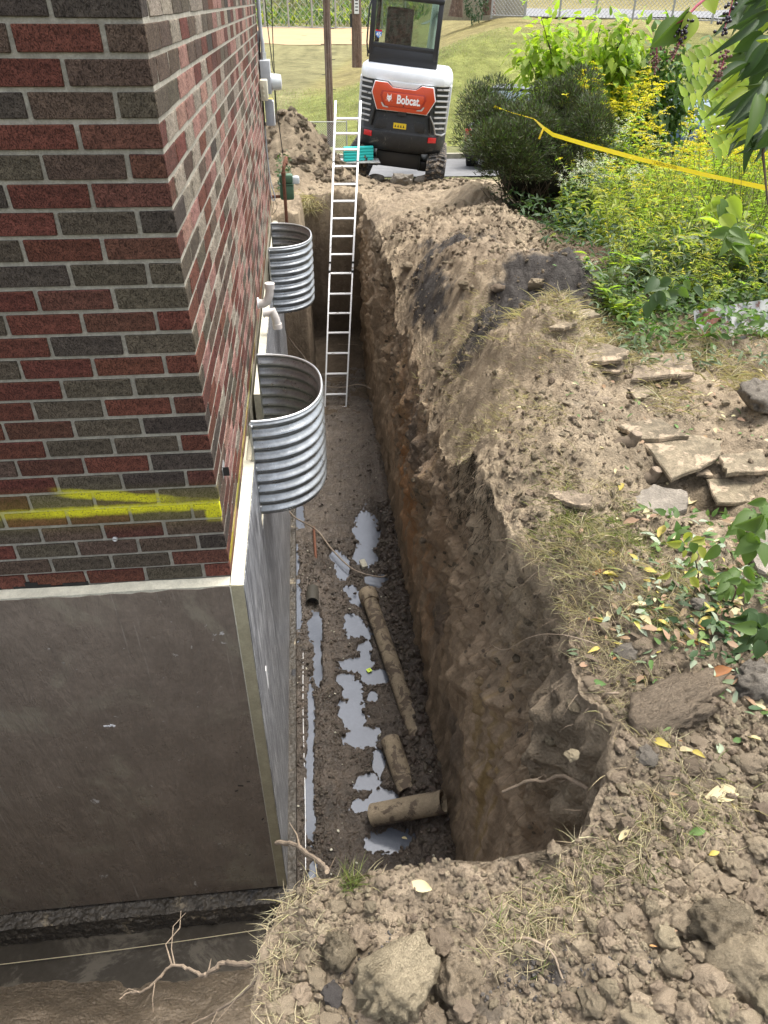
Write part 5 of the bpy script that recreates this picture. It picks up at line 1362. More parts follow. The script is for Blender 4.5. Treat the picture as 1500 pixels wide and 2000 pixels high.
# recess plate, notch and lip on the counterweight
MB().prism([(-.60, 1.04), (.52, 1.04), (.52, 1.20), (.30, 1.22), (-.48, 1.22)], 0, .02, Matrix.Translation(Vector((0, .05, 0))) @ Matrix.Rotation(math.pi/2, 4, 'X')).obj('panel', M['m_black'], cw_, bevel=.006)
MB().span((-.09, -.02, 1.30), (.09, .10, 1.365)).obj('latch_recess', M['m_dark'], cw_)
MB().tube([(.60, .045, 1.35), (.70, .09, 1.20), (.76, .12, 1.03), (.90, .26, 1.00), (.975, .50, 1.01)], .018, 8).obj('worn_lip', M['silver'], cw_, smooth=True)
core_ = layered([(plan(.93, .09), 1.34), (plan(.93, .09), 1.95)]); core_.obj('engine_housing', M['m_dark'], ex, bevel=.01)
# white cowl: hood that wraps round both corners
hood = layered([(plan(1.0, .0), lambda x: 1.86+.14*(abs(x) > .62)*0-.0), (plan(1.005, -.005), 1.96), (plan(.985, .02), 2.06), (plan(.90, .10), 2.12)])
hood.obj('engine_cover', M['m_white'], ex, bevel=.02)
MB().prism([(-.36, 1.87), (.36, 1.87), (.24, 1.78), (-.24, 1.78)], 0, .10, Matrix.Translation(Vector((0, .09, 0))) @ Matrix.Rotation(math.pi/2, 4, 'X')).obj('cover_apron', M['m_white'], ex, bevel=.008)
for s in (-1, 1):
    q = MB().prism([(.55, 1.86), (.60, 1.0), (1.9, 1.0), (1.9, 1.90), (.75, 1.90)], .93, 1.0, Matrix(((0, 0, s, 0), (1, 0, 0, 0), (0, 1, 0, 0), (0, 0, 0, 1))))
    q.obj('side_panel', M['m_white'], ex, bevel=.015)
# red tailgate panel with raised frame
RX = Matrix.Translation(Vector((0, .075, 0))) @ Matrix.Rotation(math.pi/2, 4, 'X')
gate = [(-.62, 1.84), (-.36, 1.84), (-.24, 1.765), (.24, 1.765), (.36, 1.84), (.60, 1.84), (.67, 1.62), (.52, 1.37), (-.54, 1.37), (-.67, 1.66)]
MB().prism([(x*1.025, 1.605+(z-1.605)*1.04) for x, z in gate], 0, .09, RX).obj('panel_border', M['letter'], ex, bevel=.006)
pn_ = MB().prism(gate, .0, .115, RX).obj('tail_panel', M['m_red'], ex, bevel=.012)
MB().prism([(-.47, 1.71), (.45, 1.71), (.49, 1.62), (.40, 1.44), (-.42, 1.44), (-.50, 1.62)], .1, .120, RX).obj('painted_shadow', M['m_red2'], pn_, bevel=.006)  # deeper red colours in the shadow round the raised name plate
MB().prism([(-.43, 1.685), (.42, 1.685), (.445, 1.61), (.36, 1.455), (-.37, 1.455), (-.455, 1.61)], .1, .128, RX).obj('name_plate', M['m_red'], pn_, bevel=.012)
for s in (-1, 1):
    MB().prism([(s*.44, 1.50), (s*.47, 1.50), (s*.42, 1.425), (s*.30, 1.415), (s*.31, 1.435), (s*.39, 1.445)], .1, .1225, RX).obj('painted_highlight', M['m_grey'], pn_)  # grey strips coloured as highlights at the plate's lower corners
MB().lathe([(.001, 0), (.014, 0), (.014, .006), (.001, .008)], 12, Matrix.Translation(Vector((.02, -.055, 1.478))) @ Matrix.Rotation(math.pi/2, 4, 'X')).obj('key_lock', M['m_dark'], pn_)
tc_ = bpy.data.curves.new('name_text', 'FONT'); tc_.body = 'Bobcat.'; tc_.size = .21; tc_.extrude = .002; tc_.offset = .006; tc_.align_x = 'CENTER'; tc_.align_y = 'CENTER'
tmp = bpy.data.objects.new('tmp', tc_); COL.objects.link(tmp)
dg = bpy.context.evaluated_depsgraph_get(); tm = bpy.data.meshes.new_from_object(tmp.evaluated_get(dg)); bpy.data.objects.remove(tmp)
tm.materials.clear(); tm.materials.append(M['letter'])
to = link('lettering', tm, pn_); to.rotation_euler = (math.pi/2, 0, 0); to.location = (.115, -.056, 1.575); to.scale = (.80, 1, 1)
head = [(-.5, 1), (-.28, .55), (0, .5), (.28, .55), (.5, 1), (.52, .35), (.62, .05), (.5, -.25), (.30, -.35), (.22, -.62), (0, -.72), (-.22, -.62), (-.30, -.35), (-.5, -.25), (-.62, .05), (-.52, .35)]
eo = MB().prism([(x*.085-.30, z*.085+1.585) for x, z in head], .128, .131, RX).obj('cat_emblem', M['letter'], pn_)
for s in (-1, 1):
    MB().prism([(-.30+s*.010, 1.585), (-.30+s*.038, 1.603), (-.30+s*.036, 1.588)], .131, .1325, RX).obj('emblem_eye', M['m_red2'], pn_)
    for k in range(2): MB().prism([(-.30+s*.045, 1.560-.012*k), (-.30+s*.075, 1.552-.018*k), (-.30+s*.045, 1.556-.012*k)], .128, .131, RX).obj('whisker', M['letter'], pn_)
MB().prism([(-.312, 1.545), (-.288, 1.545), (-.300, 1.532)], .131, .1325, RX).obj('emblem_nose', M['m_red2'], pn_)
# corner grilles with slats
for s in (-1, 1):
    frame_c = Vector((s*.80, .235, 1.5)); ang = s*math.radians(40)
    Rz = Matrix.Rotation(ang, 4, 'Z'); T = Matrix.Translation(frame_c) @ Rz
    gr_ = MB().span((-.20, .03, -.44), (.20, .06, .36))
    gr_.v = [tuple(T @ Vector(v)) for v in gr_.v]; g_o = gr_.obj('corner_grille', M['m_dark'], ex)
    for k in range(8):
        z = -.38+k*.098; wdt = .17 if k else .15
        q = MB().box((.02*s, -.008, z), (wdt*2, .034, .034), Matrix.Rotation(-.25, 3, 'X')); q.v = [tuple(T @ Vector(v)) for v in q.v]
        q.obj('slat', M['m_grey'], g_o, bevel=.005, seg=1)
    q = MB().prism([(-.24, .36), (-.26, .05), (-.31, -.05), (-.22, -.44), (-.17, -.44), (-.23, -.05), (-.20, .36)], -.01, .03, T @ Matrix.Scale(s, 4, (1, 0, 0)) @ Matrix.Rotation(math.pi/2, 4, 'X'))
    q.obj('grille_frame', M['m_black'], g_o, bevel=.006)
    lq = MB().box((0, -.01, 0), (.20, .03, .10)); T2 = Matrix.Translation(Vector((s*.70, .115, .91))) @ Matrix.Rotation(s*math.radians(30), 4, 'Z')
    lq.v = [tuple(T2 @ Vector(v)) for v in lq.v]; lq.obj('tail_light', M['m_lamp'], ex, bevel=.008)
lb_ = MB().span((-.16, .010, 1.06), (.12, .030, 1.16)).obj('warning_label', M['m_label'], ex)
for k in range(4):
    MB().prism([(-.135+.06*k, 1.085), (-.095+.06*k, 1.085), (-.115+.06*k, 1.135)], -.0105, -.008, Matrix.Rotation(math.pi/2, 4, 'X')).obj('warning_mark', M['m_dark'], lb_)
# cab
CX0, CX1, CY0, CY1, CZ0, CZ1 = -.84, .56, .42, 1.75, 2.10, 3.17
cab = MB().span((CX0, CY0, CZ0), (CX1+.06, CY1, CZ0+.30)).obj('cab_base', M['m_dark'], ex, bevel=.03)
cb = MB()
def bar(a, b, r=.04): return MB().tube([a, b], r, 8)
for (x, y, nm) in ((CX0+.03, CY0, 'p'), (CX1, CY0, 'p'), (CX0+.03, CY1, 'p'), (CX1, CY1, 'p')):
    MB().box((x, y+.03, (CZ0+CZ1)/2+.1), (.10, .09, CZ1-CZ0-.1)).obj('cab_post', M['m_dark'], ex, bevel=.02)
MB().span((CX0-.02, CY0-.04, CZ1), (CX1+.06, CY1+.06, CZ1+.10)).obj('roof', M['m_dark'], ex, bevel=.03)
MB().span((CX0+.05, CY0-.01, CZ0+.28), (CX1-.02, CY0+.05, CZ0+.36)).obj('window_sill', M['m_dark'], ex, bevel=.015)
MB().span((CX0+.08, CY0+.012, CZ0+.34), (CX1-.05, CY0+.022, CZ1)).obj('rear_window', M['cab_glass'], ex)
MB().span((CX0+.02, CY0+.10, CZ0+.30), (CX0+.03, CY1-.05, CZ1)).obj('side_window', M['cab_glass'], ex)
MB().span((CX1+.01, CY0+.10, CZ0+.05), (CX1+.02, CY1-.05, CZ1)).obj('side_window', M['cab_glass'], ex)
MB().span((CX0+.08, CY1-.01, CZ0+.30), (CX1-.05, CY1, CZ1)).obj('front_window', M['cab_glass'], ex)
sh = MB().prism([(-.07, .05), (-.06, .065), (0, .055), (.06, .065), (.07, .05), (.06, -.03), (0, -.075), (-.06, -.03)], 0, .003, Matrix.Translation(Vector((CX0+.17, CY0+.008, CZ0+.50))) @ Matrix.Rotation(math.pi/2, 4, 'X')).obj('shield_sticker', M['blue_sticker'], ex)
MB().prism([(-.07, .03), (-.06, .062), (0, .052), (.06, .062), (.07, .03)], .003, .0045, Matrix.Translation(Vector((CX0+.17, CY0+.008, CZ0+.505))) @ Matrix.Rotation(math.pi/2, 4, 'X')).obj('sticker_band', M['m_lamp'], sh)
t2 = bpy.data.curves.new('t2', 'FONT'); t2.body = '45'; t2.size = .10; t2.extrude = .001; t2.offset = .002; t2.align_x = 'CENTER'; t2.align_y = 'CENTER'
tmp = bpy.data.objects.new('tmp', t2); COL.objects.link(tmp); dg = bpy.context.evaluated_depsgraph_get()
tm = bpy.data.meshes.new_from_object(tmp.evaluated_get(dg)); bpy.data.objects.remove(tmp); tm.materials.clear(); tm.materials.append(M['letter'])
to = link('number', tm, sh); to.rotation_euler = (math.pi/2, 0, 0); to.location = (CX0+.17, CY0+.0025, CZ0+.485)
MB().span((CX0+.28, .75, CZ0+.25), (CX0+.85, .88, CZ0+.95)).obj('seat', M['m_black'], ex, bevel=.05)
MB().tube([(CX0+.12, .46, CZ0+.35), (CX0+.12, .46, CZ1-.05)], .012, 6).obj('guard_rail', M['m_dark'], ex)
MB().tube([(CX0-.02, CY0+.02, CZ0+.1), (CX0-.06, CY0-.02, CZ0+.35), (CX0-.06, CY0-.02, CZ1-.2), (CX0-.01, CY0+.02, CZ1)], .016, 8).obj('grab_rail', M['m_dark'], ex, smooth=True)
MB().tube([(.45, 1.5, 2.0), (.46, 1.85, 2.9), (.47, 2.5, 4.1), (.47, 3.6, 4.6)], [.13, .12, .12, .09], 8).obj('boom', M['m_white'], ex, bevel=.01)
MB().tube([(.47, 3.6, 4.6), (.47, 4.5, 3.0), (.47, 4.4, 1.9)], [.09, .10, .07], 8).obj('dipper_arm', M['m_white'], ex)
MB().prism([(4.1, 1.95), (4.7, 1.9), (4.8, 1.4), (4.5, 1.1), (4.1, 1.2)], .15, .80, Matrix(((0, 0, 1, 0), (1, 0, 0, 0), (0, 1, 0, 0), (0, 0, 0, 1)))).obj('bucket', M['m_black'], ex, bevel=.02)
MB().span((-.95, 2.75, .10), (.95, 2.85, .48)).obj('dozer_blade', M['m_black'], ex, bevel=.02)
place = lambda o, *a: None
# concrete block under / behind the machine
for i, (x, y, sx, lb) in enumerate([(2.45, 12.75, .30, 'broad concrete-like chunk between the tracks under the machine'), (2.0, 13.6, .22, 'pale rubble lump behind the left track'), (2.95, 13.2, .2, 'rubble lump beside the right track')]):
    o = link('rubble', clodmesh(3, 5+i, 'rock', flat=.8, angular=1)); z = float(ztop(x, y)); o.location = (x, y, z+.06); o.scale = (sx, sx*.6, sx*.7); tag(o, lb, 'rubble', 'rubble under the machine')
# teal corrugated pipes beside the heap
tl = thing('teal_pipes', 'bundle of turquoise pipes lying beside the heap left of the machine', 'pipe bundle', (1.32, 13.3, -2.62))
for i in range(5):
    MB().tube([(0, -.12+.0*i, .055*i), (.62, .1, .055*i-.02)], .032, 10).obj('pipe', M['teal'], tl, smooth=True)
MB().span((-.05, -.2, -.05), (.75, .3, -.035)).obj('pallet_sheet', M['m_grey'], tl)

# ================================================================== POLES, FENCES, CARS, WALL
def pole(label, x, y, z0, r, h, sign=False, steps=True):
    root = thing('utility_pole', label, 'utility pole', (x, y, z0), 0, 'wooden utility poles')
    MB().tube([(0, 0, -.3), (0, 0, h*.5), (.02, 0, h)], [r, r*.9, r*.8], 14).obj('shaft', M['wood_pole'], root, smooth=True)
    for k in range(10 if steps else 3):
        s = 1 if k % 2 else -1
        MB().tube([(s*r*.8, 0, 1.2+.42*k), (s*(r+.10), 0, 1.2+.42*k)], .010, 5).obj('step_bolt', M['darkmetal'], root)
    if sign:
        MB().span((-.16, -r-.02, 2.6), (.14, -r-.005, 4.0)).obj('notice_plate', M['sign'], root)
        q = MB()
        for k in range(7): q.span((-.10, -r-.024, 2.75+.17*k), (.08, -r-.021, 2.81+.17*k))
        q.obj('notice_lines', M['darkmetal'], root)
        MB().span((-.42, -.12, 1.9), (-.22, .12, 2.6)).obj('relay_box', M['m_dark'], root)
    return root
q = at(640, 258, 2, -3.85)
pole('brown wooden utility pole with step bolts standing left of the machine', q[0]+.05, q[1]-1.5, -4.0, .125, 9)
q = at(697, 100, 1, 52)
pole('grey wooden pole with pale notice plate beside the machine cab', q[0], 52, float(q[2])-.6, .33, 14, True, False)
def chain_fence(label, a, b, h, z0, z1, npost, pitch, wr, mid=False):
    a = Vector(a); b = Vector(b)
    root = thing('chain_link_fence', label, 'fence', (a.x, a.y, z0), 0, 'chain-link fences')
    Lh = (Vector((b.x, b.y, 0))-Vector((a.x, a.y, 0))).length; dd = Vector((b.x-a.x, b.y-a.y, 0))/Lh
    f = lambda s, z: Vector(dd*s)+Vector((0, 0, (z1-z0)*s/Lh+z))
    for i in range(npost):
        s = Lh*i/(npost-1); MB().tube([f(s, -.1), f(s, h+.03)], wr*5, 8).obj('post', M['zinc'], root)
    MB().tube([f(0, h), f(Lh, h)], wr*4, 6).obj('top_rail', M['zinc'], root)
    MB().tube([f(0, .05), f(Lh, .05)], wr*3, 6).obj('bottom_rail', M['zinc'], root)
    if mid: MB().tube([f(0, h*.5), f(Lh, h*.5)], wr*3.4, 6).obj('middle_rail', M['zinc'], root)
    q = MB(); s = -h
    while s < Lh:
        for dr in (1, -1):
            s0, s1 = s, s+h; zz0, zz1 = (.05, h) if dr == 1 else (h, .05)
            if s0 < 0: t = -s0/h; zz0 = zz0+(zz1-zz0)*t; s0 = 0
            if s1 > Lh: t = (Lh-s0)/(s1-s0); zz1 = zz0+(zz1-zz0)*t; s1 = Lh
            q.tube([f(s0, zz0), f(s1, zz1)], wr, 3, False)
        s += pitch
    q.obj('wire_mesh', M['zinc'], root, 'stuff')
chain_fence('low chain-link fence behind the soil heap left of the machine', (-4.2, 21.3), (1.85, 21.3), 1.05, -3.98, -3.98, 4, .07, .0035, mid=False)
def at2(px, py, y): p = at(px, py, 1, y); return p
chain_fence('tall chain-link backstop fence at the far edge of the sand infield', (-34, 150), (20, 150), 7.5, -4.1, -4.1, 14, 1.2, .03, mid=False)
a = at2(960, 30, 50); b = at2(1560, 44, 40)
chain_fence('black chain-link court fence along the crest of the grassy hill', (a[0], a[1]), (b[0], b[1]), 2.6, a[2]-.05, b[2]-.05, 9, .22, .012, mid=True)
# concrete wall with ivy and trunk on the crest
w0 = at2(862, 26, 56)
cwl = thing('concrete_wall', 'long grey concrete wall on the crest right behind the machine cab', 'wall', (w0[0], 56, w0[2]-.4))
for k in range(4): MB().span((k*1.5, 0, 0), (k*1.5+1.49, .2, 3.6)).obj('wall_panel', M['concrete'], cwl, bevel=.01)
def crown(name, n, c, rad, T, size, mt, parent, squash=1, seedn=1, sq2=None, shell=.55, kind='stuff', thr=.1, fr=1.3):
    u = RNG.normal(size=(n*3, 3)); u /= np.linalg.norm(u, axis=1)[:, None]
    r = (shell+(1-shell)*RNG.uniform(0, 1, n*3)**.5)*(1+.28*fbm(u[:, 0]*fr+seedn, u[:, 1]*fr, u[:, 2]*fr, 3, seedn))
    p = u*r[:, None]*np.array(rad)
    k = fbm(p[:, 0]*1.6/rad[0]*2, p[:, 1]*2, p[:, 2]*2, 3, seedn+5) > -thr
    p = p[k][:n]; u = u[k][:n]; p = p+np.array(c); m_ = len(p)
    d = u+RNG.normal(0, .7, (m_, 3))+np.array([0, 0, -.1])
    s = RNG.uniform(.7, 1.3, m_)*size
    V, F = leafs(T[0], T[1], p, d, s, s*.42, roll=RNG.uniform(-1, 1, m_))
    return link(name, npmesh(name, V, F, mt), parent, kind)
t_ = at2(890, 22, 54)
tr_ = thing('tree', 'bare leaning tree trunk on the hill crest by the concrete wall', 'tree', (t_[0], 54, t_[2]-.3))
MB().tube([(0, 0, 0), (.1, 0, 1.2), (-.1, 0, 3), (.3, 0, 6)], [.5, .33, .28, .2], 12).obj('trunk', M['wood_pole'], tr_, smooth=True)
t_ = at2(950, 18, 54)
tr_ = thing('tree', 'second trunk on the hill crest, next to the round ivy bush', 'tree', (t_[0]+.2, 54, t_[2]-.3))
MB().tube([(0, 0, 0), (-.1, 0, 1.2), (.1, 0, 3), (.3, 0, 6)], [.45, .35, .3, .2], 12).obj('trunk', M['wood_pole'], tr_, smooth=True)
t_ = at2(928, 20, 53)
bs = thing('ivy_bush', 'round dark green ivy bush on the hill crest between the two trunks', 'bush', (t_[0], 53, t_[2]-.4))
crown('foliage', 700, (0, 0, .9), (.85, .7, 1.2), LS, .16, M['leaf_ivy'], bs, seedn=4)
# weeds and brush behind the infield: uncountable
hy = RNG.uniform(153, 200, 9000); hx = RNG.uniform(-45, 40, 9000); hz_ = -4.1+9*sst(165, 200, hy)
for i, mt in enumerate(['leaf_mid', 'leaf_gold', 'leaf_grey', 'leaf_deep']):
    sl = slice(i*2250, (i+1)*2250); n_ = 2250
    kk = fbm(hx[sl]*.15, hy[sl]*.1, 0, 3, 300+i)
    V, F = leafs(LS[0], LS[1], np.stack([hx[sl], hy[sl], hz_[sl]+RNG.uniform(0, 1.5, n_)*(1+kk)], -1), RNG.normal(0, .6, (n_, 3))+np.array([0, 0, .9]), RNG.uniform(.8, 2.0, n_)*(1+.5*kk), RNG.uniform(.2, .5, n_))
    link('far_brush', npmesh('far_brush', V, F, M[mt]), kind='stuff')
# grass tufts on the near hill so that it reads as turf
n_ = 26000
hx = RNG.uniform(-3, 18, n_); hy = 21.8+RNG.uniform(0, 1, n_)**1.4*22; a = RNG.uniform(0, 6.28, n_)
V, F = leafs(leaf_tpl(1, 0, .2, .5)[0], leaf_tpl(1, 0, .2, .5)[1], np.stack([hx, hy, hillz(hx, hy)-.01], -1), np.stack([np.cos(a)*.6, np.sin(a)*.6, np.ones(n_)*.8], -1), RNG.uniform(.05, .16, n_), RNG.uniform(.02, .05, n_))
link('hill_grass', npmesh('hill_grass', V, F, M['grassblade']), kind='stuff')

def car(name, label, loc, rz, body, kind='suv', L_=4.7, W=1.85, H=1.72):
    r = thing(name, label, 'pickup truck' if kind == 'pickup' else 'car', loc, rz, 'vehicles parked on the road')
    h = L_/2
    if kind == 'pickup':
        prof = [(-h, .45), (-h, 1.10), (-h+.05, 1.16), (-h+1.8, 1.16), (-h+1.9, 1.22), (h-1.5, 1.16), (h-.15, 1.02), (h, .8), (h, .42)]
        glassp = [(-h+1.85, 1.18), (-h+2.0, H-.05), (-h+2.2, H), (-h+3.3, H), (h-1.55, 1.16)]
    else:
        prof = [(-h, .45), (-h-.02, .75), (-h+.04, 1.06), (h-1.35, 1.10), (h-.25, .92), (h, .72), (h, .40)]
        glassp = [(-h+.06, 1.05), (-h+.38, H-.08), (-h+.7, H), (h-2.1, H), (h-1.35, 1.09)]
    Mx = Matrix(((1, 0, 0, 0), (0, 0, 1, 0), (0, 1, 0, 0), (0, 0, 0, 1)))
    MB().prism(prof, -W/2, W/2, Mx).obj('body', body, r, bevel=.07, seg=3)
    g = MB(); n = len(glassp); tw = W/2-.18; vs = [(x, -(W/2-.06) if z < 1.3 else -tw, z) for x, z in glassp]+[(x, (W/2-.06) if z < 1.3 else tw, z) for x, z in glassp]
    g.add(vs, [tuple(range(n))[::-1], tuple(range(n, 2*n))]+[(i, (i+1) % n, n+(i+1) % n, n+i) for i in range(n)])
    g.obj('windows', M['car_glass'], r, bevel=.03)
    rx0 = min(x for x, z in glassp if z > H-.1)+.02; rx1 = max(x for x, z in glassp if z > H-.1)-.02
    MB().span((rx0, -tw+.02, H-.02), (rx1, tw-.02, H+.03)).obj('roof', body, r, bevel=.02)
    for s in (-1, 1):
        for x in (-h+.85, h-.9):
            wq = MB().lathe([(.001, -.12), (.33, -.12), (.35, -.08), (.35, .08), (.33, .12), (.001, .12)], 24, Matrix.Translation(Vector((x, s*(W/2-.08), .35))) @ Matrix.Rotation(math.pi/2, 4, 'X'))
            wo_ = wq.obj('wheel', M['black'], r)
            MB().lathe([(.001, -.13), (.21, -.13), (.21, .13), (.001, .13)], 14, Matrix.Translation(Vector((x, s*(W/2-.08), .35))) @ Matrix.Rotation(math.pi/2, 4, 'X')).obj('rim', M['rim'], wo_)
        MB().span((-h-.03, s*(W/2-.10)-.09, .80), (-h+.12, s*(W/2-.10)+.09, 1.10)).obj('tail_light', M['m_lamp'], r, bevel=.02)
        MB().span((h-.08, s*(W/2-.25)-.13, .72), (h+.015, s*(W/2-.25)+.13, .84)).obj('headlight', M['glass_cover'], r, bevel=.02)
        MB().box((h-1.5, s*(W/2+.08), 1.15), (.12, .18, .12)).obj('mirror', body, r, bevel=.02)
    MB().span((-h-.10, -W/2+.05, .42), (-h+.02, W/2-.05, .62)).obj('rear_bumper', M['m_dark'], r, bevel=.03)
    MB().span((h-.02, -W/2+.05, .38), (h+.09, W/2-.05, .60)).obj('front_bumper', M['m_dark'], r, bevel=.03)
    return r
zr = lambda x, y: float(ztop(x, y, False))+.035
car('parked_pickup', 'black pickup with red tail light glimpsed between the machine and the dark hedge', (6.75, 19.9, zr(6.75, 19.9)), math.radians(66), M['car_black'], 'pickup', 5.2, 1.95, 1.85)
car('parked_car', 'blue-grey car with glossy windscreen mostly hidden behind white-flowered weeds', (10.1, 18.8, zr(10.1, 18.8)), math.radians(197), M['car_blue'], 'suv', 4.4, 1.8, 1.55)
car('parked_car', 'charcoal car at the far right half hidden by hanging leaves', (13.6, 19.3, zr(13.6, 19.3)), math.radians(180), M['car_dark'], 'suv', 4.8, 1.9, 1.75)

# ================================================================== PLANTS
def stemtube(pts, r0, r1, n=4):
    q = MB(); k = len(pts); q.tube(pts, [r0+(r1-r0)*i/(k-1) for i in range(k)], n, False)
    F = np.array([f for f in q.f]); return np.array(q.v, float), F
def make_plant(kind, seed):
    rng = np.random.default_rng(seed); S = []; Lv = []; Fl = []
    H_ = rng.uniform(.9, 1.25) if kind in ('goldenrod', 'goldenrod_bud') else rng.uniform(.7, .95)
    ns = {'goldenrod': 4, 'goldenrod_bud': 5, 'snakeroot': 4, 'broadleaf': 5}[kind]
    for _ in range(ns):
        lean = rng.normal(0, .16, 2); h = H_*rng.uniform(.75, 1.05); b0 = rng.normal(0, .05, 2)
        ts = np.linspace(0, 1, 6); pts = [(b0[0]+lean[0]*t*t*h*1.5, b0[1]+lean[1]*t*t*h*1.5, h*t) for t in ts]
        S.append(stemtube(pts, .006, .002)); pts = np.array(pts)
        at_ = lambda t: np.array([np.interp(t, ts, pts[:, i]) for i in range(3)]).T
        if kind.startswith('goldenrod'):
            n = 46; t = rng.uniform(.12, .95, n); a = rng.uniform(0, 6.28, n)
            d = np.stack([np.cos(a), np.sin(a), rng.uniform(-.1, .8, n)], -1)
            Lv.append(leafs(*LT2, at_(t), d, rng.uniform(.06, .13, n)*(1.15-t*.5), rng.uniform(.010, .018, n), roll=rng.uniform(-.5, .5, n)))
            nb_ = 14 if kind == 'goldenrod' else 3
            for _ in range(nb_):
                tb_ = rng.uniform(.80, 1.0); a_ = rng.uniform(0, 6.28); p0 = at_(np.array([tb_]))[0]; Lb = rng.uniform(.06, .15)*(1.15-(tb_-.8)*3)
                m_ = 16; s = np.linspace(0, 1, m_)
                arc = p0+np.stack([np.cos(a_)*Lb*s, np.sin(a_)*Lb*s, Lb*(.75*s-.55*s*s)], -1)
                dd = rng.normal(0, 1, (m_, 3)); dd[:, 2] = abs(dd[:, 2])
                Fl.append(leafs(*LS, arc, dd, .017 if kind == 'goldenrod' else .013, .011, roll=rng.uniform(-1, 1, m_)))
        elif kind == 'snakeroot':
            for t0 in np.linspace(.2, .92, 8):
                a0 = rng.uniform(0, 3.14)
                for a_ in (a0, a0+3.14):
                    Lv.append(leafs(*BL_, at_(np.array([t0])), np.array([[math.cos(a_), math.sin(a_), rng.uniform(-.2, .4)]]), rng.uniform(.06, .10), .055))
            for _ in range(6):
                c_ = at_(np.array([1.0]))[0]+rng.normal(0, .05, 3)*np.array([1, 1, .4]); m_ = 14
                Fl.append(leafs(*LS, c_+rng.normal(0, .014, (m_, 3)), rng.normal(0, 1, (m_, 3)), .009, .008))
        else:
            n = 11; t = rng.uniform(.25, 1, n); a = rng.uniform(0, 6.28, n)
            d = np.stack([np.cos(a), np.sin(a), rng.uniform(.0, .9, n)], -1)
            Lv.append(leafs(*LT, at_(t)*np.array([1, 1, .6]), d, rng.uniform(.10, .20, n), rng.uniform(.035, .06, n), roll=rng.uniform(-.4, .4, n)))
    return cat_(S), cat_(Lv), (cat_(Fl) if Fl else None)
VAR = {}
LM = {'goldenrod': ['leaf_lime', 'leaf_gold'], 'goldenrod_bud': ['leaf_lime', 'leaf_gold', 'leaf_lime'], 'snakeroot': ['leaf_mid', 'leaf_deep'], 'broadleaf': ['leaf_mid', 'leaf_lime', 'leaf_grey']}
for kd in LM:
    for sd_i in range(3):
        s_, l_, f_ = make_plant(kd, 50+sd_i*7+len(kd))
        lm = LM[kd][sd_i % len(LM[kd])]
        VAR[(kd, sd_i)] = (npmesh('stem', *s_, M['stem']), npmesh('foliage', *l_, M[lm]), npmesh('bloom', *f_, M['flower_white'] if kd == 'snakeroot' else M['flower_gold']) if f_ is not None else None)
NMS = {'goldenrod': ('goldenrod', 'blooming goldenrod among the weeds at the right', 'weed', 'blooming goldenrods in the weed patch'),
       'goldenrod_bud': ('goldenrod', 'lime green goldenrod not yet fully in bloom in the weed patch', 'weed', 'budding goldenrods in the weed patch'),
       'snakeroot': ('white_flowered_weed', 'weed with small white flower clusters beside the dark hedge', 'weed', 'white-flowered weeds by the hedge'),
       'broadleaf': ('broadleaf_weed', 'leafy broad-leaved weed without flowers at the foot of the weed patch', 'weed', 'broad-leaved weeds at the foot of the patch')}
def plant(kd, x, y, sc=1.0, z=None, label=None, lean=0):
    nm, lb, ct, gp_ = NMS[kd]; v = VAR[(kd, random.randint(0, 2))]
    r = thing(nm, label or lb, ct, (x, y, (float(ztop(x, y)) if z is None else z)-.03), random.uniform(0, 6.28), gp_)
    r.scale = (sc, sc, sc*random.uniform(.9, 1.1)); r.rotation_euler[0] = lean+random.uniform(-.08, .08)
    link('stem', v[0], r); link('foliage', v[1], r)
    if v[2]: link('bloom', v[2], r, 'stuff')
def region(n, fx, fy, kd, s0, s1, cond=None):
    k = 0
    while k < n:
        x, y = random.uniform(*fx), random.uniform(*fy)
        if cond and not cond(x, y): continue
        plant(kd, x, y, random.uniform(s0, s1)); k += 1
edge = lambda y: 3.55+.18*math.sin(y*2)+.08*(y-3)       # left edge of the weed patch
region(70, (3.5, 7.5), (3.9, 7.8), 'goldenrod_bud', .75, 1.1, lambda x, y: x > edge(y))
region(22, (4.8, 7.8), (5.0, 7.6), 'goldenrod', .95, 1.25, lambda x, y: x > edge(y)+.7)
region(26, (3.2, 6.0), (2.6, 4.4), 'goldenrod_bud', .45, .75, lambda x, y: x > 3.1+.25*(y < 3.2))
region(12, (3.7, 4.7), (5.4, 7.0), 'snakeroot', .7, 1.1)
region(5, (4.7, 5.6), (7.2, 8.2), 'snakeroot', 1.2, 1.5)
region(30, (2.75, 5.2), (2.1, 3.6), 'broadleaf', .4, .75, lambda x, y: x > 2.7+.25*(y < 2.6) and not (x > 3.1 and y < 2.75))
region(10, (3.6, 5.4), (3.2, 4.6), 'broadleaf', .8, 1.2)
region(10, (8, 11), (8, 12), 'goldenrod_bud', 1, 1.3)
for px, py, sc_, lb in [(1205, 480, .22, 'low goldenrod with bright yellow bloom at the reddish soil edge, upper of two'), (1200, 520, .25, 'low goldenrod with bright yellow bloom at the reddish soil edge, lower of two'),
                        (1235, 640, .2, 'single short goldenrod spike in front of the slab weeds'), (1280, 500, .3, 'small goldenrod at the front of the weeds')]:
    q = ground(px, py+12); plant('goldenrod', q[0], q[1], sc_, label=lb)
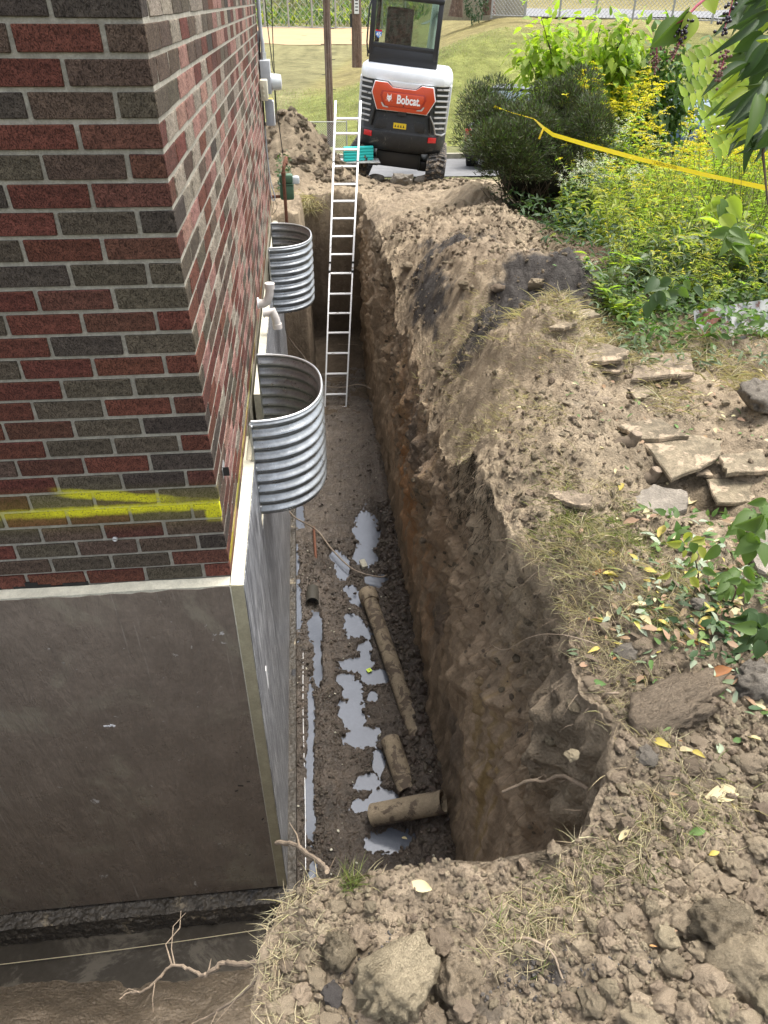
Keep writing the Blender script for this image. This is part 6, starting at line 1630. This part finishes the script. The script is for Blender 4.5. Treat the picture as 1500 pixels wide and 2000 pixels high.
# ground-hugging undergrowth that fills the patch
def under(n, fx, fy, h0, h1, mt, L0_, L1_, T=LT2, wr=.3, cond=None):
    x = RNG.uniform(*fx, n); y = RNG.uniform(*fy, n)
    if cond is not None: k = cond(x, y); x, y = x[k], y[k]
    m_ = len(x); z = ztop(x, y)+RNG.uniform(h0, h1, m_)
    d = RNG.normal(0, .8, (m_, 3)); d[:, 2] = abs(d[:, 2])*.8
    L_ = RNG.uniform(L0_, L1_, m_); V, F = leafs(T[0], T[1], np.stack([x, y, z], -1), d, L_, L_*wr, roll=RNG.uniform(-1, 1, m_))
    link('undergrowth', npmesh('undergrowth', V, F, M[mt]), kind='stuff')
cnd = lambda x, y: x > 3.35+.18*np.sin(y*2)+.08*(y-3)
under(9000, (3.2, 8.5), (3.2, 10), 0, .55, 'leaf_gold', .05, .12, cond=cnd)
under(7000, (3.2, 8.5), (3.2, 10), 0, .45, 'leaf_mid', .05, .12, cond=cnd)
under(5000, (3.0, 8.0), (2.4, 8), 0, .3, 'leaf_deep', .05, .12, cond=lambda x, y: x > 3.1)
under(1600, (2.8, 5.0), (1.7, 3.3), 0, .12, 'leaf_grey', .04, .09, cond=lambda x, y: (x > 2.5+.3*np.sin(y*3)) & ~((x > 3.1) & (y < 2.7) & (y > 1.9)))
under(1400, (2.9, 5.0), (2.0, 3.3), 0, .2, 'leaf_mid', .04, .10, wr=.5)
under(2500, (5, 13), (8, 15), 0, .5, 'leaf_gold', .06, .14)
under(160, (2.2, 2.9), (-.7, .1), 0, .06, 'leaf_mid', .03, .07, T=BL_, wr=.6)
under(60, (1.9, 2.3), (-1.0, -.6), 0, .04, 'leaf_deep', .03, .06, T=BL_, wr=.6)
under(260, (-.0, .25), (10.6, 11.6), .05, .5, 'leaf_deep', .03, .07, T=BL_, wr=.6)

# dark clipped hedge -------------------------------------------------
hd = thing('hedge', 'dark green needle-leaved hedge with bare twiggy base behind the trench bank', 'hedge', (3.66, 7.9, -2.62))
tp = leaf_tpl(1, 0, .1, .6)
def sprigs(n, cs, size, mt, wr=.22):
    P_, D_ = [], []
    for (c_, rad, k) in cs:
        u = RNG.normal(size=(k, 3)); u /= np.linalg.norm(u, axis=1)[:, None]; u[:, 2] = np.abs(u[:, 2])*1.0-.15
        r = (.72+.30*RNG.uniform(0, 1, k)**.6)*(1+.22*fbm(u[:, 0]*3+c_[0], u[:, 1]*3, u[:, 2]*3, 4, 31))
        P_.append(u*r[:, None]*np.array(rad)+np.array(c_)); D_.append(u+RNG.normal(0, .45, (k, 3))+np.array([0, 0, .55]))
    p = np.concatenate(P_); d = np.concatenate(D_); kp = (p[:, 2] > .30+.25*fbm(p[:, 0]*4, p[:, 1]*4, 0, 3, 77)) | (RNG.uniform(0, 1, len(p)) < .12); p = p[kp]; d = d[kp]; L_ = RNG.uniform(.6, 1.3, len(p))*size
    return leafs(tp[0], tp[1], p, d, L_, L_*wr, roll=RNG.uniform(-1.5, 1.5, len(p)))
hc = []
for i in range(40):
    cx_, cy_ = random.uniform(-.76, .72), random.uniform(-.8, .6)
    hc.append(((cx_, cy_, random.uniform(.55, 1.12)+.40*(cx_+.8)/1.6+.18*(cy_+.7)), (random.uniform(.25, .45), random.uniform(.25, .45), random.uniform(.28, .52))))
V, F = sprigs(0, [(c_, r_, 1500) for c_, r_ in hc], .058, 'leaf_yew', .34)
link('foliage', npmesh('foliage', V, F, M['leaf_yew']), hd, 'stuff')
V, F = sprigs(0, [(c_, tuple(q*1.05 for q in r_), 300) for c_, r_ in hc], .045, 'leaf_mid', .34)
link('new_growth', npmesh('new_growth', V, F, M['leaf_mid']), hd, 'stuff')
# solid dark core added as the shade inside the hedge
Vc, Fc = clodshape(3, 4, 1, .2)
link('shade_core', npmesh('shade_core', Vc*np.array([.70, .62, .70])+np.array([.1, .1, .9]), Fc, M['twig_dark']), hd)
for i in range(90):
    a = random.uniform(-2.8, .3); r_ = random.uniform(.45, 1.0); e = Vector((math.cos(a)*r_*.95+.0, math.sin(a)*r_*.85, random.uniform(.5, 1.2)))
    s0 = Vector((random.uniform(-.4, .7), random.uniform(-.3, .3), 0))
    MB().tube([s0, s0*.5+e*.5+Vector((0, 0, -.18)), e], [.014, .009, .003], 5, False).obj('branch', M['twig'], hd)
# tall pale-green shrub behind the hedge ------------------------------
def shrub(name, label, loc, stems, mt, leaf_l, leaf_w, nleaf, hgt, spread, cat='shrub', T=BL_, stemmat='twig_dark', group=None):
    r = thing(name, label, cat, loc, 0, group); L_ = []
    for i in range(stems):
        a = random.uniform(0, 6.28); e = Vector((math.cos(a)*spread*random.uniform(.3, 1), math.sin(a)*spread*.6*random.uniform(.3, 1), hgt*random.uniform(.7, 1.05)))
        md = e*.5+Vector((-e.x*.15, -e.y*.15, hgt*.08)); pts = [Vector((random.uniform(-.1, .1), random.uniform(-.1, .1), 0)), md, e]
        MB().tube(pts, [.022, .014, .004], 6, False).obj('stem', M[stemmat], r, smooth=True)
        t = RNG.uniform(.3, 1, nleaf)**.8
        p = np.array([np.array(pts[0])*(1-tt)**2+2*np.array(pts[1])*tt*(1-tt)+np.array(pts[2])*tt*tt for tt in t])
        off = RNG.normal(0, .16, (nleaf, 3)); p = p+off
        d = off+RNG.normal(0, .12, (nleaf, 3))+np.array([0, 0, -.10])
        s = RNG.uniform(.6, 1.2, nleaf)*leaf_l; L_.append(leafs(T[0], T[1], p, d, s, s*leaf_w, roll=RNG.uniform(-.6, .6, nleaf)))
        for q in range(5):
            k = RNG.integers(0, nleaf); pk = Vector(p[k]); base = Vector(p[k]-off[k]); MB().tube([base, pk], [.005, .002], 4, False).obj('twig', M[stemmat], r)
    V, F = cat_(L_); link('foliage', npmesh('foliage', V, F, M[mt]), r, 'stuff'); return r
shrub('tall_shrub', 'tall loose bright green shrub rising behind the dark hedge, left part', (4.9, 9.6, -2.65), 15, 'leaf_lime', .17, .52, 210, 2.45, 1.2, group='tall shrubs behind the hedge')
shrub('tall_shrub', 'bushy mid green shrub just right of the tall bright one', (5.9, 9.5, -2.65), 14, 'leaf_mid', .15, .5, 200, 2.2, 1.0, group='tall shrubs behind the hedge')
shrub('tall_shrub', 'thin open shrub with few leaves arching toward the parked cars', (6.9, 9.9, -2.7), 6, 'leaf_lime', .12, .5, 30, 1.9, 1.1, group='tall shrubs behind the hedge')
for k in range(7): plant('goldenrod', 5.0+random.uniform(-.3, .4), 8.6+random.uniform(-.2, .2), random.uniform(1.45, 1.7), label='tall goldenrod rising in front of the bright shrub above the hedge')
# caution tape -------------------------------------------------------
tpts = [P(965, 208, 1, 7.75), P(1000, 220, 1, 7.5), P(1043, 232, 1, 7.2), P(1062, 250, 1, 6.9), P(1080, 263, 1, 6.7), P(1150, 284, 1, 6.0), P(1250, 311, 1, 5.0), P(1380, 342, 1, 4.0), P(1500, 368, 1, 3.2), P(1600, 392, 1, 2.6)]
tape = thing('caution_tape', 'yellow caution tape strung from the hedge to the right edge', 'tape', tpts[0])
sm = []
for i in range(len(tpts)-1):
    for k in range(8): sm.append(Vector(tpts[i]).lerp(Vector(tpts[i+1]), k/8))
sm.append(Vector(tpts[-1])); N_ = len(sm); V = []; F = []
for i, p in enumerate(sm):
    t = i/(N_-1); tw = (1.1*math.sin(t*9)+.5)*(1-t)+.35
    wd_ = .023; dirn = Vector((math.sin(tw)*.3, -math.sin(tw), math.cos(tw))).normalized()
    b = p-Vector(tpts[0])
    for s, bl in ((-1, 0), (-.3, .004), (.3, -.004), (1, 0)): V.append(tuple(b+dirn*wd_*s+Vector((0, -bl, bl))))
for i in range(N_-1):
    for j in range(3): F.append((i*4+j, i*4+j+1, i*4+4+j+1, i*4+4+j))
link('ribbon', npmesh('ribbon', V, np.array(F), M['tape']), tape)
t3 = bpy.data.curves.new('t3', 'FONT'); t3.body = 'CAUTION CAUTION'; t3.size = .038; t3.extrude = .0002; t3.align_y = 'CENTER'
tmp = bpy.data.objects.new('tmp', t3); COL.objects.link(tmp); dg = bpy.context.evaluated_depsgraph_get()
tm = bpy.data.meshes.new_from_object(tmp.evaluated_get(dg)); bpy.data.objects.remove(tmp); tm.materials.clear(); tm.materials.append(M['tape_ink'])
p0, p1 = Vector(tpts[6]), Vector(tpts[7]); dx_ = (p1-p0).normalized(); up_ = Vector((.1, -.35, .94)); up_ = (up_-dx_*up_.dot(dx_)).normalized(); nn = dx_.cross(up_)
to = link('lettering', tm, tape); mm_ = Matrix((dx_, up_, nn)).transposed().to_4x4(); mm_.translation = p0+dx_*.25-Vector(tpts[0])+nn*.008; to.matrix_local = mm_
kn = MB().tube([(0, 0, 0), (-.03, -.02, -.06), (-.05, -.02, -.12)], .012, 6).obj('knot_tail', M['tape'], tape); kn.location = Vector(tpts[3])-Vector(tpts[0])
# pokeweed branch near the camera, top right --------------------------
def Q(px, py, d):   # point at distance d along the sight line
    c, r_ = ray(px, py); return tuple(c+r_*d)
pk = thing('pokeweed_branch', 'pokeweed branch hanging in from the top right with dark berry clusters', 'branch', Q(1480, -40, 2.2))
o0 = Vector(Q(1480, -40, 2.2))
def tb2(pts, r, mt, nm, par=pk): return MB().tube([Vector(p)-o0 for p in pts], r, 7).obj(nm, M[mt], par, smooth=True)
tb2([Q(1480, -60, 2.2), Q(1400, -20, 2.15), Q(1360, 12, 2.1), Q(1335, 40, 2.1), Q(1310, 50, 2.1)], [.006, .005, .004, .003, .002], 'stem_red', 'stem')
def bigleaf(tip, base, wd_, mt, par, roll=0, fold=.35, curl=.2, o=None):
    b = np.array(base); d = np.array(tip)-b; ln = np.linalg.norm(d)
    V, F = leafs(*leaf_tpl(8, fold, curl, .8), np.array([b-np.array(o)]), np.array([d]), ln, wd_, up=np.array([[-.2, -1, .5]]), roll=np.array([roll]))
    return link('leaf', npmesh('leaf', V, F, M[mt]), par)
for (bx, by, tx, ty, dd, wd_, mt, rl) in [(1345, 20, 1285, 95, 2.1, .075, 'leaf_mid', .9), (1352, 28, 1330, 88, 2.1, .055, 'leaf_lime', .3), (1375, -10, 1400, 22, 2.12, .06, 'leaf_lime', .2), (1330, 42, 1270, 100, 2.15, .07, 'leaf_mid', -.3)]:
    bigleaf(Q(tx, ty, dd*1.0), Q(bx, by, dd), wd_, mt, pk, rl, o=o0)
def berries(p0, p1, n, r, mt, stemm='stem_red'):
    a, b = Vector(p0)-o0, Vector(p1)-o0
    cl_ = MB().tube([a, a.lerp(b, .5)+Vector((.003, 0, 0)), b], [.0022, .0018, .001], 5).obj('berry_cluster', M[stemm], pk)
    V, F = ICO[2]; pos = np.array([np.array(a.lerp(b, random.uniform(.05, 1)))+RNG.normal(0, 1, 3)*.008 for _ in range(n)])
    sc_ = RNG.uniform(.75, 1.1, (n, 1))*r*np.ones((1, 3))
    link('berries', scatter('berries', V, F, pos, sc_, M[mt]), cl_)
berries(Q(1345, 25, 2.1), Q(1325, 85, 2.1), 34, .0052, 'berry'); berries(Q(1328, 80, 2.1), Q(1312, 118, 2.1), 26, .0035, 'berry_dry')
berries(Q(1283, 92, 2.12), Q(1278, 140, 2.12), 44, .0036, 'berry_dry'); berries(Q(1432, -5, 2.0), Q(1412, 65, 2.0), 30, .005, 'berry'); berries(Q(1418, 100, 2.05), Q(1400, 155, 2.05), 50, .0042, 'berry_dry')
# overhanging leafy branch on the right edge
ov = thing('leafy_branch', 'large dark green leafy branch hanging down along the right edge near the camera', 'branch', Q(1560, 60, 2.3))
o1 = Vector(Q(1560, 60, 2.3))
MB().tube([Vector(Q(1600, -40, 2.3))-o1, Vector(Q(1520, 120, 2.3))-o1, Vector(Q(1490, 300, 2.35))-o1, Vector(Q(1500, 400, 2.4))-o1], [.009, .007, .005, .003], 7).obj('stem', M['twig'], ov, smooth=True)
mts_ = ['leaf_deep', 'leaf_mid', 'leaf_deep', 'leaf_deep', 'leaf_lime']
for i in range(150):
    py = random.uniform(-80, 255); px = 1530+random.uniform(-70, 60)
    L_ = random.uniform(50, 105); an = random.uniform(2.0, 2.9) if random.random() < .8 else random.uniform(1.0, 2.0); d_ = random.uniform(2.0, 2.8)
    bigleaf(Q(px+math.cos(an)*L_, py+math.sin(an)*L_*.95, d_+random.uniform(-.06, .06)), Q(px, py, d_), random.uniform(.026, .05), random.choice(mts_), ov, random.uniform(-1.2, 1.2), o=o1)
# compound-leaf sapling (locust) below it
lc = thing('locust_sapling', 'light green sapling with feathery compound leaves in front of the charcoal car', 'sapling', Q(1500, 300, 3.6))
o2 = Vector(Q(1500, 300, 3.6))
for (x0, y0, x1, y1) in [(1480, 110, 1345, 130), (1470, 170, 1340, 190), (1490, 200, 1380, 235), (1480, 260, 1400, 290), (1500, 150, 1420, 220), (1460, 190, 1395, 200)]:
    a, b = np.array(Q(x0, y0, 3.6)), np.array(Q(x1, y1, 3.5)); n = 11
    st_ = MB().tube([Vector(a)-o2, Vector((a+b)/2)-o2+Vector((0, 0, .03)), Vector(b)-o2], [.004, .003, .0015], 5, False).obj('leaf_stalk', M['stem'], lc)
    t = np.repeat(np.linspace(.15, 1, n), 2); pos = a+(b-a)*t[:, None]-np.array(o2); pos[:, 2] += .045*np.sin(t*3.1)
    sd2 = np.tile([1, -1], n)[:, None]; per_ = np.cross(b-a, _F); per_ /= np.linalg.norm(per_)
    V, F = leafs(*leaf_tpl(4, .1, .15, .6), pos, per_*sd2+(b-a)*.6, .075, .034, up=np.tile([-.2, -1, .4], (2*n, 1)))
    link('leaflets', npmesh('leaflets', V, F, M['leaf_lime']), st_)
# ivy-like sapling at the right edge lower down and big coarse leaves
def sprig(label, px, py, d_, n, wpx, hpx, mt, ls, cat='sapling', name='leafy_sapling', stem=None, group='leafy sprigs on the right'):
    o_ = Vector(Q(px, py, d_)); g_ = ground(px, min(1990, py+hpx)); r = thing(name, label, cat, tuple(g_), 0, group); og = Vector(g_)
    tp_ = Vector(Q(px, py, d_)); MB().tube([Vector((0, 0, 0)), (tp_-og)*.5+Vector((.02, 0, 0)), tp_-og], [.005, .004, .002], 6, False).obj('stem', M[stem or 'twig'], r)
    for i in range(n):
        x = px+random.gauss(0, wpx*.4); y = py+random.uniform(-.4, .6)*hpx; dd = d_*random.uniform(.97, 1.04); a = random.uniform(0, 6.28); zc = dd
        L_ = ls*random.uniform(.7, 1.3)
        bigleaf(Q(x+math.cos(a)*L_, y+abs(math.sin(a))*L_, dd*random.uniform(.98, 1.01)), Q(x, y, dd), L_*dd/CF*random.uniform(.5, .75), mt if random.random() < .7 else 'leaf_mid', r, random.uniform(-.8, .8), o=og)
    return r
sprig('green maple-like leaves entering at the right edge above the leaf litter', 1465, 1010, 2.25, 22, 60, 90, 'leaf_mid', 40)
sprig('thin upright seedling with small leaves standing in the leaf litter', 1355, 1075, 2.65, 16, 45, 90, 'leaf_gold', 22)
sprig('dark green leafy clump at the right edge beside the litter', 1480, 1215, 2.3, 22, 40, 60, 'leaf_deep', 34)
sprig('green ivy patch at the right edge below the grey slab', 1430, 1125, 2.5, 18, 60, 50, 'leaf_mid', 28)
sprig('young plant with large serrated leaves at the right, above the metal sheet', 1430, 460, 4.1, 10, 30, 60, 'leaf_mid', 38, stem='stem')
sprig('coarse plant with upright pale green leaves just below the tape', 1400, 400, 4.3, 8, 40, 40, 'leaf_lime', 42, stem='stem')
sprig('large round-leaved weed by the metal sheet', 1300, 560, 4.2, 12, 60, 50, 'leaf_deep', 30, stem='stem')

# ================================================================== LABELS THAT SINGLE LOOK-ALIKES OUT
def pix(o):
    d = np.array(o.matrix_world.translation if o.parent else o.location)-CAMP; z = d@_F
    return 750+CF*(d@_R2)/z, 1000-CF*(d@_U2)/z
LMK = [((780, 1878), 'the biggest clod'), ((1450, 1880), 'the huge rough clod'), ((1303, 1372), 'the loaf-shaped soil block'), ((820, 1737), 'the cream leaf'), ((1410, 1556), 'the large cream leaf'),
       ((1100, 1540), 'the long bare root'), ((1290, 715), 'the big rectangular slab'), ((1320, 890), 'the long broken slab'), ((1110, 978), 'the lone lens-shaped stone'), ((1050, 540), 'the charcoal mound'),
       ((1262, 1472), 'the flat-faced stone'), ((540, 1900), 'the left edge of the ledge'), ((1190, 1120), 'the orange leaf'), ((770, 450), 'the ladder'), ((1430, 630), 'the bent metal sheet'),
       ((1200, 490), 'the reddish soil'), ((1100, 300), 'the middle of the tape'), ((1480, 368), 'the right end of the tape'), ((970, 230), 'the hedge'), ((1240, 260), 'the blue-grey car'), ((1370, 230), 'the charcoal car')]
def dirword(dx_, dy_):
    a = math.degrees(math.atan2(-dy_, dx_)) % 360
    return ['right of', 'up and right of', 'above', 'up and left of', 'left of', 'down and left of', 'below', 'down and right of'][int((a+22.5)//45) % 8]
ORD = ['', 'second ', 'third ', 'fourth ', 'fifth ', 'sixth ', 'seventh ', 'eighth ', 'ninth ', 'tenth ', 'eleventh ', 'twelfth ', 'thirteenth ', 'fourteenth ']
byl = {}
for o in scene.objects:
    if o.parent is None and 'label' in o and o['category'] in ('dirt clod', 'stone shard', 'weed'): byl.setdefault(o['label'], []).append(o)
NOUN = {'loose lump of soil': 'soil lump', 'thin slate shard': 'thin slate shard', 'blooming goldenrod': 'yellow blooming goldenrod', 'lime green goldenrod': 'lime green goldenrod',
        'weed with small': 'white-flowered weed', 'leafy broad-leaved': 'broad-leaved weed', 'tall goldenrod ris': 'tall yellow goldenrod'}
for lb, lst in byl.items():
    if len(lst) < 2: continue
    noun = next((v for k, v in NOUN.items() if lb.startswith(k)), None)
    if not noun: continue
    slots = {}
    for o in lst:
        x, y = pix(o)
        if not (-20 < x < 1520 and -20 < y < 2020):
            for c_ in list(o.children): bpy.data.objects.remove(c_)
            bpy.data.objects.remove(o); continue
        k = min(range(len(LMK)), key=lambda i: math.hypot(LMK[i][0][0]-x, LMK[i][0][1]-y))
        dx_, dy_ = x-LMK[k][0][0], y-LMK[k][0][1]
        tone = ''
        if noun == 'soil lump': tone = ('dark brown ' if 'brown' in o.data.materials[0].name else 'pale tan ')
        slots.setdefault((dirword(dx_, dy_), LMK[k][1], tone), []).append((math.hypot(dx_, dy_), o))
    for ky, l2 in slots.items():
        l2.sort(key=lambda t: t[0])
        for i, (d_, o) in enumerate(l2):
            near = 'nearest' if i else ('nearest' if len(l2) > 1 else '')
            o['label'] = (ORD[min(i, 13)]+(near+' ' if near else '')+ky[2]+noun+' '+ky[0]+' '+ky[1]).strip()
